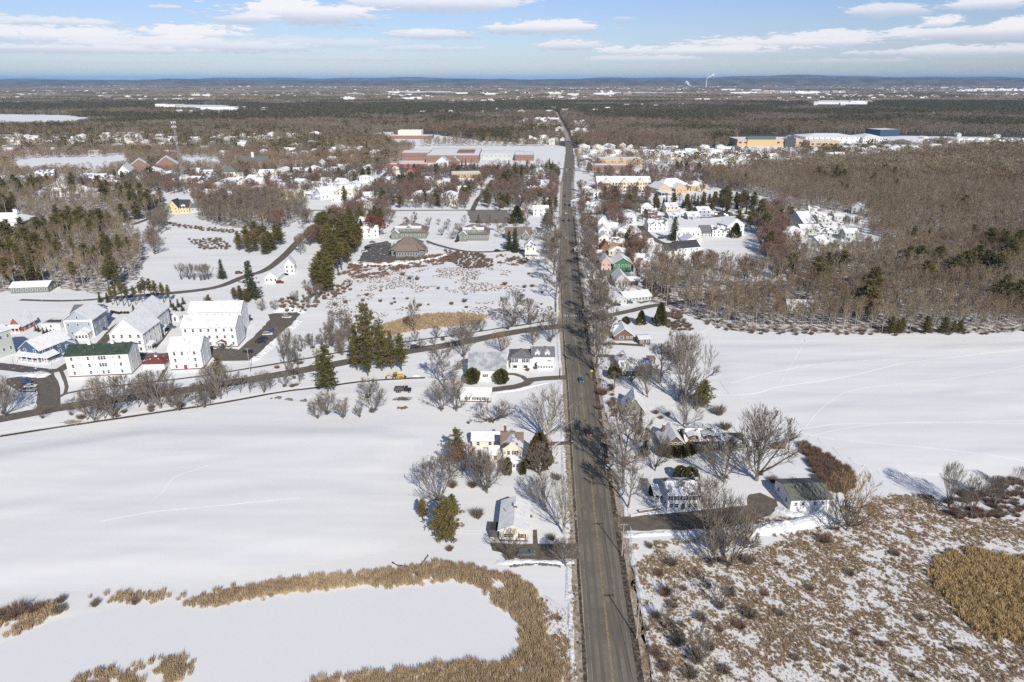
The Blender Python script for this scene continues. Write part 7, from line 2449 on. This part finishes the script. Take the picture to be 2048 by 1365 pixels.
def car_meshes(style, col):
    k = (style, col)
    if k in _cars:
        return _cars[k]
    L, W_ = (4.8, 1.9) if style == 'suv' else (4.6, 1.82)
    # side outline (x forward, z)
    if style == 'suv':
        low = [(-2.35, .45), (-2.38, 1.0), (-2.2, 1.08), (1.0, 1.08), (2.1, .98), (2.35, .80), (2.38, .42)]
        cab = [(-2.25, 1.06), (-2.0, 1.68), (-1.7, 1.76), (.2, 1.74), (.45, 1.68), (1.15, 1.06)]
    else:
        low = [(-2.25, .42), (-2.3, .88), (-2.1, .95), (.9, .93), (2.0, .82), (2.26, .66), (2.28, .38)]
        cab = [(-2.0, .93), (-1.3, 1.36), (-1.0, 1.42), (-.1, 1.42), (.2, 1.36), (1.05, .92)]
    q = MB()
    w2 = W_ / 2
    for pts, a, b_ in ((low, w2, w2 * .96), ):
        n = len(pts)
        zs = [z for _, z in pts]
        vs = []
        for sg in (-1, 1):
            for x, z in pts:
                f = .93 if z > .9 else 1.0
                e_ = .94 if abs(x) > 2.15 else 1.0
                vs.append((x, sg * a * f * e_, z))
        fs = [tuple(range(n)), tuple(range(2 * n - 1, n - 1, -1))] + [(i, n + i, n + (i + 1) % n, (i + 1) % n) for i in range(n)]
        q.add(vs, fs)
    # roof skin
    rf = cab[1:-1]
    n = len(rf)
    vs = []
    for sg in (-1, 1):
        for x, z in rf:
            vs.append((x, sg * w2 * .74, z + .015))
    q.add(vs, [(i, i + 1, n + i + 1, n + i) for i in range(n - 1)])
    for sg in (-1, 1):        # pillars
        for (i, j) in ((0, 1), (len(cab) - 1, len(cab) - 2)):
            a, b_ = cab[i], cab[j]
            q.tube((a[0], sg * w2 * .92, a[1]), (b_[0], sg * w2 * .76, b_[1]), .06, .06, 4)
        xm = -.5
        q.tube((xm, sg * w2 * .93, 1.0), (xm, sg * w2 * .77, cab[2][1] - .02), .05, .05, 4)
    body = q.mesh('body', PAINTS[col])
    q = MB()
    n = len(cab)
    vs = []
    for sg in (-1, 1):
        for x, z in cab:
            f = .92 if z < 1.1 and z < cab[1][1] - .2 else .755
            vs.append((x, sg * w2 * f, z))
    q.add(vs, [tuple(range(n)), tuple(range(2 * n - 1, n - 1, -1))] + [(i, n + i, n + (i + 1) % n, (i + 1) % n) for i in range(n)])
    glass = q.mesh('windows', M_glass)
    q = MB()
    q.disc((0, 0, 0), .34, .24, 'y', 14)
    tyre = q.mesh('tyre', M_tyre)
    q = MB()
    q.disc((0, 0, 0), .21, .26, 'y', 10)
    rim = q.mesh('rim', M_rim)
    q = MB()
    q.box(-.05, -.18, -.08, .05, .18, .08)
    _cars[k] = (body, glass, tyre, rim, q.mesh('headlight', M_lamp), q.mesh('tail_light', M_lampr), style, w2)
    return _cars[k]


def car(px, py, ang, col, style, label, group=None, full=True, ground=None):
    body, glass, tyre, rim, hl, tl, st, w2 = car_meshes(style, col)
    g = ground if ground else G(px, py)
    t = thing('parked_car' if group or 'parked' in label else 'car', label, 'car', (g[0], g[1], .07), ang, group)
    link('body', body, t)
    link('windows', glass, t)
    for sx in (-1.42, 1.45):
        for sy in (-1, 1):
            w_ = link('wheel', tyre, t, (sx, sy * (w2 - .1), .34))
            if full:
                link('rim', rim, w_)
    if full:
        for sy in (-1, 1):
            link('headlight', hl, t, (2.33 if st == 'suv' else 2.24, sy * .62, .74 if st == 'suv' else .66))
            link('tail_light', tl, t, (-2.36 if st == 'suv' else -2.27, sy * .66, .85 if st == 'suv' else .78))
    return t


RA = math.atan2(1, .05)
car(1052, 1111, 0.0, 'grey', 'suv', 'dark grey estate car parked on the bungalow driveway')
car(1176, 868, -RA + .02, 'red', 'sedan', 'dark red car driving towards the viewer on the main road')
car(1162, 763, -RA, 'teal', 'sedan', 'grey green car driving on the main road near the white farmhouse')
car(831, 697, .25, 'black', 'suv', 'black car on the side road beyond the big pines')
for (x, y, c, s, l_) in ((1131, 477, 'silver', 'sedan', 'silver car on the main road nearest the yellow tower house'), (1131, 428, 'white', 'sedan', 'white car on the main road south of the cross street'),
                         (1138, 443, 'black', 'suv', 'black car beside another dark one on the main road'), (1127, 443, 'black', 'sedan', 'black car in the opposite lane of the dark pair'),
                         (1130, 411, 'black', 'sedan', 'dark car on the main road north of the white one'), (1129, 394, 'black', 'suv', 'dark car on the main road near the village houses'),
                         (1133, 342, 'white', 'sedan', 'white car at the village crossing'), (1140, 339, 'black', 'sedan', 'black car at the village crossing'), (1146, 343, 'silver', 'suv', 'silver car at the village crossing')):
    car(x, y, -RA, c, s, l_, None, False)
# campus parking
for i, (x, y, c, s, a, l_) in enumerate(((521, 686, 'black', 'suv', .1, 'black car nearest the road end of the diagonal parking row'), (527, 679, 'black', 'sedan', .1, 'second dark car in the diagonal parking row'),
                                         (536, 671, 'white', 'suv', .1, 'white car among the dark ones in the diagonal parking row'), (544, 664, 'blue', 'sedan', .1, 'dark blue car at the far end of the diagonal parking row'),
                                         (574, 637, 'white', 'suv', -.1, 'white car alone at the far end of the parking lot'), (497, 706, 'black', 'suv', -.1, 'long black vehicle at the mouth of the parking lot'),
                                         (497, 641, 'black', 'sedan', 0.0, 'dark car behind the white three storey building'), (422, 698, 'silver', 'sedan', 1.45, 'silver car parked by the red door building'),
                                         (435, 697, 'white', 'sedan', 1.45, 'white car parked before the three storey building'), (447, 697, 'grey', 'suv', 1.45, 'grey car parked before the three storey building'),
                                         (461, 696, 'white', 'suv', 1.45, 'white car at the far end of the short parking row'), (335, 652, 'black', 'suv', .1, 'black car parked by the tiny white shed'),
                                         (343, 657, 'grey', 'sedan', .1, 'grey car parked beside the straight path'), (334, 640, 'orange', 'sedan', .3, 'orange car beside the tiny white shed'),
                                         (205, 661, 'blue', 'suv', .1, 'dark car parked beside the grey blue house'), (52, 767, 'blue', 'suv', .1, 'blue car at the top of the small snowy lot'),
                                         (48, 774, 'red', 'sedan', .1, 'dark red car in the small snowy lot'), (62, 775, 'white', 'sedan', .1, 'white car in the small snowy lot'),
                                         (60, 783, 'silver', 'suv', .1, 'silver car at the bottom of the small snowy lot'), (3, 656, 'black', 'suv', .3, 'dark car beside the craftsman house'),
                                         (277, 712, 'black', 'suv', .6, 'black car between the green roofed building and pavilion'), (202, 655, 'blue', 'sedan', .1, 'blue car behind the dark one by the grey blue house'))):
    car(x, y, a, c, s, 'parked ' + l_, None)
for (x, y, c, s, a, l_) in ((815, 518, 'teal', 'sedan', -.1, 'teal car parked at the edge of the office lot'), (735, 497, 'black', 'suv', .7, 'dark car parked at the upper office lot'), (729, 505, 'white', 'suv', .6, 'white car parked in the office lot'),
                            (745, 486, 'grey', 'sedan', 0, 'grey car parked under the office carport'), (914, 484, 'black', 'suv', 1.2, 'dark car parked beside the second office'), (995, 503, 'black', 'sedan', -.2, 'black car parked on the curved drive'),
                            (1233, 612, 'black', 'suv', .2, 'dark car parked before the low long house'), (1258, 607, 'teal', 'sedan', .1, 'teal car parked at the porch of the low long house'),
                            (1283, 676, 'white', 'sedan', 0, 'white car parked behind the small brown garage'), (1322, 478, 'black', 'suv', .1, 'black car parked below the first townhouse'),
                            (1306, 446, 'orange', 'sedan', .1, 'orange car parked at the top of the townhouse lane'), (570, 551, 'black', 'sedan', .2, 'dark car parked by the white gabled house'),
                            (560, 567, 'red', 'suv', .1, 'red car parked in front of the white gabled house'), (478, 548, 'red', 'suv', .3, 'red car parked under the tree by the street'),
                            (1460, 1030, 'silver', 'sedan', .2, 'x')):
    if l_ != 'x':
        car(x, y, a, c, s, l_, None, False)
r = random.Random(12)
for (x0, x1, y0, y1, n, gl, lb) in ((1480, 1600, 297, 308, 46, 'cars parked at the supermarket', 'small parked car in the supermarket lot'), (805, 955, 337, 345, 26, 'cars parked at the school', 'small parked car in the school lot'),
                                    (850, 1000, 272, 280, 26, 'cars parked above the school', 'small parked car in the upper school lot'), (1370, 1460, 428, 433, 12, 'cars parked behind the townhouses', 'car parked in the lot behind the townhouses'),
                                    (1225, 1300, 382, 384, 10, 'cars parked before the inn', 'car parked along the front of the inn')):
    for i in range(n):
        x, y = x0 + (x1 - x0) * ((i * 7919 % n) + r.random() * .5) / n, r.choice([y0, y0 + (y1 - y0) * .5, y1])
        car(x, y, math.pi / 2 + r.uniform(-.05, .05), r.choice(['black', 'white', 'silver', 'grey', 'red', 'blue', 'white', 'black']), r.choice(['suv', 'sedan']), lb, gl, False)

# yellow backhoe loader
g = G(793, 757)
t = thing('backhoe_loader', 'yellow backhoe loader standing in the snow by the farm lane', 'excavator', g, .12)
M_yel = mat('machine_yellow', (0.62, 0.38, 0.04), 0.5)
q = MB(); q.box(-.4, -.55, .9, 2.6, .55, 1.75); q.box(2.6, -.5, .9, 2.9, .5, 1.5); q.box(-1.3, -.6, .8, -.4, .6, 1.2)
q.build('body', M_yel, t)
q = MB(); q.box(-1.2, -.7, 1.2, .5, .7, 2.6, 0, .12, .08)
cb = q.build('cab', M_glass, t)
q = MB(); q.box(-1.25, -.75, 2.6, .5, .75, 2.75)
q.build('cab_roof', M_yel, cb)
q = MB(); q.tube((-1.3, 0, 1.1), (-2.9, 0, 2.5), .22, .2, 5)
q.build('boom', M_yel, t)
q = MB(); q.tube((-2.9, 0, 2.5), (-4.3, 0, 1.1), .18, .15, 5)
q.build('dipper_arm', M_yel, t)
q = MB(); q.box(-4.7, -.4, .3, -4.0, .4, 1.1, 0, .15, 0)
q.build('digging_bucket', M_gutter, t)
for s in (-1, 1):
    q = MB(); q.tube((1.2, s * .75, 1.4), (3.5, s * .75, .7), .1, .1, 4)
    q.build('loader_arm', M_yel, t)
q = MB(); q.prof([(3.4, .25), (4.2, .25), (4.3, .4), (3.75, .45), (3.6, 1.1), (3.4, 1.1)], -1.15, 1.15, 'y')
q.build('front_bucket', M_gutter, t)
for x, rr in ((-.9, .72), (2.3, .5)):
    for s in (-1, 1):
        q = MB(); q.disc((x, s * .95, rr), rr, .42, 'y', 14)
        w_ = q.build('wheel', M_tyre, t)
        q = MB(); q.disc((x, s * .98, rr), rr * .5, .44, 'y', 10)
        q.build('rim', M_yel, w_)
# dump truck
g = G(807, 784)
t = thing('dump_truck', 'dark red and black dump truck parked in the snow', 'truck', g, .02)
q = MB(); q.box(-3.4, -1.15, 1.1, .4, 1.15, 1.25); q.box(-3.4, -1.15, 1.25, -3.25, 1.15, 2.3); q.box(.25, -1.15, 1.25, .4, 1.15, 2.6); q.box(-3.4, -1.15, 1.25, .4, -1.05, 2.2); q.box(-3.4, 1.05, 1.25, .4, 1.15, 2.2)
q.build('bed', M_darkdoor, t)
q = MB(); q.box(-3.1, -1.0, 1.3, .2, 1.0, 1.9, 0, .3, .3)
q.build('load', M_brickd, t)
q = MB(); q.box(.6, -1.0, .8, 2.0, 1.0, 2.4, 0, .15, .1)
cb = q.build('cab', PAINTS['black'], t)
q = MB(); q.box(1.4, -.92, 1.6, 2.0, .92, 2.2, 0, .1, .06)
q.build('windscreen', M_glass, cb)
q = MB(); q.box(2.0, -.95, .8, 3.3, .95, 1.55, 0, .1, .1)
q.build('hood', PAINTS['black'], t)
q = MB(); q.box(-3.3, -.4, .7, 3.1, .4, .95)
q.build('chassis', M_gutter, t)
for x in (-2.4, -1.4, 2.5):
    for s in (-1, 1):
        q = MB(); q.disc((x, s * .95, .5), .5, .35, 'y', 14)
        w_ = q.build('wheel', M_tyre, t)
        q = MB(); q.disc((x, s * .97, .5), .26, .37, 'y', 8)
        q.build('rim', M_rim, w_)
for s in (-1, 1):
    q = MB(); q.box(3.25, s * .7 - .15, 1.0, 3.32, s * .7 + .15, 1.25)
    q.build('headlight', M_lamp, t)
# brush and dirt piles
for (px, py, wd, lb, mm, nm) in ((805, 800, 6.5, 'low brown heap of brush on the snow below the truck', M_barkdk, 'brush_pile'), (803, 817, 3.2, 'small reddish dirt heap in trampled snow', M_brickd, 'dirt_pile'),
                                 (832, 752, 3.0, 'small snowy earth heap beside the backhoe', M_snowpile, 'snow_heap'), (145, 846, 7.0, 'heap of cut branches beside the farm lane', M_barkpale, 'branch_pile'),
                                 (555, 797, 4.0, 'pale boulder group beside the farm lane', M_stone, 'rock_pile'), (580, 800, 3.0, 'second group of pale rocks beside the farm lane', M_stone, 'rock_pile'), (605, 802, 3.4, 'third group of dark rocks beside the farm lane', M_stone, 'rock_pile')):
    g = G(px, py)
    q = MB()
    if 'pile' in nm and 'rock' not in nm and 'dirt' not in nm:
        for _ in range(80):
            p = Vector((r.gauss(0, wd / 4), r.gauss(0, .7), r.uniform(.05, .8)))
            a = r.uniform(0, 3.14)
            d = Vector((math.cos(a), math.sin(a) * .6, r.uniform(-.15, .3))) * r.uniform(.6, 1.6)
            q.tube(p - d, p + d, .06, .04, 3)
    else:
        for _ in range(9 if 'rock' in nm else 14):
            x, y, s_ = r.gauss(0, wd / 4), r.gauss(0, wd / 8), r.uniform(.3, .7)
            q.box(x - s_, y - s_ * .8, -.1, x + s_, y + s_ * .8, s_ * r.uniform(.6, 1.1), 0, s_ * .45, s_ * .4)
    tag(q.build(nm, mm, None, g), lb, nm.replace('_', ' '))
# snow banks ploughed beside drives and lots
def bank(pts, h, wd, label):
    P_ = smooth([G(*p) for p in pts], 1.2)
    n = 7
    vs = []
    for i, p in enumerate(P_):
        a = P_[max(0, i - 1)]; b_ = P_[min(len(P_) - 1, i + 1)]
        d = (b_ - a).normalized(); nn = Vector((d.y, -d.x, 0))
        e_ = min(1, i / 3, (len(P_) - 1 - i) / 3)
        hh = h * e_ * r.uniform(.5, 1.15)
        for k in range(n):
            u = k / (n - 1) * 2 - 1
            c = p + nn * u * wd / 2 * r.uniform(.85, 1.15)
            vs.append((c.x, c.y, max(-.05, hh * (1 - u * u) * r.uniform(.75, 1.15)) if abs(u) < .99 else -.05))
    q = MB()
    q.add(vs, [(i * n + k, i * n + k + 1, (i + 1) * n + k + 1, (i + 1) * n + k) for i in range(len(P_) - 1) for k in range(n - 1)])
    o = q.build('snow_bank', M_snowpile)
    if o.data.polygons and o.data.polygons[len(o.data.polygons) // 2].normal.z < 0:
        o.data.flip_normals()
    tag(o, label, 'snow bank', None)


bank([(1480, 1062), (1540, 1058), (1590, 1052), (1632, 1040), (1660, 1030)], 2.0, 6.0, 'tall ploughed snow bank below the olive roofed barn')
bank([(1550, 1015), (1585, 1030), (1640, 1036), (1680, 1036)], .9, 3, 'low ploughed snow ridge before the olive roofed barn')
bank([(1245, 1073), (1300, 1069), (1400, 1064), (1450, 1062)], .6, 2.0, 'long snow ridge along the lower side of the wide driveway')
bank([(1270, 1029), (1340, 1024), (1400, 1018), (1490, 1008)], .5, 1.6, 'snow ridge along the upper side of the wide driveway')
bank([(990, 1126), (1040, 1124), (1100, 1126), (1150, 1124)], .6, 2.2, 'snow ridge along the lower side of the bungalow driveway')
bank([(600, 640), (585, 655), (550, 685), (520, 712), (500, 726)], 1.3, 4.0, 'snow bank along the outer edge of the parking lot')
bank([(545, 624), (580, 621), (612, 626)], 1.5, 4.0, 'snow bank at the far end of the parking lot')
bank([(700, 526), (730, 530), (800, 528), (870, 518), (900, 508)], 1.3, 4.0, 'snow bank along the lower edge of the office lot')
bank([(985, 786), (1030, 781), (1052, 776), (1100, 764)], .5, 2.0, 'snow ridge along the farmhouse drive')
bank([(40, 748), (90, 752), (70, 745)], .9, 5, 'snow bank inside the road curve by the navy house')

# ------------------------------------------------------------------ utility poles and wires
def pole(x, y, h, label, arms=1, rz=0.0, group=None):
    t = thing('utility_pole', label, 'utility pole', (x, y, 0), rz, group)
    q = MB(); q.tube((0, 0, -.3), (0, 0, h), .17, .12, 8)
    q.build('pole_shaft', M_pole, t)
    for k in range(arms):
        z = h - .35 - k * 1.1
        q = MB(); q.box(-1.25, -.07, z - .08, 1.25, .07, z + .08)
        a = q.build('crossarm', M_arm, t)
        for xx in (-1.1, -.35, .35, 1.1):
            q = MB(); q.tube((xx, 0, z + .08), (xx, 0, z + .3), .06, .05, 5)
            q.build('insulator', M_insul, a)
    return t


pys = [88.0, 121.8, 151.0, 185, 220, 257, 292, 330, 368, 405, 442, 480, 520, 560, 600, 642, 686]
desc = ['beyond the bottom of the frame', 'nearest the viewer in the marsh edge', 'beside the wide driveway', 'on the lawn of the colonial house', 'before the shingled cottage', 'by the hidden cottage', 'near the road bank',
        'before the dark house', 'near the brown house', 'at the crosswalk', 'by the low long house', 'by the sage house', 'near the green house', 'near the tudor house', 'near the white house row', 'near the brick chimney house', 'below the inn']
tops = []
for Y, ds in zip(pys, desc):
    x = main_x(Y) + (9.0 if Y < 200 else 8.2)
    if Y > 100 and abs(Y - 151) < 1:
        x = 29.6
    if abs(Y - 121.8) < 1:
        x = 28.6
    h = 10.3 if Y < 300 else 10.8
    pole(x, Y, h, 'wooden utility pole ' + ds)
    tops.append(Vector((x, Y, h)))
for off, dz, nm in ((-1.1, -.05, 'outer wire on the road side of the pole line'), (0.35, -.05, 'middle wire of the pole line'), (1.1, -.05, 'outer wire on the lawn side of the pole line'), (0.12, -2.2, 'lower heavy cable of the pole line')):
    q = MB()
    for a, b_ in zip(tops, tops[1:]):
        A = a + Vector((off, 0, dz)); B_ = b_ + Vector((off, 0, dz))
        prev = A
        for k in range(1, 9):
            u = k / 8
            c = A.lerp(B_, u); c.z -= 4 * .55 * u * (1 - u)
            q.tube(prev, c, .022 if dz > -1 else .04, .022 if dz > -1 else .04, 3)
            prev = c
    tag(q.build('overhead_wire', M_wire), nm, 'wire')
for (px, py, top, l_) in ((501, 745, 697, 'utility pole beside the parking lot mouth'), (1332, 618, 570, 'pale utility pole at the edge of the east wood')):
    g = G(px, py)
    pole(g.x, g.y, ZH(top, g.y), 'wooden ' + l_)

# signs, mailboxes, lamp posts
M_sign = mat('sign_yellow', (0.80, 0.72, 0.03), 0.5)
for (px, py, top, l_) in ((1183, 757, 742, 'yellow diamond warning sign beside the road by the dark house'), (1166, 634, 620, 'yellow crossing sign east of the crosswalk'), (1117, 636, 623, 'yellow crossing sign west of the crosswalk')):
    g = G(px, py)
    h = ZH(top, g.y)
    t = thing('road_sign', l_, 'road sign', g)
    q = MB(); q.tube((0, 0, 0), (0, 0, h), .05, .05, 5)
    q.build('post', M_steel, t)
    q = MB(); s_ = .65
    q.prof([(0, h - .1 - s_), (s_, h - .1), (0, h - .1 + s_), (-s_, h - .1)], -.09, -.05, 'y')
    q.build('sign_panel', M_sign, t)
    q = MB()
    q.box(-.08, -.11, h - .35, .08, -.092, h + .05); q.disc((0, -.1, h + .17), .1, .02, 'y', 8); q.tube((-.02, -.1, h - .35), (-.2, -.1, h - .6), .05, .04, 4); q.tube((.02, -.1, h - .35), (.2, -.1, h - .58), .05, .04, 4)
    q.build('walker_symbol', M_wire, t)
for (px, py, l_) in ((1153, 1197, 'dark mailbox on the snowy verge above the lower one'), (1161, 1296, 'dark mailbox on the snowy verge nearest the viewer'), (1144, 894, 'dark mailbox opposite the farmhouse drive')):
    g = G(px, py)
    t = thing('mailbox', l_, 'mailbox', g)
    q = MB(); q.box(-.05, -.05, 0, .05, .05, 1.05)
    q.build('post', M_arm, t)
    q = MB(); q.prof([(-.13, 1.05), (.13, 1.05), (.13, 1.22), (.08, 1.31), (-.08, 1.31), (-.13, 1.22)], -.28, .28, 'x')
    q.build('box', M_shutter, t)
for (px, py, top, l_) in ((28, 731, 718, 'thin black lamp post on the corner by the navy porch'), (104, 730, 715, 'thin black lamp post between navy house and green roof')):
    g = G(px, py)
    h = ZH(top, g.y)
    t = thing('lamp_post', l_, 'lamp post', g)
    q = MB(); q.tube((0, 0, 0), (0, 0, h), .06, .05, 6)
    q.build('post', M_wire, t)
    q = MB(); q.box(-.18, -.18, h, .18, .18, h + .45, 0, -.05, -.05)
    q.build('lantern', M_lamp, t)
# fences, walls, boxes
def fence(px0, px1, h, label, m, n=14, name='fence'):
    a, b_ = G(*px0), G(*px1)
    L = (b_ - a).length
    t = thing(name, label, 'fence', a, math.atan2(b_.y - a.y, b_.x - a.x))
    for z in (h * .35, h * .85):
        q = MB(); q.box(0, -.03, z - .05, L, .03, z + .05)
        q.build('rail', m, t)
    q = MB()
    for k in range(int(L / .3)):
        q.box(k * .3, -.06, .1, k * .3 + .18, -.032, h)
    q.build('picket_panel', m, t)
    for k in range(max(2, int(L / 2.4) + 1)):
        q = MB(); x = min(L, k * 2.4); q.box(x - .06, -.02, 0, x + .06, .1, h + .1)
        q.build('post', m, t)
fence((1182, 516), (1214, 513), 1.3, 'white picket fence in front of the tudor house', M_trim)
fence((1262, 1035), (1320, 1026), 1.0, 'low white fence along the top of the wide driveway', M_trim)
fence((1120, 760), (1121, 738), 1.0, 'short post fence beside the farmhouse lawn', M_arm)
g0, g1_ = G(1278, 1027), G(1322, 1021)
t = thing('retaining_wall', 'tan timber retaining wall below the colonial house lawn', 'wall', g0, math.atan2(g1_.y - g0.y, g1_.x - g0.x))
q = MB(); q.box(0, 0, 0, (g1_ - g0).length, .3, .9)
q.build('timber_face', M_deck, t)
q = MB(); q.box(-.1, -.05, .9, (g1_ - g0).length + .1, .4, 1.0)
q.build('coping', M_snowcap, t)
# rough stone wall below the bungalow drive
q = MB()
for k in range(60):
    f = k / 59
    c = G(1020 + 100 * f, 1134 - 4 * math.sin(f * 3))
    s_ = r.uniform(.15, .32)
    q.box(c.x - s_, c.y - s_ * .8 + r.uniform(-.3, .3), -.05, c.x + s_, c.y + s_ * .8, s_ * r.uniform(.9, 1.8), 0, s_ * .3, s_ * .3)
tag(q.build('stone_wall', M_stone), 'low rough stone wall below the bungalow driveway', 'wall')
# fallen branch on the pond bank
q = MB()
P_ = smooth([G(*p) for p in [(785, 1127), (796, 1133), (818, 1135), (838, 1133), (850, 1122), (856, 1112)]], .8)
for a, b_ in zip(P_, P_[1:]):
    q.tube(a + Vector((0, 0, .15 + r.uniform(0, .25))), b_ + Vector((0, 0, .15 + r.uniform(0, .25))), r.uniform(.1, .25), r.uniform(.1, .22), 5)
tag(q.build('fallen_branch', M_gutter), 'dark curved fallen branch lying on the snow above the reeds', 'branch')
for (px, py, w_, d_, h_, l_) in ((1563, 899, 2.4, 1.6, 1.7, 'larger brown wooden box at the field edge'), (1552, 899, 1.8, 1.3, 1.1, 'smaller brown wooden box at the field edge')):
    g = G(px, py)
    t = thing('wooden_box', l_, 'box', g)
    q = MB(); q.box(-w_ / 2, 0, 0, w_ / 2, d_, h_)
    q.build('box_body', M_shingle, t)
    q = MB(); q.box(-w_ / 2 - .08, -.08, h_, w_ / 2 + .08, d_ + .08, h_ + .12)
    q.build('box_lid', M_deck, t)
for (px, py) in ((937, 848), (972, 843)):
    tag(link('bush', BUSH[0], None, G(px, py)), 'small dark stump of shrub in the open snow ' + ('nearer the left' if px < 950 else 'nearer the wide apple tree'), 'bush').scale = (.5, .5, .6)
